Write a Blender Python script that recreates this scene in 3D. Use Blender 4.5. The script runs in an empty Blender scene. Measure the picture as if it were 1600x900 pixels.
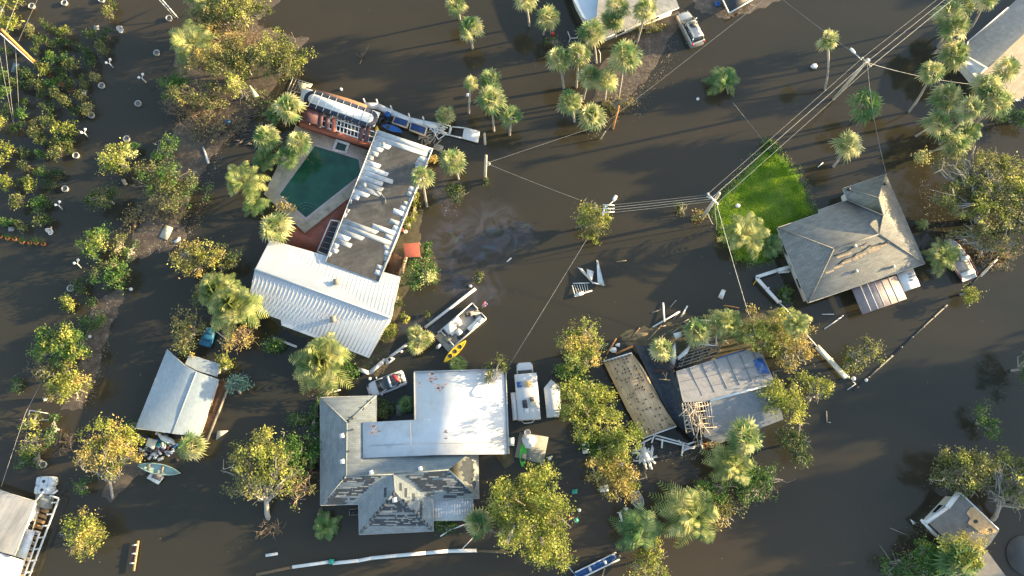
import bpy, math, random
import numpy as np
from mathutils import Vector, Matrix
R = math.radians
sc = bpy.context.scene
COL = sc.collection
# ------------------------------------------------------------------ camera, sky, sun, exposure
F_PX, HC, TILT = 1150.0, 82.0, R(13.9)
cd = bpy.data.cameras.new('camera'); cam = bpy.data.objects.new('camera', cd); COL.objects.link(cam)
cam.location = (0, 0, HC); cam.rotation_euler = (TILT, 0, 0)
cd.sensor_width = 36; cd.lens = 36 * F_PX / 1600; cd.clip_end = 5000; cd.clip_start = 0.5
sc.camera = cam
SUN_AZ, SUN_EL = R(13), R(12)            # light comes from the right of the picture, a little from its top
wd = bpy.data.worlds.new('World'); sc.world = wd; wd.use_nodes = True
nt = wd.node_tree; bg = nt.nodes['Background']
sky = nt.nodes.new('ShaderNodeTexSky'); sky.sky_type = 'NISHITA'; sky.sun_disc = False
sky.sun_elevation = SUN_EL; sky.sun_rotation = math.pi / 2 - SUN_AZ
sky.air_density = 1.0; sky.dust_density = 1.2; sky.ozone_density = 0.4
nt.links.new(sky.outputs[0], bg.inputs[0]); bg.inputs[1].default_value = 0.15
sd = bpy.data.lights.new('sun', 'SUN'); sun = bpy.data.objects.new('sun', sd); COL.objects.link(sun)
sd.energy = 5.0; sd.angle = R(0.6); sd.color = (1.0, 0.76, 0.41)
sun.rotation_euler = Vector((math.cos(SUN_AZ) * math.cos(SUN_EL), math.sin(SUN_AZ) * math.cos(SUN_EL), math.sin(SUN_EL))).to_track_quat('Z', 'Y').to_euler()
sun.location = (120, 30, 60)
sc.view_settings.view_transform = 'Standard'; sc.view_settings.look = 'None'
sc.view_settings.gamma = 1; sc.view_settings.use_curve_mapping = False
sc.view_settings.exposure = 1.95
# ------------------------------------------------------------------ helpers
CT, ST = math.cos(TILT), math.sin(TILT)
def ray(px, py):
    dx, dy = (px - 800) / F_PX, (450 - py) / F_PX
    return np.array([dx, dy * CT + ST, dy * ST - CT])
def P(px, py, z=0.0):
    d = ray(px, py); return np.array([0, 0, HC]) + d * ((z - HC) / d[2])
def mpp(px, py, z=0.0): return float(np.linalg.norm(P(px + 5, py, z) - P(px - 5, py, z)) / 10)
class Plane:
    def __init__(s, a, b, c):
        s.o = np.array(a, float); n = np.cross(np.array(b) - s.o, np.array(c) - s.o); n /= np.linalg.norm(n)
        s.n = n if n[2] > 0 else -n
    def at(s, px, py, off=0.0):
        d = ray(px, py); o = np.array([0, 0, HC]); q = s.o + s.n * off
        return o + d * (np.dot(q - o, s.n) / np.dot(d, s.n))
def flat(z): return Plane((0, 0, z), (1, 0, z), (0, 1, z))
class MB:
    def __init__(s): s.v = []; s.f = []; s.n = 0
    def add(s, v, faces):
        v = np.asarray(v, float).reshape(-1, 3); s.v.append(v)
        if isinstance(faces, np.ndarray): s.f.append(faces + s.n)
        else:
            by = {}
            for f in faces: by.setdefault(len(f), []).append(f)
            for k, l in by.items(): s.f.append(np.array(l) + s.n)
        s.n += len(v); return s
    def poly(s, pts): return s.add(pts, [list(range(len(pts)))])
    def box(s, c, size, rz=0.0, M=None):
        x, y, z = np.array(size) / 2
        v = np.array([[a * x, b * y, d * z] for a in (-1, 1) for b in (-1, 1) for d in (-1, 1)])
        if rz: v = v @ np.array([[math.cos(rz), math.sin(rz), 0], [-math.sin(rz), math.cos(rz), 0], [0, 0, 1]])
        if M is not None: v = v @ np.array(M.to_3x3()).T
        return s.add(v + np.array(c), [[0, 1, 3, 2], [4, 6, 7, 5], [0, 4, 5, 1], [2, 3, 7, 6], [0, 2, 6, 4], [1, 5, 7, 3]])
    def bar(s, a, b, w, h=None, up=(0, 0, 1)):
        h = h or w; a = np.array(a, float); b = np.array(b, float); d = b - a; L = np.linalg.norm(d); d /= L
        u = np.array(up, float)
        if abs(np.dot(u, d)) > .98: u = np.array([1., 0, 0])
        sx = np.cross(d, u); sx /= np.linalg.norm(sx); uz = np.cross(sx, d)
        v = [p + sx * i * w / 2 + uz * j * h / 2 for p in (a, b) for i, j in ((-1, -1), (1, -1), (1, 1), (-1, 1))]
        return s.add(v, [[0, 3, 2, 1], [4, 5, 6, 7], [0, 1, 5, 4], [1, 2, 6, 5], [2, 3, 7, 6], [3, 0, 4, 7]])
    def tube(s, pts, r, n=6, cap=True):
        pts = np.array(pts, float); m = len(pts); r = np.broadcast_to(np.array(r, float), (m,)) if np.ndim(r) else np.full(m, r)
        V = []
        for i in range(m):
            d = pts[min(i + 1, m - 1)] - pts[max(i - 1, 0)]; d = d / (np.linalg.norm(d) + 1e-9)
            u = np.array([0, 0, 1.]) if abs(d[2]) < .9 else np.array([1., 0, 0])
            a = np.cross(d, u); a /= np.linalg.norm(a); b = np.cross(a, d)
            t = np.arange(n) * 2 * math.pi / n
            V.append(pts[i] + r[i] * (np.outer(np.cos(t), a) + np.outer(np.sin(t), b)))
        F = [[i * n + k, i * n + (k + 1) % n, (i + 1) * n + (k + 1) % n, (i + 1) * n + k] for i in range(m - 1) for k in range(n)]
        s.add(np.vstack(V), F)
        if cap and n > 2:
            s.f.append(np.array([list(range(n))[::-1]]) + s.n - m * n); s.f.append(np.array([list(range(n))]) + s.n - n)
        return s
    def rings(s, R_, closed=True, caps=True):
        n = len(R_[0]); m = len(R_); k2 = n if closed else n - 1
        F = [[i * n + k, i * n + (k + 1) % n, (i + 1) * n + (k + 1) % n, (i + 1) * n + k] for i in range(m - 1) for k in range(k2)]
        if caps: F += [list(range(n))[::-1], [(m - 1) * n + k for k in range(n)]]
        return s.add(np.vstack([np.array(r) for r in R_]), F)
    def lathe(s, prof, c=(0, 0, 0), n=16, M=None):
        t = np.arange(n) * 2 * math.pi / n; V = []
        for r, z in prof: V.append(np.stack([r * np.cos(t), r * np.sin(t), np.full(n, z)], 1))
        if M is not None: V = [v @ np.array(M.to_3x3()).T for v in V]
        return s.rings([v + np.array(c) for v in V], caps=False)
    def slab(s, pts, th):
        """polygon with thickness downwards"""
        p = np.array(pts, float); q = p - np.array([0, 0, th]); n = len(p)
        return s.add(np.vstack([p, q]), [list(range(n)), list(range(2 * n - 1, n - 1, -1))] + [[i, i + n, (i + 1) % n + n, (i + 1) % n] for i in range(n)])
    def build(s, name, mat, parent=None, local=False, smooth=False):
        V = np.vstack(s.v)
        me = bpy.data.meshes.new(name); ob = bpy.data.objects.new(name, me); COL.objects.link(ob)
        if parent is not None:
            ob.parent = parent
            if not local:
                w = np.zeros(3); q = parent
                while q is not None: w += np.array(q.location); q = q.parent
                V = V - w
        elif not local:
            o = np.array([(V[:, 0].min() + V[:, 0].max()) / 2, (V[:, 1].min() + V[:, 1].max()) / 2, V[:, 2].min()]); V = V - o; ob.location = o
        me.vertices.add(len(V)); me.vertices.foreach_set('co', V.astype(np.float32).ravel())
        loops = np.concatenate([f.ravel() for f in s.f]); tot = np.concatenate([np.full(len(f), f.shape[1]) for f in s.f])
        st = np.concatenate([[0], np.cumsum(tot)[:-1]])
        me.loops.add(len(loops)); me.loops.foreach_set('vertex_index', loops.astype(np.int32))
        me.polygons.add(len(tot)); me.polygons.foreach_set('loop_start', st.astype(np.int32)); me.polygons.foreach_set('loop_total', tot.astype(np.int32))
        if smooth: me.polygons.foreach_set('use_smooth', np.ones(len(tot), bool))
        me.update(calc_edges=True); me.validate()
        me.materials.append(mat); return ob
def tag(o, label=None, cat=None, group=None, kind=None):
    if label: o['label'] = label
    if cat: o['category'] = cat
    if group: o['group'] = group
    if kind: o['kind'] = kind
    return o
def thing(name, label, cat, loc=(0, 0, 0), rz=0.0, group=None):
    o = bpy.data.objects.new(name, None); COL.objects.link(o); o.location = [float(x) for x in loc]; o.rotation_euler = (0, 0, rz)
    o.empty_display_size = .5
    return tag(o, label, cat, group)
def axis(p0, p1, z=0.0):
    """root position and heading for a thing that lies from pixel p0 (rear) to p1 (front); also its length"""
    a, b = P(*p0, z), P(*p1, z); m = (a + b) / 2; d = b - a
    return (m[0], m[1], z), math.atan2(d[1], d[0]), float(np.linalg.norm(d))
# ------------------------------------------------------------------ materials
def newmat(name):
    m = bpy.data.materials.new(name); m.use_nodes = True; n = m.node_tree
    return m, n, n.nodes['Principled BSDF']
def mat(name, col, rough=.6, var=.25, scale=3.0, spec=.4, metal=0.0, dirt=None, dirt_amt=.35, dscale=.6, bump=0.0):
    """plain surface broken up by two octaves of noise and optional dirt stains"""
    m, n, b = newmat(name)
    tc = n.nodes.new('ShaderNodeTexCoord'); ge = n.nodes.new('ShaderNodeNewGeometry')
    no = n.nodes.new('ShaderNodeTexNoise'); no.inputs['Scale'].default_value = scale; no.inputs['Detail'].default_value = 6; no.inputs['Roughness'].default_value = .65
    n.links.new(ge.outputs['Position'], no.inputs['Vector'])
    cr = n.nodes.new('ShaderNodeValToRGB')
    c = np.array(col[:3]); cr.color_ramp.elements[0].color = (*np.clip(c * (1 - var), 0, 1), 1); cr.color_ramp.elements[1].color = (*np.clip(c * (1 + var), 0, 1), 1)
    cr.color_ramp.elements[0].position = .3; cr.color_ramp.elements[1].position = .7
    n.links.new(no.outputs['Fac'], cr.inputs['Fac']); out = cr.outputs['Color']
    if dirt is not None:
        n2 = n.nodes.new('ShaderNodeTexNoise'); n2.inputs['Scale'].default_value = dscale; n2.inputs['Detail'].default_value = 8; n2.inputs['Roughness'].default_value = .7
        n.links.new(ge.outputs['Position'], n2.inputs['Vector'])
        r2 = n.nodes.new('ShaderNodeValToRGB'); r2.color_ramp.elements[0].position = .5 ; r2.color_ramp.elements[1].position = .72
        r2.color_ramp.elements[1].color = (dirt_amt, dirt_amt, dirt_amt, 1); r2.color_ramp.elements[0].color = (0, 0, 0, 1)
        n.links.new(n2.outputs['Fac'], r2.inputs['Fac'])
        mx = n.nodes.new('ShaderNodeMix'); mx.data_type = 'RGBA'; n.links.new(r2.outputs['Color'], mx.inputs[0])
        n.links.new(out, mx.inputs[6]); mx.inputs[7].default_value = (*dirt, 1); out = mx.outputs[2]
    n.links.new(out, b.inputs['Base Color'])
    b.inputs['Roughness'].default_value = rough; b.inputs['Specular IOR Level'].default_value = spec; b.inputs['Metallic'].default_value = metal
    if bump:
        bp = n.nodes.new('ShaderNodeBump'); bp.inputs['Strength'].default_value = bump; bp.inputs['Distance'].default_value = .05
        n.links.new(no.outputs['Fac'], bp.inputs['Height']); n.links.new(bp.outputs[0], b.inputs['Normal'])
    return m
def stripes(name, c1, c2, ang, freq, rough=.7, var=.2, thin=.5, noise=2.0, blotch=None, b_amt=.5, b_scale=.35):
    """courses / boards / ribs running at world angle ang (degrees): colour alternates every 1/freq metres across"""
    m, n, b = newmat(name); ge = n.nodes.new('ShaderNodeNewGeometry')
    mp = n.nodes.new('ShaderNodeMapping'); mp.inputs['Rotation'].default_value = (0, 0, -R(ang)); n.links.new(ge.outputs['Position'], mp.inputs[0])
    br = n.nodes.new('ShaderNodeTexBrick'); br.inputs['Scale'].default_value = 1.0
    br.inputs['Brick Width'].default_value = .6 if thin < 1 else 60.; br.inputs['Row Height'].default_value = 1 / freq
    br.inputs['Mortar Size'].default_value = .02 * min(thin, 1.0); br.inputs['Mortar Smooth'].default_value = .6
    br.inputs['Color1'].default_value = (*c1, 1); br.inputs['Color2'].default_value = (*c2, 1); br.inputs['Mortar'].default_value = (*[x * .6 for x in c1], 1)
    n.links.new(mp.outputs[0], br.inputs[0])
    no = n.nodes.new('ShaderNodeTexNoise'); no.inputs['Scale'].default_value = noise; no.inputs['Detail'].default_value = 8; no.inputs['Roughness'].default_value = .7
    mp2 = n.nodes.new('ShaderNodeMapping'); mp2.inputs['Scale'].default_value = (.35, 1, 1); n.links.new(mp.outputs[0], mp2.inputs[0]); n.links.new(mp2.outputs[0], no.inputs[0])
    r = n.nodes.new('ShaderNodeMapRange'); r.inputs[1].default_value = .3; r.inputs[2].default_value = .7; r.inputs[3].default_value = 1 - var; r.inputs[4].default_value = 1 + var
    n.links.new(no.outputs['Fac'], r.inputs[0])
    mu = n.nodes.new('ShaderNodeMix'); mu.data_type = 'RGBA'; mu.blend_type = 'MULTIPLY'; mu.inputs[0].default_value = 1
    n.links.new(br.outputs[0], mu.inputs[6]); n.links.new(r.outputs[0], mu.inputs[7]); out = mu.outputs[2]
    if blotch is not None:
        n2 = n.nodes.new('ShaderNodeTexNoise'); n2.inputs['Scale'].default_value = b_scale; n2.inputs['Detail'].default_value = 9; n2.inputs['Roughness'].default_value = .72
        n.links.new(ge.outputs['Position'], n2.inputs[0])
        r2 = n.nodes.new('ShaderNodeMapRange'); r2.inputs[1].default_value = .5; r2.inputs[2].default_value = .68; r2.inputs[4].default_value = b_amt; n.links.new(n2.outputs['Fac'], r2.inputs[0])
        m2 = n.nodes.new('ShaderNodeMix'); m2.data_type = 'RGBA'; n.links.new(r2.outputs[0], m2.inputs[0]); n.links.new(out, m2.inputs[6]); m2.inputs[7].default_value = (*blotch, 1); out = m2.outputs[2]
    n.links.new(out, b.inputs['Base Color']); b.inputs['Roughness'].default_value = rough; b.inputs['Specular IOR Level'].default_value = .3
    bp = n.nodes.new('ShaderNodeBump'); bp.inputs['Strength'].default_value = .5; bp.inputs['Distance'].default_value = .03
    n.links.new(br.outputs['Fac'], bp.inputs['Height']); bp.invert = True; n.links.new(bp.outputs[0], b.inputs['Normal'])
    return m
def foliage(name, cols, trans=.3, clump=.55):
    cols = [tuple(min(.62, x * 1.95) for x in c) for c in cols]
    m, n, b = newmat(name); ge = n.nodes.new('ShaderNodeNewGeometry')
    no = n.nodes.new('ShaderNodeTexNoise'); no.inputs['Scale'].default_value = clump; no.inputs['Detail'].default_value = 2
    n.links.new(ge.outputs['Position'], no.inputs[0])
    ad = n.nodes.new('ShaderNodeMath'); ad.operation = 'MULTIPLY_ADD'; n.links.new(ge.outputs['Random Per Island'], ad.inputs[0]); ad.inputs[1].default_value = .38
    mr = n.nodes.new('ShaderNodeMapRange'); mr.inputs[1].default_value = .35; mr.inputs[2].default_value = .65; mr.inputs[4].default_value = .6; n.links.new(no.outputs['Fac'], mr.inputs[0])
    n.links.new(mr.outputs[0], ad.inputs[2])
    cr = n.nodes.new('ShaderNodeValToRGB'); e = cr.color_ramp.elements
    while len(e) < len(cols): e.new(.5)
    for i, c in enumerate(cols): e[i].position = .1 + .8 * i / (len(cols) - 1); e[i].color = (*c, 1)
    n.links.new(ad.outputs[0], cr.inputs[0]); n.links.new(cr.outputs[0], b.inputs['Base Color'])
    b.inputs['Roughness'].default_value = .55; b.inputs['Specular IOR Level'].default_value = .25
    tr = n.nodes.new('ShaderNodeBsdfTranslucent'); n.links.new(cr.outputs[0], tr.inputs[0])
    mx = n.nodes.new('ShaderNodeMixShader'); mx.inputs[0].default_value = trans
    n.links.new(b.outputs[0], mx.inputs[1]); n.links.new(tr.outputs[0], mx.inputs[2])
    n.links.new(mx.outputs[0], n.nodes['Material Output'].inputs[0]); return m
LEAF = {
 'palm': foliage('palm fronds', [(.030, .075, .028), (.085, .125, .045), (.20, .20, .085), (.34, .30, .16)], .35),
 'palmgreen': foliage('green palm fronds', [(.025, .065, .022), (.06, .105, .035), (.15, .17, .07)], .35),
 'feather': foliage('feather fronds', [(.045, .072, .022), (.125, .145, .045), (.30, .275, .11)], .35),
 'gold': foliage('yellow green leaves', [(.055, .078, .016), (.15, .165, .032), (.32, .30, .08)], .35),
 'lime': foliage('lime leaves', [(.045, .075, .015), (.12, .145, .03), (.27, .27, .08)], .35),
 'green': foliage('green leaves', [(.022, .06, .014), (.045, .09, .02), (.09, .13, .03)]),
 'olive': foliage('olive leaves', [(.035, .048, .018), (.08, .09, .032), (.17, .155, .06)]),
 'tan': foliage('browned leaves', [(.11, .105, .03), (.22, .175, .055), (.32, .24, .08)]),
 'blue': foliage('blue green leaves', [(.06, .11, .08), (.12, .19, .14)]),
 'cream': foliage('cream flower heads', [(.22, .22, .06), (.42, .38, .16)]),
 'nursery': foliage('nursery leaves', [(.018, .036, .014), (.034, .056, .018), (.085, .09, .03)]),
 'grass': foliage('grass blades', [(.07, .15, .012), (.15, .24, .02), (.27, .33, .04)], .4),
}
BARK = mat('grey bark', (.30, .27, .23), .9, .35, 6)
BARKD = mat('brown bark', (.17, .12, .08), .9, .35, 6)
TWIG = mat('dry twigs', (.30, .22, .14), .9, .4, 3)
TWIGG = mat('grey twigs', (.16, .13, .11), .9, .4, 3)
WHITE = mat('white paint', (.62, .62, .60), .5, .05, 2, dirt=(.35, .33, .28), dirt_amt=.3, dscale=1.5)
OFFW = mat('weathered white', (.60, .60, .57), .6, .15, 2, dirt=(.25, .22, .17), dirt_amt=.6, dscale=1.2)
GREY = mat('grey', (.30, .31, .31), .7, .2, 3)
DARK = mat('dark', (.03, .032, .035), .6, .3, 3)
BLACKR = mat('black underlay', (.035, .042, .05), .75, .4, 2.5, dirt=(.12, .12, .12), dirt_amt=.35, dscale=2)
BLUE = mat('blue plastic', (.015, .08, .26), .4, .2, 3)
TEAL = mat('teal plastic', (.02, .28, .22), .45, .2, 3)
RED = mat('red plastic', (.55, .03, .03), .4, .15, 3)
TERRA = mat('terracotta', (.38, .12, .07), .8, .2, 3, dirt=(.12, .05, .04), dirt_amt=.5)
MAROON = mat('maroon panel', (.10, .045, .045), .7, .2, 3)
YEL = mat('yellow plastic', (.75, .50, .03), .4, .1, 3)
WOOD = mat('raw lumber', (.38, .26, .14), .8, .3, 3)
WOODG = mat('grey wood', (.25, .22, .18), .85, .3, 3)
STEEL = mat('galvanised steel', (.45, .46, .47), .4, .12, 3, metal=.6)
GLASS = mat('tinted glass', (.015, .02, .022), .08, .1, 3, spec=.8)
RUBBER = mat('rubber', (.02, .02, .02), .8, .2, 4)
CONC = mat('concrete', (.22, .22, .20), .85, .18, 1.5, dirt=(.14, .13, .11), dirt_amt=.6, dscale=.7)
WIRE = mat('cable', (.36, .34, .31), .6, .2, 1)
MUD = mat('wet mud', (.085, .066, .05), .7, .45, 1.2, dirt=(.16, .13, .10), dirt_amt=.5, dscale=2.5, bump=.6)
WALLC = mat('painted wall', (.55, .53, .48), .8, .1, 1, dirt=(.25, .22, .18), dirt_amt=.5)
GREEN = mat('green plastic', (.05, .42, .04), .4, .1, 3)
POLEW = mat('weathered pole', (.42, .36, .28), .85, .25, 4)
ORANGE = mat('rust orange', (.50, .22, .07), .8, .25, 3)
# ------------------------------------------------------------------ terrain and flood water
def water_material():
    m, n, b = newmat('flood water'); L = n.links
    ge = n.nodes.new('ShaderNodeNewGeometry')
    no = n.nodes.new('ShaderNodeTexNoise'); no.inputs['Scale'].default_value = .02; no.inputs['Detail'].default_value = 5; no.inputs['Roughness'].default_value = .6
    mp = n.nodes.new('ShaderNodeMapping'); mp.inputs['Rotation'].default_value = (0, 0, -R(12)); mp.inputs['Scale'].default_value = (.5, 1.5, 1)
    L.new(ge.outputs['Position'], mp.inputs[0]); L.new(mp.outputs[0], no.inputs[0])
    cr = n.nodes.new('ShaderNodeValToRGB'); cr.color_ramp.elements[0].position = .35; cr.color_ramp.elements[1].position = .68
    cr.color_ramp.elements[0].color = (.023, .025, .019, 1); cr.color_ramp.elements[1].color = (.050, .039, .024, 1)  # murky grey green to brown; brown end also paints sunlit patches into the water
    L.new(no.outputs['Fac'], cr.inputs[0])
    # oil sheen: two drifting slicks that are really on the water there
    def blob(px, py, rx, ry, seed):
        c = P(px, py)
        s1 = n.nodes.new('ShaderNodeVectorMath'); s1.operation = 'SUBTRACT'; L.new(wv.outputs[0], s1.inputs[0]); s1.inputs[1].default_value = c
        s2 = n.nodes.new('ShaderNodeVectorMath'); s2.operation = 'DIVIDE'; L.new(s1.outputs[0], s2.inputs[0]); s2.inputs[1].default_value = (rx, ry, 1)
        s3 = n.nodes.new('ShaderNodeVectorMath'); s3.operation = 'LENGTH'; L.new(s2.outputs[0], s3.inputs[0])
        r = n.nodes.new('ShaderNodeMapRange'); r.inputs[1].default_value = 1.05; r.inputs[2].default_value = .55; L.new(s3.outputs['Value'], r.inputs[0]); return r.outputs[0]
    nw = n.nodes.new('ShaderNodeTexNoise'); nw.inputs['Scale'].default_value = .16; nw.inputs['Detail'].default_value = 3; L.new(ge.outputs['Position'], nw.inputs[0])
    sc1 = n.nodes.new('ShaderNodeVectorMath'); sc1.operation = 'MULTIPLY_ADD'; L.new(nw.outputs['Color'], sc1.inputs[0]); sc1.inputs[1].default_value = (7, 7, 0); sc1.inputs[2].default_value = (-3.5, -3.5, 0)
    wv = n.nodes.new('ShaderNodeVectorMath'); wv.operation = 'ADD'; L.new(ge.outputs['Position'], wv.inputs[0]); L.new(sc1.outputs[0], wv.inputs[1])
    b1 = blob(770, 372, 5.0, 4.6, 0); b2 = blob(705, 380, 3.4, 4.4, 1); b3 = blob(655, 505, 4.5, 1.7, 2); b4 = blob(735, 440, 4, 2, 3); b5 = blob(700, 300, 2.5, 3, 3)
    cur = b1
    for q in (b2, b3, b4, b5):
        mm = n.nodes.new('ShaderNodeMath'); mm.operation = 'MAXIMUM'; L.new(cur, mm.inputs[0]); L.new(q, mm.inputs[1]); cur = mm.outputs[0]
    # streaky texture inside the slick
    n3 = n.nodes.new('ShaderNodeTexNoise'); n3.inputs['Scale'].default_value = .33; n3.inputs['Detail'].default_value = 6; n3.inputs['Distortion'].default_value = 2.2; L.new(wv.outputs[0], n3.inputs[0])
    r3 = n.nodes.new('ShaderNodeMapRange'); r3.inputs[1].default_value = .36; r3.inputs[2].default_value = .60; L.new(n3.outputs['Fac'], r3.inputs[0])
    mk = n.nodes.new('ShaderNodeMath'); mk.operation = 'MULTIPLY'; L.new(cur, mk.inputs[0]); L.new(r3.outputs[0], mk.inputs[1])
    io = n.nodes.new('ShaderNodeMapRange'); io.inputs[3].default_value = 1.38; io.inputs[4].default_value = 1.6; L.new(mk.outputs[0], io.inputs[0]); L.new(io.outputs[0], b.inputs['IOR'])
    # oil film: its pale blue and rainbow sheen is painted into the base colour
    n4 = n.nodes.new('ShaderNodeTexNoise'); n4.inputs['Scale'].default_value = .5; n4.inputs['Detail'].default_value = 3; L.new(wv.outputs[0], n4.inputs[0])
    th = n.nodes.new('ShaderNodeMapRange'); th.inputs[1].default_value = .3; th.inputs[2].default_value = .7; th.inputs[3].default_value = 120; th.inputs[4].default_value = 480; L.new(n4.outputs['Fac'], th.inputs[0])
    tm = n.nodes.new('ShaderNodeMath'); tm.operation = 'MULTIPLY'; L.new(th.outputs[0], tm.inputs[0]); L.new(mk.outputs[0], tm.inputs[1])
    rc = n.nodes.new('ShaderNodeValToRGB'); e = rc.color_ramp.elements; e[0].position = .2; e[0].color = (.050, .066, .078, 1); e[1].position = .8; e[1].color = (.075, .085, .090, 1)
    for p_, c_ in ((.55, (.07, .055, .05, 1)), (.62, (.045, .06, .09, 1)), (.68, (.07, .085, .05, 1))): q = e.new(p_); q.color = c_
    L.new(n4.outputs['Fac'], rc.inputs[0]); mc = n.nodes.new('ShaderNodeMix'); mc.data_type = 'RGBA'; k8 = n.nodes.new('ShaderNodeMath'); k8.operation = 'MULTIPLY'; k8.inputs[1].default_value = .8; L.new(mk.outputs[0], k8.inputs[0])
    L.new(k8.outputs[0], mc.inputs[0]); L.new(cr.outputs[0], mc.inputs[6]); L.new(rc.outputs[0], mc.inputs[7]); L.new(mc.outputs[2], b.inputs['Base Color'])
    b.inputs['Roughness'].default_value = .08; b.inputs['Specular IOR Level'].default_value = .5
    n5 = n.nodes.new('ShaderNodeTexNoise'); n5.inputs['Scale'].default_value = 1.1; n5.inputs['Detail'].default_value = 4; L.new(ge.outputs['Position'], n5.inputs[0])
    bp = n.nodes.new('ShaderNodeBump'); bp.inputs['Strength'].default_value = .10; bp.inputs['Distance'].default_value = .05; L.new(n5.outputs['Fac'], bp.inputs['Height']); L.new(bp.outputs[0], b.inputs['Normal'])
    return m
tag(MB().poly([(-900, -900, -1.6), (900, -900, -1.6), (900, 900, -1.6), (-900, 900, -1.6)]).build('ground', MUD), kind='structure')
tag(MB().poly([(-900, -900, 0), (900, -900, 0), (900, 900, 0), (-900, 900, 0)]).build('water', water_material()), kind='structure')
def inside(pts, poly):
    x, y = pts[:, 0], pts[:, 1]; r = np.zeros(len(pts), bool); n = len(poly)
    for i in range(n):
        x1, y1 = poly[i]; x2, y2 = poly[(i + 1) % n]
        c = ((y1 > y) != (y2 > y)) & (x < (x2 - x1) * (y - y1) / (y2 - y1 + 1e-12) + x1); r ^= c
    return r
def edge_dist(pts, poly):
    d = np.full(len(pts), 1e9); n = len(poly)
    for i in range(n):
        a = np.array(poly[i]); b = np.array(poly[(i + 1) % n]); ab = b - a
        t = np.clip(((pts - a) @ ab) / (ab @ ab + 1e-12), 0, 1); q = a + t[:, None] * ab; d = np.minimum(d, np.linalg.norm(pts - q, axis=1))
    return d
def nz(x, y, s, k=1.0):
    return (np.sin(x * 1.7 * k + s) * np.cos(y * 1.3 * k - s * 2) + .5 * np.sin(x * 3.9 * k - y * 3.1 * k + s * 3) + .25 * np.sin(x * 8.3 * k + y * 7.7 * k)) / 1.75
def land(name, px, h, m, step=.3, seed=1.0, slope=.35, rag=.5):
    """a low bank of ground whose edge dips under the flood"""
    poly = [tuple(P(*p)[:2]) for p in px]; a = np.array(poly); lo = a.min(0) - 1; hi = a.max(0) + 1
    nx, ny = [int(math.ceil(v / step)) + 1 for v in (hi - lo)]
    X, Y = np.meshgrid(lo[0] + np.arange(nx) * step, lo[1] + np.arange(ny) * step, indexing='ij'); pts = np.stack([X.ravel(), Y.ravel()], 1)
    d = edge_dist(pts, poly); d = np.where(inside(pts, poly), d, -d)
    d = d + rag * nz(pts[:, 0], pts[:, 1], seed, 1.3)
    z = h * np.tanh(d * slope / max(h, .05)) + .25 * h * nz(pts[:, 0], pts[:, 1], seed + 3, .6) * (d > 0)
    idx = np.arange(nx * ny).reshape(nx, ny)
    f = np.stack([idx[:-1, :-1].ravel(), idx[1:, :-1].ravel(), idx[1:, 1:].ravel(), idx[:-1, 1:].ravel()], 1)
    keep = (z.reshape(-1)[f] > -.35).any(1); mb = MB(); mb.add(np.column_stack([pts, z]), f[keep])
    o = mb.build(name, m, smooth=True); tag(o, kind='structure'); return o, poly
rng = np.random.default_rng(7)
def unit(n, up=0.0, r=None):
    up *= .55
    r = r or rng; v = r.normal(size=(n, 3)); v[:, 2] += up; return v / np.linalg.norm(v, axis=1)[:, None]
def leafcards(mb, C, size, up=.9, asp=.55, r=None, tang=None):
    """rhombic leaf sprays at points C"""
    r = r or rng; n = len(C); N = unit(n, up, r); A = unit(n, 0, r) if tang is None else tang
    A = A - N * (A * N).sum(1)[:, None]; A /= np.linalg.norm(A, axis=1)[:, None] + 1e-9; B = np.cross(N, A)
    s = size * r.uniform(.6, 1.4, n)[:, None]
    V = np.stack([C - A * s, C - B * s * asp + A * s * .1, C + A * s, C + B * s * asp + A * s * .1], 1).reshape(-1, 3)
    mb.add(V, np.arange(4 * n).reshape(n, 4))
def grass(name, poly, n, hmin, hmax, z0, m, label, cat='grass'):
    a = np.array(poly); pts = rng.uniform(a.min(0) - 1.2, a.max(0) + 1.2, (n * 3, 2)); d = edge_dist(pts, poly); d = np.where(inside(pts, poly), d, -d) + .4 * nz(pts[:, 0], pts[:, 1], 2.0, 1.6)
    k = rng.uniform(0, 1, len(pts)) < np.clip((d + 1.0) / 2.2, 0, 1) ** 2; pts = pts[k][:n]; d = d[k][:n]; n = len(pts)
    h = rng.uniform(hmin, hmax, n); th = rng.uniform(0, 6.28, n); w = .035
    b = np.column_stack([pts, np.where(d > .3, z0, .0)]); dx = np.stack([np.cos(th) * w, np.sin(th) * w, 0 * th], 1)
    tip = b + np.stack([rng.normal(0, .09, n), rng.normal(0, .09, n), h], 1)
    mb = MB(); mb.add(np.stack([b - dx, b + dx, tip], 1).reshape(-1, 3), np.arange(3 * n).reshape(n, 3))
    return tag(mb.build(name, m), label, cat, kind='stuff')
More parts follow.
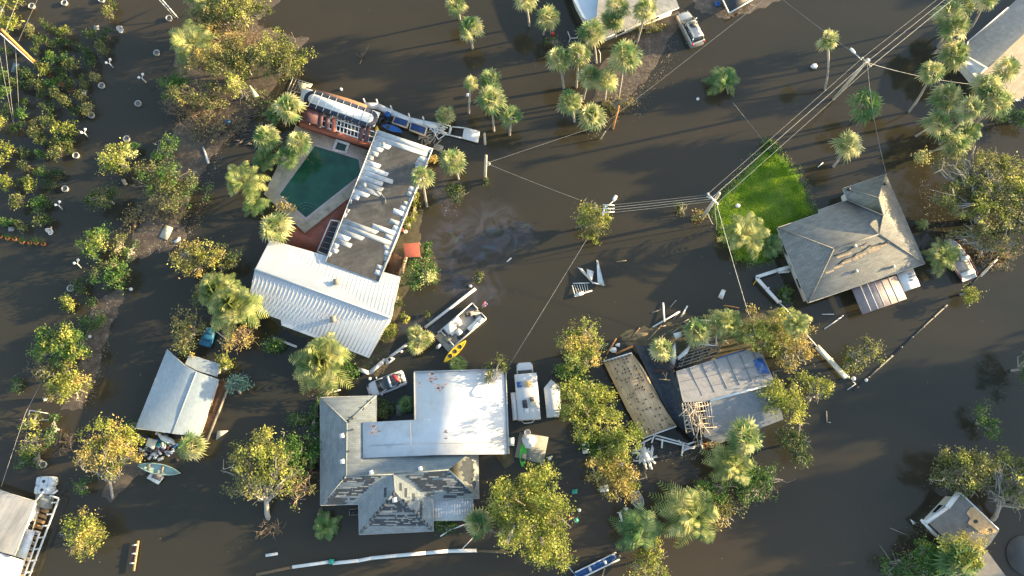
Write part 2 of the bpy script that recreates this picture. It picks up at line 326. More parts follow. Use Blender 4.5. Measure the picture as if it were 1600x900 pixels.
# ------------------------------------------------------------------ vegetation builders
def crown_mesh(mb, a, b, c, K, M, leaf, r, spread=.42, up=.7, bottom=-.35, wind=(0, 0)):
    """leaf clumps through a lobed dome (half sizes a,b,c) round the origin; returns clump centres"""
    nb = int(np.clip(K / 9, 3, 15)); g = r.uniform(0, 6.28); bt = g + np.arange(nb) * 2.399; br = np.sqrt((np.arange(nb) + .35) / nb) * .80 * r.uniform(.82, 1.12, nb)
    bc = np.stack([br * np.cos(bt), br * np.sin(bt), .55 * np.sqrt(np.clip(1 - br ** 2, 0, 1)) + r.uniform(-.25, .28, nb)], 1); bs = r.uniform(.62, 1.25, nb) * .95 / math.sqrt(nb) + .06
    w = bs ** 2; w /= w.sum(); bi = r.choice(nb, K, p=w); u = unit(K, .6, r) * (r.uniform(.25, 1, K) ** .45)[:, None]
    q = bc[bi] + u * bs[bi][:, None] * np.array([1, 1, .85]); q[:, 2] = np.maximum(q[:, 2], bottom)
    cc = np.stack([a * q[:, 0] + wind[0] * q[:, 2], b * q[:, 1] + wind[1] * q[:, 2], c * q[:, 2]], 1)
    m = r.poisson(M, K) + 3; rep = np.repeat(cc, m, axis=0); sz = np.repeat(r.uniform(.55, 1.35, K), m)[:, None]
    L = rep + r.normal(size=rep.shape) * np.array([spread, spread, spread * .6]) * sz
    leafcards(mb, L, leaf, up, r=r); return cc
def limb(mb, a, b, r0, r1, r, n=4, wig=.12, sides=5):
    a = np.array(a); b = np.array(b); d = np.linalg.norm(b - a); pts = [a + (b - a) * t for t in np.linspace(0, 1, n + 1)]
    for i in range(1, n): pts[i] = pts[i] + r.normal(size=3) * wig * d / n + np.array([0, 0, .10 * d * math.sin(math.pi * i / n)])
    mb.tube(pts, np.linspace(r0, r1, n + 1), sides, cap=False); return pts
def tree(label, cx, cy, rx, ry, h, pal='gold', base=None, dens=1.0, leaf=.105, bark=None, bare=0, seed=None, name='broadleaf_tree', cat='tree', group=None, trunk=.16, bottom=-.35, limbs=9, spread=.30, pal2=None, M=46):
    r = np.random.default_rng(int(cx * 7 + cy * 13) if seed is None else seed); zc = h * .55; C = P(cx, cy, zc); s = mpp(cx, cy, zc); a, b = rx * s, ry * s
    B = P(base[0], base[1], 0) if base is not None else np.array([C[0], C[1], 0]); B[2] = -.7
    t = thing(name, label, cat, (B[0], B[1], 0), group=group)
    mb = MB(); c = h * .45
    K = max(6, int(dens * a * b * 9.5)); cc = crown_mesh(mb, a, b, c, K, M, leaf, r, spread=min(spread, a * .35), bottom=bottom)
    mb.v = [v + C for v in mb.v]; cc = cc + C
    mb.build('crown', LEAF[pal], t)
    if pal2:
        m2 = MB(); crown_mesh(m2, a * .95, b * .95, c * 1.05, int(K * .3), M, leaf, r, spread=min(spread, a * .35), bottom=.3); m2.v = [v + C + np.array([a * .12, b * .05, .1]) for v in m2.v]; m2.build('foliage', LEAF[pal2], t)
    tb = MB(); R0 = max(.05, trunk); fork = B * .55 + np.array([C[0], C[1], zc * .6]) * .45; fork[2] = max(.25, zc * .5)
    limb(tb, B, fork, R0, R0 * .75, r, 3, .1, 7)
    sel = r.choice(len(cc), min(len(cc), limbs), replace=False)
    for i in sel:
        pts = limb(tb, fork, cc[i] + np.array([0, 0, .1]), R0 * .6, R0 * .12, r, 5, .28, 5)
        near = np.argsort(np.linalg.norm(cc - cc[i], axis=1))[1:5]
        for j in near: limb(tb, pts[3], cc[j] + np.array([0, 0, .05]), R0 * .22, .015, r, 3, .3, 4)
    for _ in range(bare):
        th = r.uniform(0, 6.28); q = C + np.array([a * math.cos(th) * r.uniform(.5, 1.1), b * math.sin(th) * r.uniform(.5, 1.1), c * r.uniform(.1, .9)])
        pts = limb(tb, fork, q, R0 * .5, .02, r, 6, .4, 4)
        for k in range(4): limb(tb, pts[3 + k % 3], pts[3 + k % 3] + r.normal(size=3) * np.array([.5, .5, .25]), .03, .01, r, 2, .3, 3)
    tb.build('trunk', bark or BARK, t); return t
def thicket(label, cx, cy, rx, ry, h, n, m=None, name='bare_shrub', seed=0, group=None, lean=(0, 0), leafpal=None, ln=0):
    r = np.random.default_rng(int(cx + cy) + seed); s = mpp(cx, cy, h / 2); C = P(cx, cy, 0); t = thing(name, label, 'shrub', C, group=group); mb = MB(); tips = []
    for _ in range(n):
        th = r.uniform(0, 6.28); q = math.sqrt(r.uniform(0, 1)); a = C + np.array([rx * s * .45 * q * math.cos(th), ry * s * .45 * q * math.sin(th), -.2])
        e = C + np.array([rx * s * q * math.cos(th) + lean[0], ry * s * q * math.sin(th) + lean[1], h * r.uniform(.35, 1) * (1.1 - .5 * q)])
        p = limb(mb, a, e, r.uniform(.02, .045), .008, r, 5, .5, 3); tips.append(e)
        for k in range(3):
            e2 = p[2 + k] + r.normal(size=3) * np.array([.45, .45, .25]); mb.tube([p[2 + k], (p[2 + k] + e2) / 2 + r.normal(size=3) * .06, e2], [.018, .012, .006], 3, cap=False); tips.append(e2)
    mb.build('branches', m or TWIGG, t)
    if leafpal:
        T = np.array(tips); T = np.repeat(T, ln, axis=0) + r.normal(size=(len(T) * ln, 3)) * .2; lb = MB(); leafcards(lb, T, .13, .7, r=r); lb.build('foliage', LEAF[leafpal], t)
    return t
# fan palm crown -----------------------------------------------------
def fan_crown(seed, n=34, wind=(0, 0), R0=1.0, pet=.75, blade=.85):
    r = np.random.default_rng(seed); mb = MB()
    for i in range(n):
        th = i * 2.399 + r.normal() * .2; el = R(75) - R(110) * (i / n) ** .8 + r.normal() * .1
        d = np.array([math.cos(th) * math.cos(el) + wind[0], math.sin(th) * math.cos(el) + wind[1], math.sin(el)]); d /= np.linalg.norm(d)
        L = pet * r.uniform(.75, 1.15) * R0; hub = d * L + np.array([0, 0, -.12 * L]); 
        sd_ = np.cross(d, [0, 0, 1.]); sd_ /= np.linalg.norm(sd_) + 1e-9; up = np.cross(sd_, d)
        mb.add([d * .05 - sd_ * .025, d * .05 + sd_ * .025, hub + sd_ * .02, hub - sd_ * .02], [[0, 1, 2, 3]])
        V = [hub]; F = []; k = 11; tilt = r.normal() * .25
        for j in range(k):
            a = R(-125 + 250 * j / (k - 1)) + r.normal() * .05; bl = blade * R0 * r.uniform(.8, 1.1) * (1.0 - .22 * abs(j - (k - 1) / 2) / (k / 2))
            dr = d * math.cos(a) + sd_ * math.sin(a) + up * (.18 * math.cos(a) + tilt * math.sin(a)); dr /= np.linalg.norm(dr); pr = np.cross(dr, up); pr /= np.linalg.norm(pr) + 1e-9
            mid = hub + dr * bl * .55 + np.array([0, 0, .0]); tip = hub + dr * bl + np.array([0, 0, -.42 * bl * r.uniform(.4, 1.3)]); w = .062 * R0
            b0 = len(V); V += [mid - pr * w, mid + pr * w, tip]; F += [[0, b0, b0 + 1], [b0, b0 + 2, b0 + 1]]
        mb.add(V, F)
    return mb
def fan_dead(seed, n=9):
    r = np.random.default_rng(seed); mb = MB()
    for i in range(n):
        th = r.uniform(0, 6.28); d = np.array([math.cos(th) * .55, math.sin(th) * .55, -1.]); d /= np.linalg.norm(d); hub = d * .6
        for j in range(8):
            q = hub + d * r.uniform(.4, .9) + r.normal(size=3) * .22; w = np.cross(d, [.3, .8, .1]) * .06; mb.add([hub - w, hub + w, q], [[0, 1, 2]])
        mb.add([d * .02 + [.03, 0, 0], d * .02 - [.03, 0, 0], hub], [[0, 1, 2]])
    return mb
def feather_crown(seed, n=18, L=2.6, wind=(0, 0), droop=.9, pairs=17, lf=.55, elmin=-15, elmax=65):
    r = np.random.default_rng(seed); mb = MB()
    for i in range(n):
        th = i * 2.399 + r.normal() * .25; el = R(elmax - (elmax - elmin) * i / n) + r.normal() * .1; Lr = L * r.uniform(.75, 1.1)
        d = np.array([math.cos(th) * math.cos(el) + wind[0], math.sin(th) * math.cos(el) + wind[1], math.sin(el)]); d /= np.linalg.norm(d)
        ts = np.linspace(0, 1, pairs + 1); wv = np.array([wind[0], wind[1], 0]) * .35
        pts = [d * Lr * t + np.array([0, 0, -droop * Lr * .5 * t ** 2.2]) + wv * Lr * t ** 2 for t in ts]
        mb.tube(pts[::4] + [pts[-1]], np.linspace(.035, .01, len(pts[::4]) + 1), 3, cap=False)
        for k in range(2, pairs + 1):
            f = (pts[k] - pts[k - 1]); f /= np.linalg.norm(f); s_ = np.cross(f, [0, 0, 1.]); s_ /= np.linalg.norm(s_) + 1e-9; up = np.cross(s_, f)
            ll = lf * (.5 + 1.0 * math.sin(math.pi * (k / pairs) ** .8)) * L / 2.6
            for sg in (-1, 1):
                e = pts[k] + s_ * sg * ll * .8 + f * ll * .55 + up * ll * r.uniform(-.1, .25) + np.array([0, 0, -.18 * ll]); w = f * .045
                m_ = pts[k] + (e - pts[k]) * .5 + np.array([0, 0, .06]); mb.add([pts[k] - w, pts[k] + w, m_ + w * 1.3, m_ - w * 1.3, e], [[0, 1, 2, 3], [3, 2, 4]])
    return mb
def hidden_mesh(mb, m, nm):
    o = mb.build(nm, m, local=True); me = o.data; bpy.data.objects.remove(o); return me
FAN = [hidden_mesh(fan_crown(11 + k, 30 + 2 * (k % 4), w), LEAF['palm'], 'fan_fronds') for k, w in enumerate([(0, 0), (.3, .1), (-.25, .2), (.2, -.3), (0, .35), (-.3, -.1)])]
FANG = [hidden_mesh(fan_crown(31 + k, 30, w), LEAF['palmgreen'], 'green_fan_fronds') for k, w in enumerate([(0, 0), (-.5, .35)])]
FANW = [hidden_mesh(fan_crown(41 + k, 30, w), LEAF['palm'], 'swept_fronds') for k, w in enumerate([(-.6, .3), (-.45, -.1)])]
FDEAD = [hidden_mesh(fan_dead(51 + k), LEAF['tan'], 'dead_fan_fronds') for k in range(3)]
FEA = [hidden_mesh(feather_crown(61, 20), LEAF['feather'], 'feather_fronds'), hidden_mesh(feather_crown(62, 24, wind=(-.5, .2)), LEAF['feather'], 'swept_feather_fronds'),
       hidden_mesh(feather_crown(63, 40, 2.6, droop=1.0, lf=.6, elmax=85), LEAF['feather'], 'bushy_feather_fronds')]
FEAG = [hidden_mesh(feather_crown(71, 20), LEAF['palmgreen'], 'green_feather_fronds'), hidden_mesh(feather_crown(72, 20, wind=(-.25, .55), lf=.75), LEAF['palmgreen'], 'green_swept_feather_fronds')]
def inst(name, me, parent, loc, s=1.0, rz=0.0, tilt=(0, 0)):
    o = bpy.data.objects.new(name, me); COL.objects.link(o); o.parent = parent; o.location = loc; o.scale = (s, s, s); o.rotation_euler = (tilt[0], tilt[1], rz); return o
pc = 0
def palm(label, cx, cy, base, rpx, h, kind='fan', v=None, group=None, keep_dir=False, dead=True, tr=.13, bark=None):
    """crown centre at pixel (cx,cy) and height h, foot of the trunk at pixel base on the water"""
    global pc; pc += 1; r = np.random.default_rng(pc * 5 + 3); C = P(cx, cy, h); B = P(*base, 0) if base is not None else np.array([C[0], C[1], 0.]); s = mpp(cx, cy, h)
    t = thing('palm_tree', label, 'palm tree', (B[0], B[1], 0), group=group)
    lib = {'fan': FAN, 'green': FANG, 'swept': FANW, 'feather': FEA, 'gfeather': FEAG}[kind]; me = lib[(pc if v is None else v) % len(lib)]
    nat = 1.38 if 'eather' not in kind else 2.1
    rel = C - np.array([B[0], B[1], 0]); tb = MB(); bend = np.array([rel[0], rel[1], 0]) * .12
    pts = [np.array([B[0], B[1], -.8]) + (rel + np.array([0, 0, .8])) * t_ + bend * math.sin(math.pi * t_) * -1 for t_ in np.linspace(0, 1, 8)]
    tb.tube(pts, np.array([1.35, 1.1, 1, 1, 1, 1, 1.1, 1.3]) * tr, 8, cap=True); tb.build('trunk', bark or BARK, t, smooth=True)
    k = rpx * s / nat
    inst('crown', me, t, rel, k, 0 if keep_dir else r.uniform(0, 6.28))
    if dead and nat < 2: inst('dead_fronds', FDEAD[pc % 3], t, rel + np.array([0, 0, -.05]), k * .95, r.uniform(0, 6.28))
    return t
# ------------------------------------------------------------------ ground that stands out of the flood
lawn, lawn_poly = land('lawn', [(1203, 222), (1222, 246), (1243, 268), (1258, 298), (1264, 322), (1290, 345), (1262, 372), (1222, 362), (1220, 392), (1190, 412), (1150, 404), (1128, 368), (1113, 325), (1150, 285), (1182, 252), (1196, 232)], .16,
                       mat('lawn soil', (.07, .13, .014), .9, .35, 1.5, dirt=(.13, .10, .04), dirt_amt=.8, dscale=.7), .3, 1.0, .16, .35)
grass('grass', lawn_poly, 52000, .06, .20, .10, LEAF['grass'], 'bright green lawn grass rising out of the flood')
YARD = mat('flooded yard', (.075, .062, .038), .85, .4, 1.5, dirt=(.05, .09, .02), dirt_amt=.7, dscale=.9, bump=.5)
land('mud_bank', [(300, 300), (322, 262), (345, 225), (395, 190), (375, 165), (300, 170), (262, 215), (240, 300), (215, 360), (196, 408), (225, 402), (262, 392), (290, 370), (285, 340)], .10, MUD, .35, 2.1, .1, .5)
land('mud_bank', [(190, 452), (195, 470), (175, 500), (163, 545), (150, 585), (128, 640), (95, 640), (120, 580), (135, 520), (145, 470)], .08, MUD, .35, 3.1, .1, .35)
land('mud_bank', [(160, 770), (175, 787), (208, 752), (228, 735), (215, 705), (175, 720)], .08, MUD, .35, 4.1, .1, .35)
land('mud_bank', [(400, 35), (440, 0), (420, -40), (300, -40), (290, 40), (270, 100), (290, 160), (360, 200), (410, 170), (440, 120), (480, 60), (430, 50)], .06, MUD, .4, 5.1, .1, .4)
land('yard', [(395, 478), (430, 505), (470, 528), (520, 552), (560, 575), (590, 590), (608, 572), (612, 540), (620, 500), (640, 440), (690, 440), (680, 405), (655, 380), (660, 330), (640, 330), (600, 440), (500, 460)], .06, YARD, .3, 6.1, .08, .35)
land('yard', [(985, 45), (1060, 18), (1075, 30), (1048, 55), (1032, 90), (1010, 130), (980, 150), (930, 160), (925, 120), (960, 80)], .05, MUD, .35, 7.1, .05, .4)
land('yard', [(1085, 12), (1130, 30), (1200, 10), (1250, -20), (1180, -60), (1090, -60)], .06, MUD, .4, 8.1, .1, .4)
land('yard', [(960, 520), (1000, 560), (1060, 560), (1150, 560), (1200, 530), (1250, 480), (1180, 485), (1090, 500)], .04, YARD, .4, 9.1, .08, .4)
def rubble(name, px, n, size, m, label, cat, z=.08, kind='stuff', up=.9):
    poly = [tuple(P(*p)[:2]) for p in px]; a = np.array(poly); pts = rng.uniform(a.min(0), a.max(0), (n * 3, 2)); pts = pts[inside(pts, poly)][:n]
    mb = MB(); mb_pts = np.column_stack([pts, rng.uniform(z * .3, z * 1.6, len(pts))]); leafcards(mb, mb_pts, size, up * 2, .45); return tag(mb.build(name, m), label, cat, kind=kind)
DEB = foliage('flood litter', [(.03, .025, .02), (.08, .06, .045), (.16, .13, .10), (.30, .27, .22)], .05, 1.2)
rubble('flood_litter', [(300, 300), (345, 235), (395, 195), (262, 215), (225, 350), (196, 410), (262, 393), (290, 370)], 5200, .05, DEB, 'brown twigs and litter washed up along the thicket bank', 'litter')
rubble('flood_litter', [(190, 452), (163, 545), (150, 600), (128, 640), (110, 620), (145, 470)], 2200, .05, DEB, 'narrow strip of grey brown litter beside the round dark trees', 'litter')
rubble('flood_litter', [(985, 55), (1048, 52), (1032, 90), (1000, 140), (930, 160), (935, 120)], 2400, .05, DEB, 'floating litter raft below the palms by the top house', 'litter')
rubble('flood_litter', [(1090, 5), (1140, 30), (1190, 12), (1150, 0)], 900, .05, DEB, 'litter on the ground beside the silver suv', 'litter')
rubble('flood_litter', [(400, 478), (470, 520), (560, 568), (600, 585), (612, 540), (580, 560), (480, 505), (430, 480)], 2200, .05, DEB, 'gravel and litter along the lower eave of the ribbed roof', 'litter')
# ------------------------------------------------------------------ houses
def off_poly(pts, d):
    """inset a flat polygon by d metres"""
    p = np.array(pts)[:, :2]; n = len(p); ar = sum(p[i][0] * p[(i + 1) % n][1] - p[(i + 1) % n][0] * p[i][1] for i in range(n)); sg = 1 if ar > 0 else -1; out = []
    for i in range(n):
        a, b, c = p[i - 1], p[i], p[(i + 1) % n]; u = (b - a) / np.linalg.norm(b - a); v = (c - b) / np.linalg.norm(c - b)
        nu = sg * np.array([-u[1], u[0]]); nv = sg * np.array([-v[1], v[0]]); k = nu + nv; k = k / max(.35, 1 + nu @ nv); out.append(b + k * d)
    return out
def walls(t, pts, ztop, m, inset=.45, windows=True, wz=None):
    q = off_poly(pts, inset); n = len(q); mb = MB(); top = [(x, y, ztop) for x, y in q]; bot = [(x, y, -1.2) for x, y in q]
    mb.add(top + bot, [[i, (i + 1) % n, (i + 1) % n + n, i + n] for i in range(n)]); mb.build('wall', m, t)
    if windows and ztop > 1.2:
        ar = sum(q[i][0] * q[(i + 1) % n][1] - q[(i + 1) % n][0] * q[i][1] for i in range(n)); sg = 1 if ar > 0 else -1
        for i in range(n):
            a, b = q[i], q[(i + 1) % n]; L = np.linalg.norm(b - a)
            if L < 3.2: continue
            u = (b - a) / L; nn = -sg * np.array([-u[1], u[0]]); k = max(1, int(L / 3.6))
            for j in range(k):
                c = a + u * L * (j + .5) / k; zc = ztop * .55; f = MB(); f.box((*(c + nn * .03), zc), (1.3, .10, .95), math.atan2(u[1], u[0])); fo = f.build('window', WHITE, t)
                g = MB(); g.box((*(c + nn * .085), zc), (1.14, .02, .8), math.atan2(u[1], u[0])); g.build('pane', GLASS, fo)
def roof(t, V, faces, m, outline=None, fascia=.16, fm=WHITE, name='roof', wall=True, wm=None, inset=.45, win=True):
    """V: name -> (px,py,z); faces: strings of vertex names. returns planes per face"""
    W = {k: P(*v) for k, v in V.items()}; ks = list(W); mb = MB(); mb.add([W[k] for k in ks], [[ks.index(c) for c in f] for f in faces]); o = mb.build(name, m, t)
    pl = {}
    for f in faces:
        p = [W[c] for c in f]; pl[f] = Plane(p[0], p[1], p[2])
    if outline:
        q = [W[c] for c in outline]; n = len(q); fb = MB(); cen = sum(q) / n
        oq = off_poly(q, -.03); out = [np.array([oq[i][0], oq[i][1], q[i][2] - .02]) for i in range(n)]; low = [p - np.array([0, 0, fascia]) for p in out]
        ins = off_poly(q, .0); lip = [np.array([ins[i][0], ins[i][1], q[i][2] - .02]) for i in range(n)]
        fb.add(out + low + lip, [[i, (i + 1) % n, (i + 1) % n + n, i + n] for i in range(n)] + [[i, (i + 1) % n, (i + 1) % n + 2 * n, i + 2 * n] for i in range(n)])
        fb.poly(low); fb.build('fascia', fm, t)
        if wall: walls(t, q, min(p[2] for p in q) - fascia + .01, wm or WALLC, inset, win)
    return pl, W
def ribs(mb, plane, A0, A1, B0, B1, n, w=.05, h=.035):
    """raised seams from points along pixel segment A to points along pixel segment B, lying on a roof plane"""
    for i in range(n + 1):
        t_ = i / n; a = plane.at(A0[0] + (A1[0] - A0[0]) * t_, A0[1] + (A1[1] - A0[1]) * t_, h / 2); b = plane.at(B0[0] + (B1[0] - B0[0]) * t_, B0[1] + (B1[1] - B0[1]) * t_, h / 2); mb.bar(a, b, w, h, up=plane.n)
def strips(mb, plane, poly, dirv, row, dens, r, lo=.6, hi=3.0, off=.012, cover=None):
    """ragged strips (torn courses) inside a pixel polygon, running along pixel direction dirv"""
    d = np.array(dirv, float); d /= np.linalg.norm(d); e = np.array([-d[1], d[0]]); pp = np.array(poly, float); s = pp @ e; y = s.min() + row / 2
    while y < s.max():
        xs = []
        for i in range(len(pp)):
            a, b = pp[i], pp[(i + 1) % len(pp)]; sa, sb = a @ e, b @ e
            if (sa > y) != (sb > y): xs.append(((a + (b - a) * (y - sa) / (sb - sa)) @ d))
        xs.sort()
        for k in range(0, len(xs) - 1, 2):
            x = xs[k] + abs(r.normal()) * row * .5
            while x < xs[k + 1]:
                L = r.uniform(lo, hi) * row * 3; x2 = min(x + L, xs[k + 1] + r.normal() * row * .3)
                if r.uniform() < dens and x2 > x + row * .5:
                    q = [d * x + e * (y - row * .52), d * x2 + e * (y - row * .52), d * (x2 - r.uniform(-.3, .5) * row) + e * (y + row * .5), d * (x + r.uniform(-.3, .6) * row) + e * (y + row * .5)]
                    mb.poly([plane.at(c[0], c[1], off + r.uniform(0, .004)) for c in q])
                x = x2 + (0 if dens > .95 else r.uniform(0, 1) * row)
        y += row
def vents(t, plane, pts, s=.28, m=OFFW, name='vent'):
    for p in pts:
        c = plane.at(*p, .1); b = MB(); b.box(c + [0, 0, .06], (s, s, .3), .2); b.box(c + [0, 0, .24], (s * 1.35, s * 1.35, .05), .2); b.build(name, m, t)
# --- ribbed white metal roof house
RIB = stripes('white ribbed metal', (.42, .45, .47), (.42, .45, .47), 0, .01, .45, .07, 1, .8, blotch=(.42, .36, .33), b_amt=.35, b_scale=.5)
t = thing('metal_roof_house', 'house with white ribbed metal gable roof and two square vents beside the pool wing', 'house', P(505, 470, 0))
pl, W = roof(t, dict(a=(422, 375, 2.1), b=(625.5, 432.5, 2.1), c=(610, 496, 3.1), d=(576, 558.5, 2.0), e=(440, 508, 2.0), f=(439, 499.5, 2.0), g=(386, 480, 2.0), h=(398.5, 421, 3.1)), ['abch', 'hcdefg'], RIB, 'abcdefgh', fm=WHITE)
mb = MB(); ribs(mb, pl['abch'], (424, 377), (623, 433), (401, 421), (608, 495), 34, .04, .02); mb.build('upper_ribs', RIB, t)
mb = MB(); ribs(mb, pl['hcdefg'], (401, 423), (608, 497), (389, 480), (575, 556), 34, .04, .02); mb.build('lower_ribs', RIB, t)
mb = MB(); mb.tube([P(398, 421, 3.13), P(610, 496, 3.13)], .10, 6); mb.build('ridge_cap', RIB, t)
vents(t, pl['abch'], [(526, 441)], .5, WOODG); vents(t, pl['hcdefg'], [(521, 499)], .5, WOODG)
# --- torn flat roof wing
t = thing('flat_roof_wing', 'long low wing with torn white membrane showing black roof beneath, between pool and palms', 'house', P(590, 320, 0))
BLKM = stripes('exposed black roof', (.062, .060, .057), (.082, .077, .070), 18, 1.7, .8, .35, 1, .8, blotch=(.16, .15, .13), b_amt=.5, b_scale=.7)
V = dict(a=(590, 203, 2.45), b=(676, 232, 2.45), c=(592, 440, 2.45), d=(509, 409, 2.45)); pl, W = roof(t, V, ['abcd'], BLKM, 'abcd', fm=OFFW); pw = pl['abcd']
MEM = mat('white roof membrane', (.38, .40, .42), .65, .22, 1.1, dirt=(.20, .19, .18), dirt_amt=.75, dscale=.8)
r = np.random.default_rng(3); A = np.array([590, 203.]); Bq = np.array([676, 232.]); D = np.array([509, 409.]); Cq = np.array([592, 440.])
Lf = [1.0, .95, .30, .13, .17, .12, .24, .55, .62, .40, .55, .46, .22, .04, .03, .02, .05, .14, .62, 1.0, .50, .26, .32, .20, .14, .08, .02]
Rt = [0, 0, .12, .18, .10, .16, .05, .04, .20, .14, .03, .22, .10, .16, .05, .20, .08, .42, .20, 0, .14, .04, .16, .05, .14, .12, .02]
n = len(Lf); MM = (MEM, mat('grey worn membrane', (.27, .29, .31), .7, .25, 1.5, dirt=(.14, .14, .13), dirt_amt=.8, dscale=1.1), mat('chalky membrane', (.46, .48, .49), .6, .15, 1.5, dirt=(.25, .24, .22), dirt_amt=.7, dscale=1.2))
def uv(u, v, off): q = (A + (Bq - A) * u) * (1 - v) + (D + (Cq - D) * u) * v; return pw.at(q[0], q[1], off)
for i in range(n):
    v0, v1 = i / n, (i + 1) / n - .001; z = .02 + .006 * (i % 2)
    for side, w in ((0, Lf[i]), (1, Rt[i])):
        if w <= .02: continue
        w0 = min(1, max(.02, w + r.normal() * .05)); w1 = min(1, max(.02, w - abs(r.normal()) * .08)); a_, b_ = r.uniform(.0, .06) / n, r.uniform(.0, .14) / n
        if w < 1: w1 = max(.02, w0 - r.uniform(-.02, .035)); us = [0, w0, w0 + .012, w1 + .012, w1, 0]; vs = [v0, v0 + a_, v0 + .12 / n, v1 - b_ - .1 / n, v1 - b_, v1]
        else: us = [0, 1, 1, 0]; vs = [v0, v0, v1, v1]
        MB().slab([uv(min(1, u_) if side == 0 else 1 - min(1, u_), v_, z - .008) for u_, v_ in zip(us, vs)], .01).build('torn_membrane', MM[int(r.integers(0, 3))], t)
mb = MB(); mb.tube([uv(-.005, 0, .06), uv(-.005, 1, .06)], .05, 5); mb.tube([uv(1.0, 0, .06), uv(1.0, 1, .06)], .05, 5); mb.build('edge_trim', OFFW, t)
vents(t, pw, [(599, 226), (570, 290)], .3, GREY); mb = MB(); mb.tube([pw.at(*p, .08) for p in ((572, 289), (585, 292), (595, 302), (602, 310), (603, 318))], .03, 5); mb.build('loose_cable', GREY, t)
# --- pool terrace
DECK = mat('pool deck', (.50, .42, .32), .85, .22, 1.2, dirt=(.17, .14, .10), dirt_amt=.6, dscale=.8)
mb = MB(); mb.slab([P(*p, .16) for p in ((462, 196), (592, 240), (572, 288), (476, 364), (412, 303), (436, 255))], 1.2)
o = mb.build('terrace', DECK); tag(o, kind='structure')
mb = MB(); mb.slab([P(*p, .06) for p in ((476, 362), (574, 286), (552, 325), (512, 402), (424, 376), (440, 340))], .8); tag(mb.build('patio', mat('red patio paint', (.21, .060, .035), .6, .3, 1.2, dirt=(.08, .05, .03), dirt_amt=.6, dscale=.8)), kind='structure')
t = thing('swimming_pool', 'five sided swimming pool of dark green water with pale pink coping', 'pool', P(505, 285, 0))
pin = [(492, 228), (560, 249), (564, 272), (478, 340), (437, 304)]; pi3 = [P(*p, .24) for p in pin]; po = off_poly(pi3, -.38); nP = 5
mb = MB(); out = [np.array([x, y, .24]) for x, y in po]; mb.add(pi3 + out + [p - [0, 0, .09] for p in out] + [p - [0, 0, .3] for p in pi3], [[i, (i + 1) % 5, (i + 1) % 5 + 5, i + 5] for i in range(5)] + [[i + 5, (i + 1) % 5 + 5, (i + 1) % 5 + 10, i + 10] for i in range(5)] + [[i, (i + 1) % 5, (i + 1) % 5 + 15, i + 15] for i in range(5)])
mb.build('coping', mat('pink coping', (.46, .38, .35), .8, .15, 2), t)
PW = mat('green pool water', (.010, .062, .036), .05, .35, .35, spec=.5, dirt=(.006, .022, .015), dirt_amt=.9, dscale=.22)
MB().poly([p - [0, 0, .06] for p in pi3]).build('pool_water', PW, t)
mb = MB()
for k in range(3):
    c = P(478, 334, .19); rr = .7 + .35 * k; a0 = math.atan2(*(P(478, 300, 0) - P(478, 340, 0))[[1, 0]]); ang = np.linspace(a0 - .78, a0 + .78, 12)
    for i in range(11): mb.bar(c + [rr * math.cos(ang[i]), rr * math.sin(ang[i]), 0], c + [rr * math.cos(ang[i + 1]), rr * math.sin(ang[i + 1]), 0], .05, .02)
mb.build('steps', mat('pool steps', (.035, .13, .10), .5), t)
t = thing('spa_tub', 'small square dark spa tub set in the deck above the pool', 'spa', P(532, 228, 0))
sp = [P(*p, .3) for p in ((525, 217), (547, 224), (541, 241), (518, 235))]; ii = off_poly(sp, .3); mb = MB(); inn = [np.array([x, y, .3]) for x, y in ii]
mb.add(sp + inn + [p - [0, 0, .3] for p in sp] + [p - [0, 0, .2] for p in inn], [[i, (i + 1) % 4, (i + 1) % 4 + 4, i + 4] for i in range(4)] + [[i, (i + 1) % 4, (i + 1) % 4 + 8, i + 8] for i in range(4)] + [[i + 4, (i + 1) % 4 + 4, (i + 1) % 4 + 12, i + 12] for i in range(4)])
mb.build('rim', mat('spa rim', (.5, .45, .42), .8), t); MB().poly([p - [0, 0, .1] for p in inn]).build('spa_water', mat('dark spa water', (.02, .045, .035), .05, .2), t)
t = thing('screen_enclosure', 'narrow dark screen enclosure with thin cross rails between red patio and torn wing', 'screen', P(513, 372, 0))
fr = [P(*p, 1.0) for p in ((517, 344), (531, 346), (512, 399), (496, 393))]; mb = MB()
for i in range(4): mb.bar(fr[i], fr[(i + 1) % 4], .12, .12)
mb.build('frame', OFFW, t); mb = MB()
for k in range(1, 6): q = k / 6; mb.bar(fr[0] * (1 - q) + fr[3] * q - [0, 0, .1], fr[1] * (1 - q) + fr[2] * q - [0, 0, .1], .04)
mb.build('rails', GREY, t); MB().poly([p * [1, 1, 0] + [0, 0, .12] for p in fr]).build('floor', DARK, t)
# --- wrecked annex north of the pool
t = thing('wrecked_annex', 'stripped terrace building with maroon panels, white rafters and a rounded navy edged awning', 'building', P(530, 185, 0))
fl = lambda *pp: [P(*p) for p in pp]
MB().slab(fl((467, 162, .3), (590, 178, .3), (581, 228, .3), (467, 192, .3)), .6).build('floor', DARK, t)
MB().slab(fl((467, 188, .9), (581, 222, .9), (581, 230, .9), (467, 194, .9)), 1.2).build('wall', TERRA, t)
MB().slab(fl((469, 163, 1.9), (501, 172, 1.9), (497, 195, 1.9), (466, 188, 1.9)), .08).build('roof_panel', MAROON, t)
MB().slab(fl((478, 135, 1.7), (545, 154, 1.7), (573, 164, 1.7), (565, 170, 1.7), (480, 143, 1.7)), .5).build('fascia_board', mat('brown board', (.27, .14, .08), .8), t)
MB().slab(fl((467, 160, 2.0), (472, 140, 2.0), (480, 138, 2.0), (594, 176, 2.0), (585, 198, 2.0), (530, 183, 2.0)), .06).build('white_roof', WHITE, t)
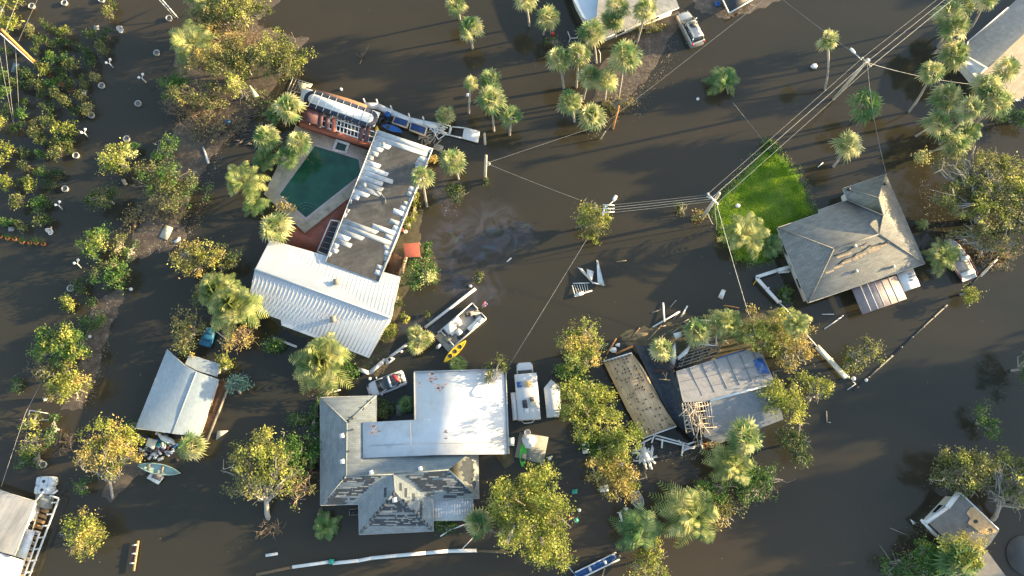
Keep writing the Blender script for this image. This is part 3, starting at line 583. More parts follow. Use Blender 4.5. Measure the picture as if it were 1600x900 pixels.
aw0, aw1 = P(482, 152, 2.12), P(583, 187, 2.12); dv = (aw1 - aw0) / np.linalg.norm(aw1 - aw0); nv = np.array([-dv[1], dv[0], 0]); ang = np.linspace(-math.pi / 2, math.pi / 2, 9)
def stad(rr, z): return [aw1 - dv * .6 + (dv * math.cos(a) * rr - nv * math.sin(-a) * rr) * 1 + [0, 0, z] for a in ang] + [aw0 + dv * .6 - (dv * math.cos(a) * rr + nv * math.sin(a) * rr) + [0, 0, z] for a in ang]
MB().slab(stad(1.12, 0), .1).build('awning', mat('navy canvas', (.02, .03, .055), .7, .25), t); MB().slab(stad(.60, .05), .08).build('skylight', WHITE, t)
mb = MB()
for k in range(9): q = aw0 + (aw1 - aw0) * (k + .5) / 9; mb.bar(q + nv * 1.1 + [0, 0, .02], q - nv * 1.1 + [0, 0, .02], .03, .1)
mb.build('awning_ribs', GREY, t)
for (a, b, m_) in [((503, 172), (500, 197), MAROON), ((513, 176), (510, 202), MAROON), ((522, 184), (521, 206), TERRA), ((568, 196), (562, 220), MAROON), ((576, 199), (571, 223), MAROON)]:
    MB().bar(P(*a, 1.9), P(*b, 1.9), .5, .06).build('roof_panel', m_, t)
mb = MB()
for k in range(15): x = 500 + k * 5.6; y = 173 + k * 1.75; mb.bar(P(x, y, 1.75), P(x - 3, y + 24, 1.75), .08, .12)
for q in (.25, .6, .95): mb.bar(P(499 - 3 * q, 172 + 24 * q, 1.85), P(588 - 3 * q, 201 + 24 * q, 1.85), .09, .1)
mb.build('rafters', WHITE, t)
for k in range(8): MB().tube([P(468 + k * 16, 189 + k * 4.8, 0), P(468 + k * 16, 189 + k * 4.8, 1.9)], .05, 6).build('post', WHITE, t)
t = thing('metal_cage', 'grey wire cage with a beige board at the left end of the annex', 'cage', P(460, 142, 0)); mb = MB()
cg = [(458, 122), (488, 132), (478, 147), (450, 140)]
for z in (.1, 1.2):
    for i in range(4): mb.bar(P(*cg[i], z), P(*cg[(i + 1) % 4], z), .05)
for p in cg: mb.bar(P(*p, .0), P(*p, 1.2), .05)
for k in range(1, 6): q = k / 6; mb.bar(P(458 + 30 * q, 122 + 10 * q, 1.2), P(450 + 28 * q, 140 + 7 * q, 1.2), .03)
mb.build('frame', STEEL, t); MB().slab([P(464, 127, 1.3), P(487, 133, 1.3), P(479, 144, 1.3), P(472, 148, 1.3)], .05).build('board', mat('beige board', (.42, .38, .27), .8), t)
t = thing('privacy_fence', 'long white panel fence leaning out from annex to the daybeds', 'fence', P(625, 175, 0))
pts = [(570, 160), (590, 161), (612, 171), (640, 183), (662, 188), (684, 192)]
for i in range(len(pts) - 1):
    a, b = pts[i], pts[i + 1]; MB().slab([P(a[0], a[1], 1.1), P(b[0], b[1], 1.1), P(b[0] - 2, b[1] + 9, .5), P(a[0] - 2, a[1] + 9, .5)], .07).build('panel', WHITE, t)
    MB().box(P(a[0], a[1], .5), (.14, .14, 1.8)).build('post', WHITE, t)
for i, (p, lab) in enumerate([([(617, 181), (640, 188), (636, 200), (612, 192)], 'left cream daybed frame with navy mattress under the white fence'), ([(642, 190), (668, 199), (664, 212), (639, 203)], 'right cream daybed frame with navy mattress nearer the palm')]):
    t = thing('daybed', lab, 'daybed', P(*np.mean(p, 0), 0), group='daybeds in the wreckage'); q = [P(*x, .65) for x in p]; MB().slab(q, .3).build('frame', mat('cream cane %d' % i, (.55, .45, .34), .8), t); qi = [np.array([x, y, .72]) for x, y in off_poly(q, .13)]; MB().slab(qi, .12).build('mattress', mat('navy mattress %d' % i, (.02, .05, .14), .8), t)
for lab, pp in [('square open frame of white panels floating left of solid panel', [(686, 192), (704, 197), (701, 211), (683, 206)]), ('second white open panel frame joined beside the solid white panel', [(706, 198), (726, 200), (723, 216), (702, 211)])]:
    t = thing('fence_section', lab, 'fence frame', P(*np.mean(pp, 0), 0), group='white frames floating by palms'); mb = MB()
    for i in range(4): mb.bar(P(*pp[i], .25), P(*pp[(i + 1) % 4], .25), .13, .1)
    mb.build('frame', WHITE, t)
tag(MB().slab([P(*p, .35) for p in ((727, 199), (750, 205), (747, 223), (722, 216))], .1).build('fence_section', WHITE), 'solid white rectangular panel floating at the end of the frames', 'panel')
r = np.random.default_rng(5)
def sticks(name, lab, cat, cx, cy, rad, n, L, w, m, z=.35, grp=None, thick=.06, seedd=0, ang=None):
    rr = np.random.default_rng(int(cx * 3 + cy) + seedd); mb = MB(); s = mpp(cx, cy)
    for k in range(n):
        c = P(cx + rr.uniform(-rad, rad), cy + rr.uniform(-rad, rad), rr.uniform(.05, z)); a = rr.uniform(0, 3.14) if ang is None else R(ang) + rr.normal() * .25; l = L * rr.uniform(.5, 1.2)
        d = np.array([math.cos(a), math.sin(a), rr.normal() * .08]) * l / 2; mb.bar(c - d, c + d, w * rr.uniform(.6, 1.3), thick)
    return tag(mb.build(name, m), lab, cat, grp, kind='stuff')
sticks('timber_debris', 'tangle of white painted battens at the end of the white fence', 'debris', 684, 205, 9, 22, 1.3, .12, WHITE, .5)
sticks('timber_debris', 'grey planks and splinters heaped below the white fence end', 'debris', 672, 214, 14, 26, 1.2, .14, WOODG, .3, seedd=3)
sticks('timber_debris', 'dark junk piled between annex and blue paddle board', 'debris', 598, 186, 7, 16, .9, .25, DARK, .4)
tag(MB().lathe([(.02, 0), (.32, .05), (.36, .7), (.30, .75), (.02, .76)], P(607, 182, 0), 14).build('storage_drum', BLUE), 'bright blue plastic drum beside the daybeds', 'drum')
tag(MB().slab([P(*p, .5) for p in ((589, 196), (592, 201), (588, 206), (585, 203))], .35).build('plastic_crate', YEL), 'yellow plastic crate at the annex corner', 'crate')
# --- grey shingle house lower centre
SH = stripes('grey shingles', (.175, .20, .205), (.215, .24, .245), 0, 4.6, .85, .18, .6, 2.2, blotch=(.30, .31, .29), b_amt=.35, b_scale=.6)
SHV = stripes('grey shingles upright', (.175, .20, .205), (.215, .24, .245), 90, 4.6, .85, .18, .6, 2.2, blotch=(.30, .31, .29), b_amt=.35, b_scale=.6)
t = thing('shingle_house', 'grey hipped shingle house with black torn patches and flat white extension', 'house', P(620, 720, 0))
zE, zR = 2.0, 3.3
V = dict(a=(500, 621, zE), b=(588, 618, zE), c=(588, 700, zE), d=(747, 697, zE), e=(748.5, 779, zE), f=(676, 780, zE), g=(677, 830, zE), h=(561, 835.5, zE), i=(560, 788, zE), j=(500.5, 789.5, zE),
         k=(542, 660, zR), l=(541, 744, zR), m=(615, 741, zR), n=(701, 734, zR), o=(617, 769, zR - .05))
pl, W = roof(t, V, ['abk', 'jakl', 'kbcl', 'lcdn', 'ned', 'jlmi', 'mnef', 'imoh', 'mfgo', 'hog'], SH, 'abcdefghij', fm=OFFW)
for fc in ('jakl', 'mfgo', 'imoh'):
    q = [W[c] + pl[fc].n * .006 for c in fc]; MB().poly(q).build('shingle_slope', SHV, t)
mb = MB(); r = np.random.default_rng(12); E = 4.5
mb = MB(); strips(mb, pl['jlmi'], [(541, 746), (596, 743), (580, 758), (560, 778), (552, 787), (506, 787)], (1, 0), 3.5, .80, r, .8, 3.2); mb.build('exposed_underlay', BLACKR, t)
mb = MB(); strips(mb, pl['mnef'], [(628, 740), (698, 736), (742, 774), (744, 777), (672, 778), (650, 757)], (1, 0), 3.5, .83, r, 1, 4); mb.build('exposed_underlay', BLACKR, t)
mb = MB(); strips(mb, pl['ned'], [(728, 716), (738, 716), (742, 764), (724, 750), (716, 728)], (1, 0), 4, 1.0, r, 3, 6); mb.build('exposed_underlay', BLACKR, t)
mb = MB(); strips(mb, pl['hog'], [(615, 776), (624, 784), (645, 800), (666, 822), (575, 822), (590, 800), (600, 790)], (1, 0), 3.5, .86, r, 1, 4); mb.build('exposed_underlay', BLACKR, t)
mb = MB(); strips(mb, pl['mfgo'], [(623, 752), (630, 756), (662, 782), (664, 812), (640, 786), (622, 764)], (0, 1), 4, .50, r, .8, 2); mb.build('exposed_underlay', BLACKR, t)
mb = MB(); strips(mb, pl['imoh'], [(598, 762), (604, 760), (604, 785), (596, 790)], (0, 1), 4, .4, r, .6, 2); mb.build('exposed_underlay', BLACKR, t)
mb = MB(); strips(mb, pl['lcdn'], [(616, 737), (700, 731), (706, 724), (690, 728), (640, 731), (616, 733)], (1, 0), 3.6, .5, r, .8, 2); mb.build('exposed_underlay', BLACKR, t)
mb = MB(); LT = mat('lifted shingle edge', (.26, .26, .24), .8, .2)
for fc, po_ in (('jlmi', [(545, 748), (592, 745), (575, 765), (515, 786)]), ('mnef', [(635, 742), (700, 738), (735, 772), (675, 776)]), ('hog', [(605, 785), (640, 797), (660, 820), (580, 820)])): mb = MB(); strips(mb, pl[fc], po_, (1, 0), 1.6, .2, r, 1.2, 5, .022); mb.build('lifted_shingles', LT, t)
mb = MB()
for a, b in (((542, 660), (586, 620)), ((541, 744), (512, 778)), ((617, 769), (563, 833)), ((617, 769), (675, 828)), ((701, 734), (725, 714)), ((615, 752), (617, 769))):
    nn = max(3, int(math.hypot(b[0] - a[0], b[1] - a[1]) / 7))
    for q in range(nn):
        if r.uniform() < .3: continue
        u = (q + .5) / nn; z = zR + (zE - zR) * u if b[1] != 769 else zR; c = P(a[0] + (b[0] - a[0]) * u, a[1] + (b[1] - a[1]) * u, z + .06); MB().box(c, (.34, .28, .05), r.uniform(0, 3)).build('broken_ridge_cap', DARK, t)
mb = MB()
for a, b, z1, z2 in (('a', 'k', 0, 0), ('k', 'l', 0, 0), ('k', 'b', 0, 0), ('l', 'j', 0, 0), ('l', 'm', 0, 0), ('m', 'n', 0, 0), ('n', 'e', 0, 0), ('o', 'h', 0, 0), ('o', 'g', 0, 0), ('m', 'o', 0, 0)): mb.tube([W[a] + [0, 0, .01], W[b] + [0, 0, .01]], .07, 5)
mb.build('ridge_caps', SHV, t)
vents(t, pl['jakl'], [(535, 681), (535.5, 721)], .34, WHITE); vents(t, pl['lcdn'], [(580.5, 747 - 9), (657, 732)], .3, WHITE); vents(t, pl['hog'], [(617, 781)], .34, WHITE)
mb = MB()
for p, z in (((552, 671), .5), ((546, 705), .5)): c = pl['kbcl'].at(*p, .05); mb.tube([c, c + [0, 0, .5]], .09, 8)
mb.build('flue', DARK, t)
WR = mat('white flat roof', (.52, .54, .56), .6, .05, 1.2, dirt=(.34, .34, .34), dirt_amt=.8, dscale=.45)
MB().slab([P(*p, 2.75) for p in ((647, 581), (790, 577), (795, 709.5), (680, 711), (567.5, 715.5), (566.5, 660), (648, 656))], .22).build('white_flat_roof', WR, t)
walls(t, [P(*p, 2.5) for p in ((647, 581), (790, 577), (795, 709.5), (680, 711), (567.5, 715.5), (566.5, 660), (648, 656))], 2.55, WALLC, .35)
mb = MB(); eg = [P(*p, 2.78) for p in ((647, 581), (790, 577), (795, 709.5), (567.5, 715.5), (566.5, 660), (648, 656))]
for i in (0, 1, 5): mb.bar(eg[i], eg[(i + 1) % 6], .13, .12)
mb.build('gutter', GREY, t)
MIL = mat('mildew stain', (.27, .22, .22), .8, .3); pf = flat(2.757); r = np.random.default_rng(8); mb = MB()
for (cx, cy, sx, sy, k) in [(675, 590, 6, 9, 26), (688, 606, 9, 5, 22), (655, 600, 6, 3, 6), (583, 668, 8, 3, 14), (584, 676, 8, 4, 12), (696, 680, 3, 16, 9)]:
    for _ in range(k):
        c = (cx + r.normal() * sx * .5, cy + r.normal() * sy * .6); w, h_ = r.uniform(.6, 4.2), r.uniform(.5, 1.6); mb.poly([pf.at(c[0] + w * math.cos(a) * r.uniform(.5, 1.2), c[1] + h_ * math.sin(a) * r.uniform(.5, 1.2), .004) for a in np.linspace(0, 5.3, 6)])
    mb.build('membrane_stain', MIL, t); mb = MB()
mb = MB(); mb.tube([pf.at(*p, .02) for p in ((578, 697), (640, 694), (700, 693), (791, 690))], .02, 4); mb.tube([pf.at(*p, .02) for p in ((641, 658), (643, 700))], .015, 4); mb.build('roof_seam', GREY, t)
t = thing('metal_awning', 'small pale ribbed metal awning at lower right corner of the shingle house', 'awning', P(708, 797, 0))
aw = [P(*p) for p in ((677, 780, 1.9), (739, 779, 1.9), (739, 813, 1.5), (677, 814, 1.5))]; MB().slab(aw, .06).build('roof', RIB, t); pa = Plane(*aw[:3]); mb = MB(); ribs(mb, pa, (677, 780), (739, 779), (677, 814), (739, 813), 15, .05, .05); mb.build('ribs', RIB, t)
for p in ((737, 811), (680, 812)): MB().tube([P(*p, -.8), P(*p, 1.5)], .05, 6).build('post', WHITE, t)
t = thing('shade_tree_branch', 'broken leafy branch lying across the top edge of white flat roof', 'branch', P(772, 600, 2.8)); mb = MB(); lb = MB(); r = np.random.default_rng(77)
st_ = limb(mb, P(761, 620, 2.85), P(776, 590, 3.2), .06, .03, r, 4, .05); 
for e in ((764, 572, 3.2), (768, 583, 3.2), (779, 563, 3.6), (785, 572, 3.4), (790, 575, 3.1), (763, 590, 3.0), (785, 562, 3.5)):
    E_ = P(*e); limb(mb, st_[3], E_, .03, .01, r, 3, .2, 4); leafcards(lb, E_ + r.normal(size=(70, 3)) * [.25, .3, .15], .13, .7, r=r)
mb.build('twigs', BARK, t); lb.build('leaves', LEAF['olive'], t)
# --- hip roof house on the right
SHR = stripes('tan grey shingles', (.17, .17, .155), (.215, .21, .185), 17, 4.2, .85, .22, .7, 2.0, blotch=(.15, .15, .14), b_amt=.3, b_scale=.4)
t = thing('hip_roof_house', 'large hipped house with grey tan shingles beside the green lawn', 'house', P(1335, 380, 0))
zE, zR = 2.0, 4.3
V = dict(a=(1214.7, 356, zE), b=(1281, 333, zE), c=(1279.5, 328, zE), d=(1324, 312.5, zE), e=(1318, 294, zE), f=(1384, 272, zE), g=(1445.3, 412, zE), h=(1262.7, 473, zE), i=(1302.7, 389, zR), j=(1373, 366, zR), k=(1380, 337, zR), l=(1372, 309, zR - .4))
pl, W = roof(t, V, ['aih', 'abcdkji', 'dkle', 'elf', 'fgjkl', 'hijg'], SHR, 'abcdefgh', fm=WHITE)
pl['abcdkji'] = Plane(W['a'], W['b'], W['i']); mb = MB()
for a, b in ('ai', 'hi', 'ij', 'jg', 'jk', 'kl', 'lf', 'le', 'kd'): mb.tube([W[a] + [0, 0, .02], W[b] + [0, 0, .02]], .08, 5)
mb.build('ridge_caps', SHR, t)
r = np.random.default_rng(21); mb = MB()
for po_ in ([(1303, 402), (1330, 392), (1352, 382), (1360, 377), (1357, 381), (1335, 393), (1312, 404)], [(1311, 414), (1330, 404), (1350, 396), (1362, 385), (1390, 381), (1372, 390), (1352, 398), (1338, 407), (1322, 412), (1300, 424), (1288, 428)]):
    strips(mb, pl['hijg'], po_, (1, -.34), 3, .95, r, 1, 3)
mb.build('torn_shingles', mat('bare roof felt', (.33, .25, .16), .85, .35, 3), t)
mb = MB()
for a, b in (((1303, 400), (1356, 379)), ((1311, 412), (1362, 384)), ((1362, 384), (1390, 380))): 
    pts_ = [pl['hijg'].at(a[0] + (b[0] - a[0]) * q + r.normal() * 1.2, a[1] + (b[1] - a[1]) * q + r.normal() * 1.2, .05) for q in np.linspace(0, 1, 8)]; mb.tube(pts_, .05, 4)
mb.build('lifted_edge', DARK, t)
vents(t, pl['hijg'], [(1337, 424), (1395, 417), (1335, 385)], .25, GREY); vents(t, pl['elf'], [(1325.5, 296), (1382, 288)], .22, DARK)
t = thing('patio_cover', 'brown stained flat patio roof on the lower side of the hipped house', 'patio cover', P(1373, 460, 0))
pc_ = [P(*p, 1.7) for p in ((1330.7, 450), (1400, 430.7), (1417, 466.7), (1348, 491.5))]; MB().slab(pc_, .1).build('roof', mat('stained patio roof', (.26, .21, .20), .6, .2, .8, dirt=(.42, .36, .30), dirt_amt=.7, dscale=.5), t)
mb = MB(); ribs(mb, Plane(*pc_[:3]), (1344, 446), (1388, 434), (1361, 486), (1405, 471), 4, .05, .03); mb.build('seams', OFFW, t)
for p in ((1350, 489), (1415, 466), (1382, 478)): MB().tube([P(*p, -.8), P(*p, 1.65)], .06, 6).build('post', WHITE, t)
t = thing('canopy', 'small pale blue white canopy panel with three chairs outline beside patio roof', 'canopy', P(1420, 437, 0)); t['label'] = 'small pale canopy panel right of the brown patio roof'
MB().slab([P(*p, 1.5) for p in ((1401, 428), (1426.7, 419), (1438, 446.7), (1413, 456))], .08).build('roof', WHITE, t)
mb = MB()
for k in range(3): c = P(1424 + k * 1.2, 428 + k * 5, 1.56); mb.bar(c - [.3, 0, 0], c + [.3, .1, 0], .18, .06)
mb.build('slats', GREY, t)
for p in ((1413, 455), (1437, 446)): MB().tube([P(*p, -.8), P(*p, 1.45)], .05, 6).build('post', WHITE, t)
# --- small blue grey house on the left
SB = mat('blue grey roof', (.25, .30, .33), .7, .12, 2.5, dirt=(.34, .38, .40), dirt_amt=.35, dscale=.8, bump=.3)
t = thing('cottage', 'small cottage with plain blue grey gable roof, left of centre', 'house', P(278, 620, 0))
V = dict(a=(261, 546, 1.7), b=(288, 571, 2.5), c=(307, 581, 2.7), d=(269, 677, 2.7), e=(212, 669, 1.7), f=(341, 593, 1.7), g=(311, 682, 1.7))
pl, W = roof(t, V, ['abcde', 'cfgd'], SB, 'abcfgde', fm=WHITE, inset=.4)
pe, _ = roof(t, dict(a=(296, 554.5, 1.6), b=(344, 569, 1.6), c=(338, 588, 1.6), d=(308, 579, 1.8), e=(289, 569, 1.8)), ['abcde'], SB, 'abcde', name='porch_roof', wall=False, fm=WHITE)
walls(t, [P(*p, 1.5) for p in ((296, 554.5), (344, 569), (338, 588), (289, 569))], 1.4, WALLC, .3)
mb = MB(); mb.tube([W['c'] + [0, 0, .01], W['d'] + [0, 0, .01]], .06, 5); mb.build('ridge_cap', SB, t)
mb = MB(); mb.slab([P(*p, .25) for p in ((344, 592), (360, 598), (323, 690), (311, 684))], .5); o = mb.build('planting_bed', mat('bed mulch', (.13, .07, .04), .9, .4, 4)); tag(o, 'narrow brown planting bed along the right wall of the cottage', 'flower bed')
t = thing('bed_edging', 'weathered timber edging along the outer side of cottage planting bed', 'edging', P(345, 645, 0)); MB().bar(P(360, 598, .2), P(323, 690, .2), .2, .3).build('board', WOODG, t)
# --- wrecked house right of centre
t = thing('wrecked_house', 'badly wrecked house with grey slope, lower grey slope and smashed corner of timbers', 'house', P(1130, 625, 0))
SGW = mat('worn grey roofing', (.27, .26, .25), .85, .15, 2, dirt=(.17, .17, .17), dirt_amt=.5, dscale=.8, bump=.3); SG2 = mat('dark grey roofing', (.17, .185, .20), .85, .15, 2, dirt=(.25, .25, .25), dirt_amt=.4, dscale=.8, bump=.3)
V = dict(a=(1057, 580.7, 2.0), b=(1165, 547, 2.0), c=(1191, 554, 2.0), d=(1211, 598, 2.9), e=(1110.7, 625.5, 2.9), f=(1068, 628, 2.8))
pl, W = roof(t, V, ['abcdef'], SGW, 'abcdef', name='upper_roof', fm=WHITE, inset=.3); pu = Plane(W['a'], W['b'], W['e'])
mb = MB()
for k in range(1, 7): a = (1057 + 19.5 * k, 580 - 5.6 * k); mb.tube([pu.at(*a, .02), pu.at(a[0] + 21, a[1] + 44, .02)], .05, 4)
for q in (.33, .66): mb.tube([pu.at(1057 + 12 * q, 582 + 46 * q, .02), pu.at(1185 + 22 * q, 556 + 44 * q, .02)], .025, 4)
mb.build('roof_battens', SG2, t)
V = dict(a=(1110, 627, 2.8), b=(1211, 600, 2.8), c=(1224, 655, 1.9), d=(1124, 692, 1.9), e=(1100, 682, 1.9), f=(1104, 640, 2.6)); pl2, W2 = roof(t, V, ['abcdef'], SG2, 'abcdef', name='lower_roof', fm=OFFW, inset=.3)
mb = MB(); mb.bar(P(1110, 626, 2.95), P(1210, 599, 2.95), .22, .1); mb.build('ridge_flashing', WHITE, t)
r = np.random.default_rng(31); mb = MB()
for k in range(11): a = (1066 + k * 4.3, 630 - k * .4); mb.bar(P(*a, 2.75), P(a[0] + 7 + r.normal() * 2, a[1] + 44 + r.normal() * 5, 2.2), .10, .10)
for k in range(7): a = (1065 + k * 1.2, 634 + k * 6); mb.bar(P(*a, 2.8 - .08 * k), P(a[0] + 42 + r.normal() * 6, a[1] - 3 + r.normal() * 3, 2.75 - .08 * k), .09, .12)
for k in range(14): c = P(1085 + r.normal() * 12, 652 + r.normal() * 14, 2.7); d = r.normal(size=3) * [.8, .8, .25]; mb.bar(c - d, c + d, .08, .1)
mb.build('broken_rafters', mat('pale weathered rafters', (.50, .42, .32), .85, .3), t)
MB().slab(fl((1064, 630, 1.5), (1112, 625, 1.5), (1106, 680, 1.2), (1078, 668, 1.2)), .3).build('ceiling', mat('rust brown boards', (.20, .09, .06), .85, .4, 2), t)
mb = MB()
for k in range(26): c = (1087 + r.normal() * 10, 648 + r.normal() * 10); s_ = r.uniform(1, 4); mb.slab([P(c[0] + s_ * math.cos(a) * r.uniform(.5, 1.2), c[1] + s_ * math.sin(a) * r.uniform(.5, 1.2), 2.15 + r.uniform(0, .3)) for a in np.linspace(0, 5, 5)], .1)
mb.build('torn_insulation', mat('insulation', (.72, .56, .28), .95, .25, 4), t)
MB().slab([pu.at(*p, .05) for p in ((1177, 563), (1190, 558), (1197, 570), (1204, 583), (1186, 583), (1181, 572))], .03).build('blue_tarp', mat('blue tarp', (.02, .09, .28), .6, .5, 3, dirt=(.28, .25, .22), dirt_amt=1.0, dscale=1.8), t)
mb = MB(); mb.bar(P(1120, 560.5, 2.03), P(1166, 546, 2.03), .12, .08); mb.build('tarp_edge', BLUE, t)
t = thing('torn_roof_deck', 'fallen roof section of bare brown plywood boards with curved torn edge', 'roof section', P(1000, 610, 0))
PLY = stripes('plywood boards', (.52, .37, .21), (.60, .44, .27), -66, 2.3, .85, .25, 1.0, 1.2, blotch=(.3, .22, .14), b_amt=.4, b_scale=.8)
cv = [(943, 565, 1.1), (987, 551.5, 1.2), (1003, 572, 1.3), (1016, 595, 1.4), (1030, 622, 1.4), (1043, 645, 1.3), (1057, 665, 1.2), (1004.7, 684, .9), (980, 640, .9), (960, 600, 1.0)]
MB().slab([P(*p) for p in cv], .22).build('boards', PLY, t); pp_ = Plane(P(*cv[0]), P(*cv[3]), P(*cv[7])); mb = MB()
for k in range(1, 8):
    for j in range(26):
        u, v = k / 8 + r.normal() * .004, j / 26
        if r.uniform() < .68 and j: continue
        a = np.array([943 + 44 * u, 565 - 13.5 * u]); b = np.array([1005 + 50 * u, 683 - 19 * u]); q = a + (b - a) * v; q2 = a + (b - a) * (v + .018); MB().bar(P(q[0], q[1], 1.16 + .3 * math.sin(v * 3) * u), P(q2[0], q2[1], 1.16 + .3 * math.sin(v * 3) * u), .035, .44).build('nail_gap', DARK, t)
mb = MB(); mb.bar(P(943, 565, 1.15), P(987, 551.5, 1.25), .15, .2); mb.bar(P(1004, 685, .95), P(1057, 666, 1.25), .12, .3); mb.build('edge', WHITE, t)
t = thing('roofing_felt', 'sagging black felt sheet draped between bare boards and grey slope', 'felt sheet', P(1045, 610, 0))
L1 = [(992, 540), (1005, 568), (1018, 595), (1032, 622), (1046, 648), (1062, 668), (1085, 690)]; L2 = [(1028, 540), (1040, 560), (1056, 590), (1066, 625), (1074, 655), (1090, 678), (1108, 688)]; rg = []
for i in range(7):
    row = []
    for j in range(9): u = j / 8; row.append(P(L1[i][0] * (1 - u) + L2[i][0] * u, L1[i][1] * (1 - u) + L2[i][1] * u, 1.15 + .75 * u - .7 * math.sin(math.pi * u) + r.normal() * .07))
    rg.append(row)
MB().rings(rg, closed=False, caps=False).build('felt', BLACKR, t, smooth=True)
t = thing('pergola', 'row of bare grey pergola rafters behind the grey slope', 'pergola', P(1095, 548, 0)); mb = MB()
for k in range(8): a = (1058 + k * 2.4, 574 - k * 5.5); mb.bar(P(*a, 1.7), P(a[0] + 62, a[1] - 20, 1.7), .07, .12)
for k in range(5): a = (1064 + k * 14, 574 - k * 5); mb.bar(P(*a, 1.6), P(a[0] + 14, a[1] - 38, 1.6), .07, .12)
mb.build('rafters', WOODG, t)
for p in ((1062, 572), (1122, 550), (1080, 534), (1128, 520)): MB().bar(P(*p, -.5), P(*p, 1.65), .12).build('post', OFFW, t)
t = thing('window_frame', 'upright white rectangular frame among the palm fronds above the pergola', 'frame', P(1110, 520, 0)); mb = MB()
q = [(1092, 500), (1119, 502), (1119, 540), (1094, 538)]
for i in range(3): mb.bar(P(*q[i], 1.9), P(*q[i + 1], 1.9), .1)
mb.bar(P(1093, 520, 1.9), P(1119, 521, 1.9), .08); mb.build('frame', WHITE, t)
for p in q: MB().bar(P(*p, 0), P(*p, 1.9), .09).build('post', WHITE, t)
for lab, pp in (('crumpled white sheet metal beside the swept palm', [(1046, 575, .9), (1050, 545, 2.2), (1055, 535, 2.6), (1057, 560, 1.6), (1052, 577, .8)]), ('bent white metal strip leaning over the pergola', [(1058, 558, 1.8), (1076, 541, 2.0), (1080, 539, 2.1), (1074, 552, 1.9), (1060, 563, 1.7)]), ('grey white folded sheet on the pergola top corner', [(1052, 521, 1.5), (1064, 518, 1.6), (1066, 525, 1.5), (1056, 530, 1.5)])):
    tag(MB().slab([P(*p) for p in pp], .05).build('sheet_metal', OFFW), lab, 'sheet metal')
sticks('timber_debris', 'dark broken beams at the foot of the swept palm', 'debris', 1038, 572, 9, 14, 1.8, .14, mat('burnt beams', (.10, .05, .04), .9), 1.6, ang=-20)
t = thing('steel_truss', 'twisted white carport frame in the water below the torn roof', 'frame', P(1060, 690, 0)); mb = MB()
tl = [((1020, 679), (1075, 694)), ((1024, 685), (1085, 700)), ((1022, 680), (1018, 692)), ((1075, 694), (1100, 685)), ((1068, 692), (1065, 712)), ((1065, 705), (1094, 694)), ((1035, 686), (1034, 700)), ((1094, 688), (1098, 702)), ((1085, 700), (1066, 700)), ((1106, 683), (1116, 685)), ((1116, 685), (1108, 694)), ((1060, 688), (1066, 695)), ((1000, 694), (1024, 681))]
for a, b in tl: mb.bar(P(*a, .9), P(*b, .6), .16, .12)
mb.build('frame', WHITE, t)
sticks('timber_debris', 'splintered raw timbers around the smashed roof corner', 'debris', 1098, 672, 14, 20, 1.8, .09, WOOD, 1.6, seedd=5)
sticks('timber_debris', 'white broken boards under the golden tree crown', 'debris', 1008, 712, 11, 22, 1.7, .18, WHITE, .5)
# --- house at the top edge
t = thing('top_house', 'house cut by the top edge with pale blue metal slope and grey shingle slope', 'house', P(970, 5, 0))
PB = mat('pale blue metal roof', (.42, .50, .56), .5, .06, 1)
pl, W = roof(t, dict(a=(880, -45, 2.0), b=(896, 0, 2.0), c=(910, 27, 2.0), d=(932, 42, 2.0), e=(958, -20, 2.4), f=(960, -60, 2.4)), ['abcdef'], PB, 'abcdef', name='metal_roof', fm=WHITE)
SHT = stripes('top shingles', (.30, .29, .26), (.38, .36, .32), -20, 2.4, .85, .2, .7, 2)
roof(t, dict(a=(940, -55, 3.0), b=(930, 50, 2.05), c=(944, 57, 2.05), d=(1061, 11, 2.05), e=(1040, -40, 3.2)), ['abcde'], SHT, 'abcde', fm=WHITE, fascia=.25)
MB().slab([P(*p, 1.4) for p in ((937, 57), (960, 46), (961, 52), (940, 63))], .3).build('gutter_box', WHITE, t)
# --- house in the upper right corner
t = thing('corner_house', 'upper right house with dark grey roof slope and tan lower slope', 'house', P(1560, 85, 0))
DG = mat('dark grey roof', (.15, .17, .18), .8, .18, 2, dirt=(.24, .25, .25), dirt_amt=.5, dscale=.5, bump=.3); TN = stripes('tan shingles', (.33, .28, .20), (.40, .34, .25), 45, 2.4, .85, .2, .6, 2)
pl, W = roof(t, dict(a=(1574.7, 12, 1.9), b=(1512, 65.5, 1.9), c=(1504, 97, 1.9), d=(1544, 106, 3.0), e=(1660, -5, 3.0), f=(1630, -40, 1.9), g=(1525, 122, 1.9), h=(1590, 158, 1.9), i=(1680, 90, 1.9)), ['abcdef', 'dghie'], DG, None)
MB().poly([P(1544, 106, 3.02), P(1527, 126, 1.95), P(1590, 158, 1.92), P(1680, 90, 1.92), P(1660, -5, 3.02)]).build('tan_slope', TN, t)
mb = MB(); mb.slab([P(1512, 87, 1.98), P(1544, 106, 3.06), P(1526, 124, 2.0), P(1502, 97, 1.97)], .08); mb.build('gable_trim', WHITE, t)
for a, b in (((1574.7, 12, 1.97), (1512, 65.5, 1.97)), ((1512, 65.5, 1.97), (1503, 97, 1.97)), ((1526, 126, 1.97), (1590, 158, 1.97))): MB().bar(P(*a), P(*b), .12, .16).build('gutter', WHITE, t)
walls(t, [P(*p, 1.8) for p in ((1574.7, 12), (1506, 72), (1505, 97), (1526, 122), (1590, 158), (1680, 90), (1640, -30))], 1.88, WALLC, .4)
t = thing('lattice_screen', 'white lattice screen at the right edge under the tan roof', 'screen', P(1592, 150, 0)); mb = MB()
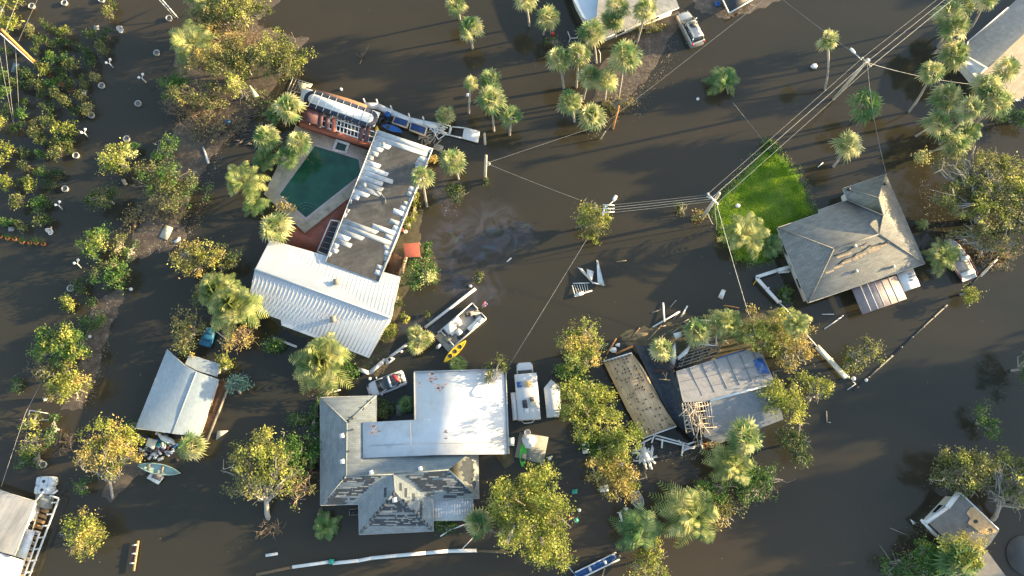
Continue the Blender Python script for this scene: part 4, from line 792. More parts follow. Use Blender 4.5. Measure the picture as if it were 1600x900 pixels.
for k in range(5): mb.bar(P(1586 + k * 4, 148 - k * 3.6, 1.5), P(1594 + k * 4, 158 - k * 3.6, 1.5), .06); mb.bar(P(1586 + k * 2, 148 + k * 2.5, 1.5), P(1606 + k * 2, 131 + k * 2.5, 1.5), .06)
mb.build('lattice', WHITE, t)
for p in ((1586, 148), (1600, 150)): MB().tube([P(*p, -.5), P(*p, 1.5)], .05).build('post', WHITE, t)
# --- damaged house lower right
t = thing('holed_roof_house', 'lower right house with grey roof, bare brown patch and two holes', 'house', P(1505, 815, 0))
FLT = mat('grey flat roof', (.155, .15, .14), .85, .2, 1.5, dirt=(.22, .20, .17), dirt_amt=.5, dscale=.6, bump=.3)
V = dict(a=(1498, 769, 2.5), b=(1561, 829, 1.9), c=(1548, 848, 1.9), d=(1518, 880, 1.9), e=(1470, 842, 1.9), f=(1447, 817, 1.9)); pl, W = roof(t, V, ['abcdef'], FLT, 'abcdef', fm=WHITE, inset=.35); ph_ = Plane(W['a'], W['b'], W['e'])
zf = lambda px, py, o: ph_.at(px, py, o)
mb = MB(); r = np.random.default_rng(4); cc_ = [(1516, 793), (1524, 792), (1532, 800), (1545, 812), (1558, 828), (1550, 842), (1542, 838), (1528, 830), (1518, 822), (1512, 818), (1516, 810), (1510, 802)]
mb.poly([zf(*p, .02) for p in cc_]); mb.build('bare_patch', mat('bare roof board', (.50, .33, .17), .85, .25, 2, dirt=(.25, .14, .08), dirt_amt=.6, dscale=1.2), t)
mb = MB()
for c, s_ in (((1524.5, 815), 3.6), ((1547, 829), 3.8), ((1512, 823), 1.6)): mb.poly([zf(c[0] + s_ * math.cos(a) * r.uniform(.7, 1.2), c[1] + s_ * math.sin(a) * r.uniform(.7, 1.2), .03) for a in np.linspace(0, 5.4, 7)])
mb.build('roof_hole', DARK, t)
mb = MB(); mb.bar(P(1498, 769, 2.5), P(1480, 793, 2.2), .5, .1); mb.bar(P(1480, 793, 2.2), P(1447, 817, 1.95), .35, .1); mb.bar(P(1439, 812, 1.6), P(1468, 841, 1.6), .25, .2); mb.bar(P(1444, 813, 1.8), P(1471, 839, 1.8), .15, .2); mb.bar(P(1500, 769, 2.52), P(1560, 827, 1.95), .12, .08); mb.build('peeling_fascia', WHITE, t)
t = thing('bottom_house', 'brown grey roof corner cut off by the bottom edge', 'house', P(1540, 890, 0)); 
roof(t, dict(a=(1543, 862, 2.3), b=(1582, 915, 1.9), c=(1590, 960, 1.9), d=(1480, 960, 1.9), e=(1492, 903, 1.9), f=(1506, 892, 2.0)), ['abcdef'], mat('brown grey roof', (.21, .19, .165), .85, .2, 1.5, bump=.3), 'abcdef', fm=WHITE, inset=.3)
# --- house at the lower left corner
t = thing('left_corner_house', 'lower left house with two streaked pale metal roof slopes', 'house', P(20, 830, 0))
ST1 = stripes('streaked metal roof', (.24, .24, .235), (.30, .295, .285), 70, 1.6, .6, .3, 1, .5, blotch=(.42, .37, .30), b_amt=.5, b_scale=.4)
roof(t, dict(a=(-40, 752, 1.8), b=(0, 767, 1.8), c=(55, 783.6, 1.8), d=(22, 868, 2.5), e=(0, 862, 2.5), f=(-60, 840, 2.5)), ['abcdef'], ST1, 'abcdef', fm=WHITE, inset=.3)
MB().slab([P(*p) for p in ((-30, 852, 2.4), (0, 864, 2.4), (36, 876, 2.0), (20, 930, 1.9), (-40, 915, 2.2))], .1).build('lower_roof', WR, t)
MB().slab([P(*p, 1.5) for p in ((37, 825), (54, 830), (38, 873), (22, 869))], .08).build('side_roof', mat('pale side roof', (.5, .53, .56), .6), t)
t = thing('deck_railing', 'white painted deck railing and walkway beside the lower left house', 'railing', P(60, 830, 0)); mb = MB()
for a, b in (((92, 779), (44, 905)), ((78, 774), (92, 779)), ((82, 772), (90, 766)), ((56, 786), (43, 824)), ((55, 784), (68, 768)), ((54, 830), (30, 900)), ((62, 832), (36, 905)), ((54, 830), (62, 832))): mb.bar(P(*a, 1.0), P(*b, 1.0), .16, .12)
for k in range(6): mb.bar(P(60 - k * 4.2, 836 + k * 12, .9), P(50 - k * 4.2, 833 + k * 12, .9), .07)
mb.build('rail', WHITE, t)
for k in range(7): MB().box(P(89 - k * 6.7, 785 + k * 18, .1), (.15, .15, 1.9)).build('post', WHITE, t)
t = thing('walkway', 'raw timber boardwalk under the white deck railing', 'boardwalk', P(60, 860, 0)); mb = MB()
for k in range(14): mb.bar(P(76 - k * 3.2, 800 + k * 8.4, .15), P(64 - k * 3.2, 796 + k * 8.4, .15), .35, .08)
mb.build('boards', mat('boardwalk', (.30, .19, .10), .85), t)
# ------------------------------------------------------------------ vegetation
def grp(g, rows, f):
    for row in rows: f(g, *row)
# fan palms: label, crown x, y, foot, crown radius px, height, kind
PALMS = [
 ('green fan palm cut by the top edge, left of the straight trunked one', 713, 6, (719, 30), 19, 3.6, 'fan'),
 ('fan palm with short straight trunk standing alone near the top centre', 736, 44, (738, 77), 21, 3.6, 'fan'),
 ('fan palm at the top edge with a curved grey trunk below it', 820, -2, (828, 41), 20, 5.0, 'fan'),
 ('round fan palm just left of the pale blue metal roof', 855, 26, (849, 54), 21, 4.0, 'fan'),
 ('fan palm with slanting trunk in front of the top house eave', 1010, 14, (995, 68), 21, 5.5, 'fan'),
 ('tallest fan palm overlapping the pale blue roof of the top house', 965, 10, (957, 55), 22, 5.0, 'fan'),
 ('dark green fan palm over the eave of the top house', 958, 30, (963, 58), 20, 3.5, 'fan'),
 ('browning fan palm at lower left corner of the top house', 924, 50, (933, 99), 24, 5.2, 'fan'),
 ('fan palm leaning left at the left side of the big palm group', 872, 92, (882, 139), 21, 4.8, 'fan'),
 ('fan palm with bent trunk second from left in the big palm group', 903, 84, (901, 138), 22, 5.0, 'fan'),
 ('largest fan palm of the group, with long leaning trunk on its right side', 976, 86, (966, 156), 28, 6.5, 'fan'),
 ('fan palm in the middle of the big palm group', 921, 118, (911, 156), 21, 4.4, 'fan'),
 ('yellow fronded fan palm right of the middle of the palm group', 948, 124, (944, 166), 21, 4.6, 'fan'),
 ('round fan palm at lower left of the big palm group', 890, 158, (899, 191), 22, 4.0, 'fan'),
 ('browning fan palm at the bottom of the big palm group', 924, 182, (925, 205), 24, 3.2, 'fan'),
 ('small fan palm with brown skirt left of three clustered palms', 736, 129, (732, 178), 13, 5.0, 'fan'),
 ('dark green fan palm behind the yellow one of the three', 768, 124, (771, 158), 20, 4.0, 'green'),
 ('yellow green fan palm in front of the three clustered palms', 768, 154, (772, 206), 25, 5.2, 'fan'),
 ('green fan palm on the right of the three clustered palms', 799, 182, (796, 212), 19, 3.4, 'green'),
 ('low fan palm standing at the white fence end', 696, 178, (702, 192), 17, 1.8, 'fan'),
 ('bushy fan palm right of the torn roof with a curved trunk', 708, 249, (717, 281), 23, 3.6, 'fan'),
 ('fan palm overlapping the right eave of the torn flat roof', 660, 276, (667, 324), 20, 5.0, 'fan'),
 ('yellow centred fan palm topmost left of the pool deck', 417, 214, (424, 232), 23, 3.0, 'fan'),
 ('fan palm shading the upper left corner of pool deck', 466, 222, (468, 240), 21, 3.2, 'fan'),
 ('star shaped green fan palm with stiff fronds on the pool deck edge', 446, 245, (450, 262), 20, 2.6, 'green'),
 ('fan palm left of the metal cage at the annex end', 452, 168, (442, 194), 25, 3.2, 'fan'),
 ('yellow fan palm touching the upper left corner of ribbed roof', 431, 356, (433, 368), 27, 3.2, 'fan'),
 ('windswept green palm standing alone on a tall thin trunk', 1293, 60, (1291, 142), 18, 6.5, 'swept'),
 ('dark green fan palm with drooping fronds, alone between pole and hipped house', 1349, 163, (1341, 186), 29, 4.5, 'green'),
 ('fan palm with leaning trunk just above the hipped house', 1326, 226, (1302, 261), 24, 4.5, 'fan'),
 ('topmost fan palm of the right cluster, above the leaning trunk', 1484, 22, (1467, 74), 25, 6.0, 'fan'),
 ('fan palm below the topmost one in the right hand row', 1493, 44, (1462, 82), 23, 6.0, 'fan'),
 ('fan palm touching the gable of the dark grey corner roof', 1491, 85, (1463, 96), 25, 4.2, 'fan'),
 ('small fan palm on a long curved leaning trunk', 1457, 113, (1421, 176), 21, 7.0, 'fan'),
 ('fan palm at the upper left of the lower right palm cluster', 1481, 151, (1455, 186), 25, 5.5, 'fan'),
 ('fan palm with pale short trunk at left of the lower cluster', 1466, 192, (1431, 212), 24, 5.2, 'fan'),
 ('fan palm in the centre right of the lower palm cluster', 1516, 170, (1468, 226), 24, 6.8, 'fan'),
 ('golden fan palm at the bottom of the right palm cluster', 1493, 224, (1452, 238), 24, 4.2, 'fan'),
 ('fan palm overlapping the tan roof of the corner house', 1545, 134, (1500, 176), 26, 7.0, 'fan'),
 ('outermost right fan palm over the tan roof', 1573, 108, (1535, 150), 22, 7.0, 'fan'),
 ('shaggy fan palm beside the white lattice screen', 1562, 158, (1510, 205), 24, 7.0, 'fan'),
 ('fan palm cut by the top edge at upper right', 1508, 4, (1498, 30), 21, 5.0, 'fan'),
 ('last fan palm along the top edge right of the trunk', 1540, -4, (1512, 54), 20, 7.0, 'fan'),
 ('fan palm against the lower left of the big yellow tree', 748, 819, (746, 822), 25, 2.6, 'fan'),
 ('large shaggy fan palm overlapping the lower grey slope', 1167, 683, (1158, 690), 31, 4.5, 'fan'),
 ('windswept pale palm beside the black felt sheet', 1037, 545, (1048, 572), 22, 3.5, 'swept'),
 ('yellow green fan palm over the bare pergola rafters', 1089, 518, (1092, 530), 24, 3.0, 'fan'),
 ('upper left crown of the three small palms by the white rail', 649, 521, (652, 530), 15, 1.6, 'fan'),
 ('right crown of the three small palms by the white rail', 664, 528, (660, 533), 15, 1.6, 'fan'),
 ('lower crown of the three small palms by the white rail', 650, 540, (654, 538), 15, 1.6, 'fan'),
 ('low palm tuft behind the upper edge of the flat white roof', 716, 568, (716, 572), 15, 1.2, 'green'),
 ('fan palm on the right side of the cottage debris pile', 299, 697, (292, 694), 24, 2.2, 'fan'),
 ('dark green palm under the yellow tree at the lower right', 1500, 880, (1494, 876), 36, 3.5, 'green'),
 ('small palm in the water between shingle wing and white roof', 634, 632, (636, 630), 14, 1.4, 'green'),
]
for l, cx, cy, base, rp, h, k in PALMS: palm(l, cx, cy, base, rp, h, k, group='fan palms around the neighbourhood', dead=k != 'green')
FEATH = [
 ('bright yellow feather palm leaning over the left edge of pool deck', 381, 283, (402, 296), 30, 3.0, 'feather', 0),
 ('dark green low palm below the bright yellow feather palm', 396, 318, (396, 318), 20, 1.2, 'gfeather', 0),
 ('low green fronds between deck palms and the water', 412, 248, (414, 250), 20, 1.4, 'gfeather', 0),
 ('bushy yellow palm clump below the ribbed metal roof', 503, 566, (503, 570), 44, 2.8, 'feather', 2),
 ('tall yellow palm clump left of the ribbed metal roof', 365, 478, (372, 500), 40, 4.2, 'feather', 2),
 ('upper crown of the palm clump left of the ribbed roof', 338, 455, (345, 478), 30, 3.8, 'feather', 2),
 ('large arching palm on the lower edge of green lawn', 1167, 366, (1166, 370), 34, 2.6, 'feather', 0),
 ('dark green palm between lawn and hipped house', 1204, 384, (1204, 386), 20, 1.2, 'gfeather', 0),
 ('big windblown feather palm with golden tips in open water', 1088, 806, (1078, 830), 46, 3.8, 'feather', 1),
 ('windblown dark green palm near the bottom edge', 1003, 838, (1012, 856), 33, 4.2, 'gfeather', 1),
 ('windblown palm below the large shaggy fan palm', 1150, 728, (1163, 744), 34, 3.4, 'feather', 1),
 ('small yellow palm overhanging the moored pontoon boat', 1475, 400, (1462, 404), 26, 2.4, 'feather', 0),
 ('coconut palm with long arching fronds at the thicket left edge', 302, 68, (300, 80), 36, 3.8, 'feather', 0),
 ('green palm fronds at the top edge above the thicket', 330, 4, (332, 10), 32, 3.2, 'feather', 1),
 ('toppled palm with pale roots alone in the brown water', 1134, 132, (1140, 148), 23, 1.4, 'gfeather', 1),
 ('green palm fronds under the fallen plywood box', 508, 822, (506, 818), 22, .8, 'gfeather', 0),
 ('broken palm lying by the upper pergola corner', 1142, 508, (1140, 520), 26, 3.0, 'feather', 1),
 ('tall feather palm sticking up behind the golden tree', 1246, 506, (1240, 530), 22, 5.0, 'feather', 0),
 ('small palm sprouting beside the right side of the hipped house', 1442, 350, (1446, 356), 9, 1.0, 'feather', 0),
 ('low palm under the leaning palms at right', 1510, 205, (1506, 210), 24, 1.2, 'gfeather', 0),
 ('young palm in the flooded strip below the thicket', 208, 238 - 8, (208, 232), 10, .8, 'gfeather', 0),
 ('small green palm at the edge of the thicket bank', 243, 243, (243, 245), 8, .7, 'gfeather', 0),
 ('low green palm below the annex palm', 432, 178, (432, 180), 18, 1.2, 'gfeather', 0),
]
for l, cx, cy, base, rp, h, k, v in FEATH: palm(l, cx, cy, base, rp, h, k, v, group='feather palms around the neighbourhood', keep_dir=(v == 1), tr=.09)
# broad leaved trees: label, x, y, rx, ry, height, palette, options
TREES = [
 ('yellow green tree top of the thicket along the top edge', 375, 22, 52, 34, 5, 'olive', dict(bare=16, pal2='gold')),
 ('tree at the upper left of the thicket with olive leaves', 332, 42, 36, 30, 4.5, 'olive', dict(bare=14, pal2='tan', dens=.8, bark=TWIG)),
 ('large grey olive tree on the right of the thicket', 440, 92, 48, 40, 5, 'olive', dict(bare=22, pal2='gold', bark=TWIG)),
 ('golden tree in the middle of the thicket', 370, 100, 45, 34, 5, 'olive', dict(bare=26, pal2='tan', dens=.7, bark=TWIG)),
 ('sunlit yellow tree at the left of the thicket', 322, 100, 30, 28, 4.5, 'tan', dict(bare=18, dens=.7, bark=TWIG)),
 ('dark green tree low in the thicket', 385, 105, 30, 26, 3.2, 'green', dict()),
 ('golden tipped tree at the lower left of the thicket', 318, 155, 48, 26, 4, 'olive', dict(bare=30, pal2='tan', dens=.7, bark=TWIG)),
 ('green tree on the left bank of the thicket', 275, 135, 25, 28, 3, 'green', dict()),
 ('slim golden tree in front of the beige panel', 375, 138, 18, 26, 4.5, 'gold', dict(bare=6)),
 ('grey green feathery tree in the middle of the left bank', 266, 290, 52, 42, 4, 'olive', dict(bare=40, dens=.75, pal2='green', bark=TWIGG)),
 ('green shrub above the grey feathery tree', 262, 232, 20, 20, 2, 'green', dict(bare=4)),
 ('bright yellow round tree standing in the flooded nursery lane', 189, 253, 27, 26, 3.2, 'gold', dict(pal2='cream')),
 ('round dark green tree below the bright yellow one', 168, 311, 26, 23, 2.6, 'nursery', dict()),
 ('umbrella shaped tree with yellow top and visible branches', 147, 385, 28, 22, 3, 'green', dict(pal2='gold', bare=3, base=(146, 408))),
 ('small olive tree right of the umbrella shaped tree', 187, 383, 13, 14, 2, 'olive', dict()),
 ('spreading palmetto like shrub below the umbrella shaped tree', 181, 430, 33, 22, 2.2, 'green', dict(pal2='olive')),
 ('small dark shrub at the foot of the left bank', 205, 393, 10, 12, 1.3, 'green', dict()),
 ('yellow round tree left of the ribbed metal roof', 318, 405, 42, 28, 3.4, 'tan', dict(pal2='gold', bare=5)),
 ('green tree tucked behind the yellow round tree', 360, 411, 22, 20, 2.6, 'nursery', dict(bare=3)),
 ('green shrubby tree at the palm clump left side', 322, 462, 20, 30, 3, 'olive', dict()),
 ('dark green round tree on the left bank', 92, 545, 42, 34, 3.6, 'green', dict(pal2='gold')),
 ('mid green tree above the dark round one', 97, 532, 22, 20, 3.6, 'nursery', dict()),
 ('green tree right of the dark round tree', 128, 545, 18, 22, 2.6, 'green', dict()),
 ('sunlit yellow tree below the dark round tree', 112, 607, 36, 30, 3.6, 'gold', dict(bare=10, pal2='tan')),
 ('olive tree between the dark tree and the yellow tree', 95, 585, 30, 20, 2.8, 'olive', dict(bare=4)),
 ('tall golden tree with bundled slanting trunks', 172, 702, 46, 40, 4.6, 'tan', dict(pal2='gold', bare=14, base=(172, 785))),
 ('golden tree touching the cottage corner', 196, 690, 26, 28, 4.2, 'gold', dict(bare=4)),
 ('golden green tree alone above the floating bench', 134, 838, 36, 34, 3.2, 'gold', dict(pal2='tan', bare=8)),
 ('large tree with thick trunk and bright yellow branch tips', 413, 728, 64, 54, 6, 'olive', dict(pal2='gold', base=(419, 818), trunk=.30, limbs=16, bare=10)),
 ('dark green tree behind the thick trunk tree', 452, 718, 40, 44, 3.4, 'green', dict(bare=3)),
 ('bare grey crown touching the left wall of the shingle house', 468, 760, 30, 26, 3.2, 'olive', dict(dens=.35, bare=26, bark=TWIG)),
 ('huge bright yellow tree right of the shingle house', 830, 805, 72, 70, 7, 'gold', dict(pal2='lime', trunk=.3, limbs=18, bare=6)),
 ('upper bough of the huge yellow tree by the green kayak', 838, 742, 30, 26, 5, 'gold', dict()),
 ('lower bough of the huge yellow tree near the bottom edge', 850, 862, 36, 30, 4.6, 'gold', dict()),
 ('left bough of the huge yellow tree over the fan palm', 785, 795, 32, 36, 5, 'gold', dict()),
 ('yellow green tree above the white trailer', 905, 545, 40, 40, 4.6, 'lime', dict(bare=8, pal2='tan')),
 ('dark green shrub under the left side of wrecked roof', 893, 580, 30, 30, 2.6, 'green', dict()),
 ('round bright yellow tree left of the plywood roof', 915, 640, 53, 48, 5.4, 'gold', dict(pal2='lime', trunk=.2, limbs=12)),
 ('yellow tree at the lower corner of the plywood roof', 966, 688, 38, 36, 4.6, 'lime', dict(bare=4)),
 ('dark green shrub between round yellow trees', 936, 706, 28, 36, 2.4, 'green', dict()),
 ('tan leaved tree over the grey rowboat', 960, 742, 48, 40, 4.2, 'tan', dict(pal2='gold', bare=10)),
 ('golden tree behind the blue tarp of the wrecked house', 1200, 522, 50, 36, 4.6, 'gold', dict(bare=14, pal2='tan')),
 ('dried golden vine tree right of the blue tarp', 1235, 550, 30, 40, 4.2, 'tan', dict(bare=18, dens=.7)),
 ('yellow tree overhanging the right end of the lower slope', 1215, 620, 40, 38, 4.4, 'gold', dict(bare=6)),
 ('outermost yellow tree reaching right over the water', 1270, 605, 38, 20, 3.6, 'gold', dict(base=(1262, 632), bare=6)),
 ('dark olive tree mass along the back of the grey slope', 1160, 520, 34, 24, 2.8, 'olive', dict()),
 ('dark green slanting tree below the wrecked house right end', 1240, 692, 27, 34, 2.6, 'nursery', dict(bare=6)),
 ('green tangled tree under the windblown palm', 1172, 748, 46, 34, 2.8, 'green', dict(bare=14)),
 ('green tree left of the big windblown palm', 1095, 768, 34, 26, 2.6, 'green', dict(bare=3)),
 ('golden shrub right of the big windblown palm', 1122, 800, 30, 26, 2.4, 'olive', dict(bare=10, pal2='tan')),
 ('yellow bare tipped tree at the bottom edge', 1014, 876, 32, 34, 3.0, 'gold', dict(bare=14)),
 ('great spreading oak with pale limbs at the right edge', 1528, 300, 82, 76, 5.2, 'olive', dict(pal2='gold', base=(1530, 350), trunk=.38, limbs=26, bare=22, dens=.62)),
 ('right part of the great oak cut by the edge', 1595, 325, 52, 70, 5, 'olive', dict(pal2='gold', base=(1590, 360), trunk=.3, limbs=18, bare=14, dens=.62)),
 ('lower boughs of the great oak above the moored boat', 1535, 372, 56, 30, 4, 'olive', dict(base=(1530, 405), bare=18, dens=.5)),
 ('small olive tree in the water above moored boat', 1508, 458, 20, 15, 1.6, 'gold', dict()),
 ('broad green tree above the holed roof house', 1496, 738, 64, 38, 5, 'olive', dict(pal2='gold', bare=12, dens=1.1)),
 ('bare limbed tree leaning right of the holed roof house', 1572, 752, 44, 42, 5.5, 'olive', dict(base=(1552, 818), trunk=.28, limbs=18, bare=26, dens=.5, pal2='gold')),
 ('yellow green bough at the right edge above the bare limbed tree', 1590, 728, 26, 18, 4, 'gold', dict()),
 ('small dark green tree alone in dark water at right', 1536, 661, 18, 25, 2.2, 'green', dict()),
 ('green tree cut by the right edge', 1604, 575, 22, 42, 4.5, 'nursery', dict(bare=8)),
 ('flat topped pale tree at the end of the long white fence', 1343, 552, 30, 20, 2.8, 'olive', dict(base=(1332, 575), pal2='gold', dens=.7, limbs=14)),
 ('small yellow tree against the white fence end', 1326, 570, 12, 13, 2, 'gold', dict()),
 ('yellow leaved tree overhanging the holed roof from below', 1500, 858, 44, 26, 4.4, 'gold', dict(pal2='tan')),
 ('dark green tree at lower right below the peeling fascia', 1450, 860, 34, 26, 2.6, 'green', dict()),
 ('green scrubby tree at the bottom edge, right', 1420, 885, 44, 22, 2.2, 'green', dict(bare=10)),
 ('tangle of vines on the leaning street light', 924, 346, 28, 32, 3, 'gold', dict(bare=26, dens=1.0, pal2='olive')),
 ('small blue green conical tree right of the cottage', 371, 600, 13, 16, 2.2, 'blue', dict(base=(375, 616), dens=1.8)),
 ('small yellow shrub at the cottage porch corner', 351, 568, 12, 15, 1.8, 'gold', dict(dens=1.6)),
 ('green shrub with pale stems right of the torn roof', 708, 303, 16, 14, 1.4, 'nursery', dict(dens=1.6, bare=4)),
 ('cream flowering shrub beside the red square canopy', 662, 434, 27, 28, 2.2, 'green', dict(pal2='cream', bare=3)),
 ('dead golden vines over the blue dinghy side', 375, 530, 27, 18, 2.4, 'tan', dict(dens=.5, bare=24, bark=TWIG)),
 ('drooping willow like golden bush left of the blue dinghy', 296, 520, 24, 32, 2.8, 'olive', dict(pal2='tan', bare=12)),
 ('dark green shrub left of the shingle house top corner', 493, 645, 7, 26, 1.6, 'green', dict(dens=1.8)),
 ('dark green hedge shrub beside lower left house wall', 493, 700, 9, 32, 1.5, 'green', dict(dens=1.4)),
 ('reddish green shrub between shingle wing and white roof', 600, 637, 13, 15, 1.4, 'nursery', dict(dens=1.8)),
 ('small green tree fallen left of shingle house', 462, 656, 16, 12, 1.2, 'green', dict(base=(480, 656))),
 ('bushy green shrub behind the white post below ribbed roof', 545, 580, 16, 14, 1.3, 'green', dict(dens=1.5)),
 ('dark green creeping shrub along the white rail below ribbed roof', 428, 540, 22, 12, 1.0, 'green', dict(dens=1.6)),
 ('pale clumped shrub at the foot of the right palms', 1440, 243, 14, 11, 1.4, 'cream', dict(dens=1.0)),
 ('green shrub beside the corner house wall', 1585, 185, 30, 18, 1.8, 'green', dict()),
 ('little yellow bush above the pontoon boat', 636, 487 + 10, 6, 6, .8, 'gold', dict(dens=3)),
 ('tiny green bush beside the rainbow oil sheen', 667, 491, 4, 4, .6, 'nursery', dict(dens=4)),
 ('small round bush in the water near the oil slick', 750, 434, 6, 8, .7, 'olive', dict(dens=3)),
 ('leafy clump at the foot of the short wooden pole', 760, 284, 5, 7, .7, 'nursery', dict(dens=3)),
 ('small bush left of the leaning utility pole', 1065, 328, 9, 7, .8, 'olive', dict(dens=2, bare=5)),
 ('weeds round the foot of the leaning utility pole', 1092, 338, 14, 6, .6, 'tan', dict(dens=1.5)),
 ('green weeds at the tip of the lawn', 1200, 232, 12, 9, .6, 'green', dict(dens=2)),
 ('dark green bush at lower left edge of the awning', 696, 822, 18, 6, .7, 'green', dict(dens=2.5)),
 ('round bush in the nursery lane, bright yellow', 108, 476, 13, 12, 1.2, 'gold', dict(dens=1.8)),
 ('green bush growing from the white ring pot', 127, 447, 13, 9, 1.1, 'nursery', dict(dens=1.8)),
 ('spiky green tuft between bush and mud strip', 139, 471, 10, 7, .8, 'nursery', dict(dens=1.5)),
 ('ragged green bush growing on the mud strip', 145, 505, 17, 12, 1.1, 'green', dict(dens=1.4, pal2='olive')),
 ('dark leafy bush at left edge by the hanging cable', 27, 600, 14, 10, .9, 'green', dict()),
 ('yellow vine clump under the white pipe frame', 52, 660, 14, 12, 1.6, 'gold', dict(bare=5)),
 ('golden clump beside the mud and bare branches', 54, 695, 17, 15, 1.8, 'gold', dict(bare=5)),
 ('dark green vine between the two golden clumps', 85, 670, 10, 24, 1.4, 'green', dict()),
 ('dark shrub above the lower left water tanks', 45, 722, 14, 17, 1.2, 'green', dict()),
 ('green shrub beside the white half ring', 60, 720, 9, 14, 1.0, 'nursery', dict()),
 ('small green shrub at the cottage rear corner', 203, 665, 10, 9, 1.0, 'green', dict()),
 ('green leafy tuft by the golden tree trunk', 130, 762, 13, 14, 1.2, 'green', dict()),
 ('green tuft in front of the big palm group', 868, 68, 14, 10, 1.2, 'nursery', dict(bare=3)),
 ('tangled vines at the feet of the big palm group', 960, 160, 20, 14, 1.2, 'tan', dict(dens=.6, bare=12)),
 ('weeds floating against the top house eave', 1010, 45, 30, 7, .5, 'olive', dict(dens=1.5)),
 ('yellow weeds along the wing wall, upper part', 648, 322, 7, 26, .9, 'gold', dict(dens=1.6)),
 ('yellow weeds along the wing wall, lower part', 636, 350, 7, 14, .8, 'gold', dict(dens=1.6)),
 ('golden weeds beside the grey pallet near the palm', 674, 248, 7, 14, .9, 'tan', dict(dens=1.6)),
 ('green hedge below the red square canopy', 668, 395, 9, 14, .9, 'green', dict(dens=2)),
 ('green weeds right of the ribbed roof, upper clump', 620, 470, 7, 16, .7, 'nursery', dict(dens=1.6)),
 ('green weeds right of the ribbed roof, lower clump', 608, 512, 10, 18, .8, 'gold', dict(dens=1.6)),
 ('scrub bushes between the deck palms and ribbed roof', 448, 325, 14, 10, 1.2, 'tan', dict(dens=1.1, bare=4)),
 ('dark green climber behind the wrecked pergola', 1120, 500, 26, 14, 1.8, 'green', dict()),
 ('weedy clump at the hipped house left corner', 1225, 460, 12, 20, .7, 'green', dict(dens=.8)),
 ('green weeds over the lawn edge by the hipped roof', 1270, 340, 12, 5, .5, 'nursery', dict(dens=2)),
]
for l, cx, cy, rx, ry, h, pal, o in TREES:
    small = h < 1.9 or rx < 15
    tree(l, cx, cy, rx, ry, h, pal, name='shrub' if small else 'broadleaf_tree', cat='shrub' if small else 'tree', group='shrubs in the flood' if small else 'broad leaved trees in the flood', **o)
TH = [
 ('grey bare branches along the bottom of the thicket', 335, 200, 55, 34, 2.2, 110, TWIGG, 'olive', 1),
 ('tan bare branches at the lower left of the thicket', 300, 172, 48, 22, 3.6, 110, TWIG, None, 0),
 ('brown bare branches in the thicket centre', 370, 70, 60, 36, 5.0, 110, TWIG, None, 0),
 ('grey bare branches between the thicket and annex', 410, 165, 30, 26, 1.6, 55, TWIGG, 'green', 1),
 ('bare grey branches under the feathery tree', 262, 330, 48, 20, 2.6, 80, TWIGG, 'olive', 1),
 ('broken yellow stems at the lower left of the bank', 212, 345, 20, 22, 1.4, 28, TWIG, 'tan', 1),
 ('bare branches under the windblown palm by wrecked house', 1185, 768, 34, 18, 1.6, 40, TWIGG, 'green', 1),
 ('grey bare branches hanging below the great oak', 1548, 400, 44, 26, 3.0, 46, TWIG, 'olive', 1),
 ('uprooted brown stump and roots at the big trunk', 420, 826, 24, 12, .8, 26, TWIG, None, 0),
 ('bare grey twigs at the bottom right corner', 1432, 890, 26, 12, 1.6, 30, TWIGG, 'green', 1),
 ('grey driftwood branches by the golden clumps', 90, 690, 38, 20, .9, 34, TWIGG, None, 0),
 ('pale dead branches in front of the dark round tree', 70, 580, 28, 16, 2.6, 18, TWIG, None, 0),
]
for l, cx, cy, rx, ry, h, n, m_, lp, ln in TH: thicket(l, cx, cy, rx, ry, h, n, m_, leafpal=lp, ln=ln, group='bare branches in the flood')
# nursery field: rows of young shrubs
NUR = []
rows = [
 [(15, 12), (37, 5)],
 [(12, 36), (30, 44), (53, 50), (75, 38), (108, 52), (93, 52), (148, 58), (172, 58), (176, 25)],
 [(68, 68), (92, 68), (108, 70), (136, 77), (165, 78), (14, 80), (60, 82)],
 [(85, 95), (104, 92), (120, 105), (148, 98), (66, 104), (36, 112), (50, 118), (78, 112)],
 [(6, 124), (25, 130), (100, 117), (136, 128), (152, 122), (118, 132), (50, 135)],
 [(72, 138), (70, 150), (95, 133), (96, 150), (12, 148), (133, 152), (108, 160)],
 [(46, 160), (14, 172), (80, 170), (126, 174), (143, 172), (38, 178)],
 [(8, 194), (36, 200), (56, 198), (78, 193), (98, 205), (118, 205)],
 [(60, 210), (70, 218), (86, 222), (105, 220), (115, 230), (5, 228), (20, 235)],
 [(42, 238), (72, 244), (98, 240), (5, 253)],
 [(44, 260), (68, 268), (88, 270)],
 [(8, 282), (20, 288), (40, 286), (58, 292), (83, 290)],
 [(37, 316), (65, 322), (78, 320)],
 [(76, 342), (72, 346), (38, 352)],
 [(180, 6)],
]
protos = []
def nursery_proto(k):
    r = np.random.default_rng(500 + k); t = thing('nursery_shrub', 'x', 'shrub', (0, 0, 0), group='young shrubs in the flooded nursery'); mb = MB()
    cc = crown_mesh(mb, 1, .9, .65, 22, 13, .12, r, spread=.22); mb.v = [v + np.array([0, 0, .75]) for v in mb.v]; mb.build('foliage', LEAF[['nursery', 'nursery', 'green', 'olive', 'gold', 'nursery'][k]], t, local=True)
    s = MB(); 
    for i in r.choice(22, 6, replace=False): limb(s, (0, 0, -.5), cc[i] + [0, 0, .75], .035, .01, r, 3, .3, 4)
    s.build('stem', BARKD, t, local=True); return t
for k in range(6): protos.append(nursery_proto(k))
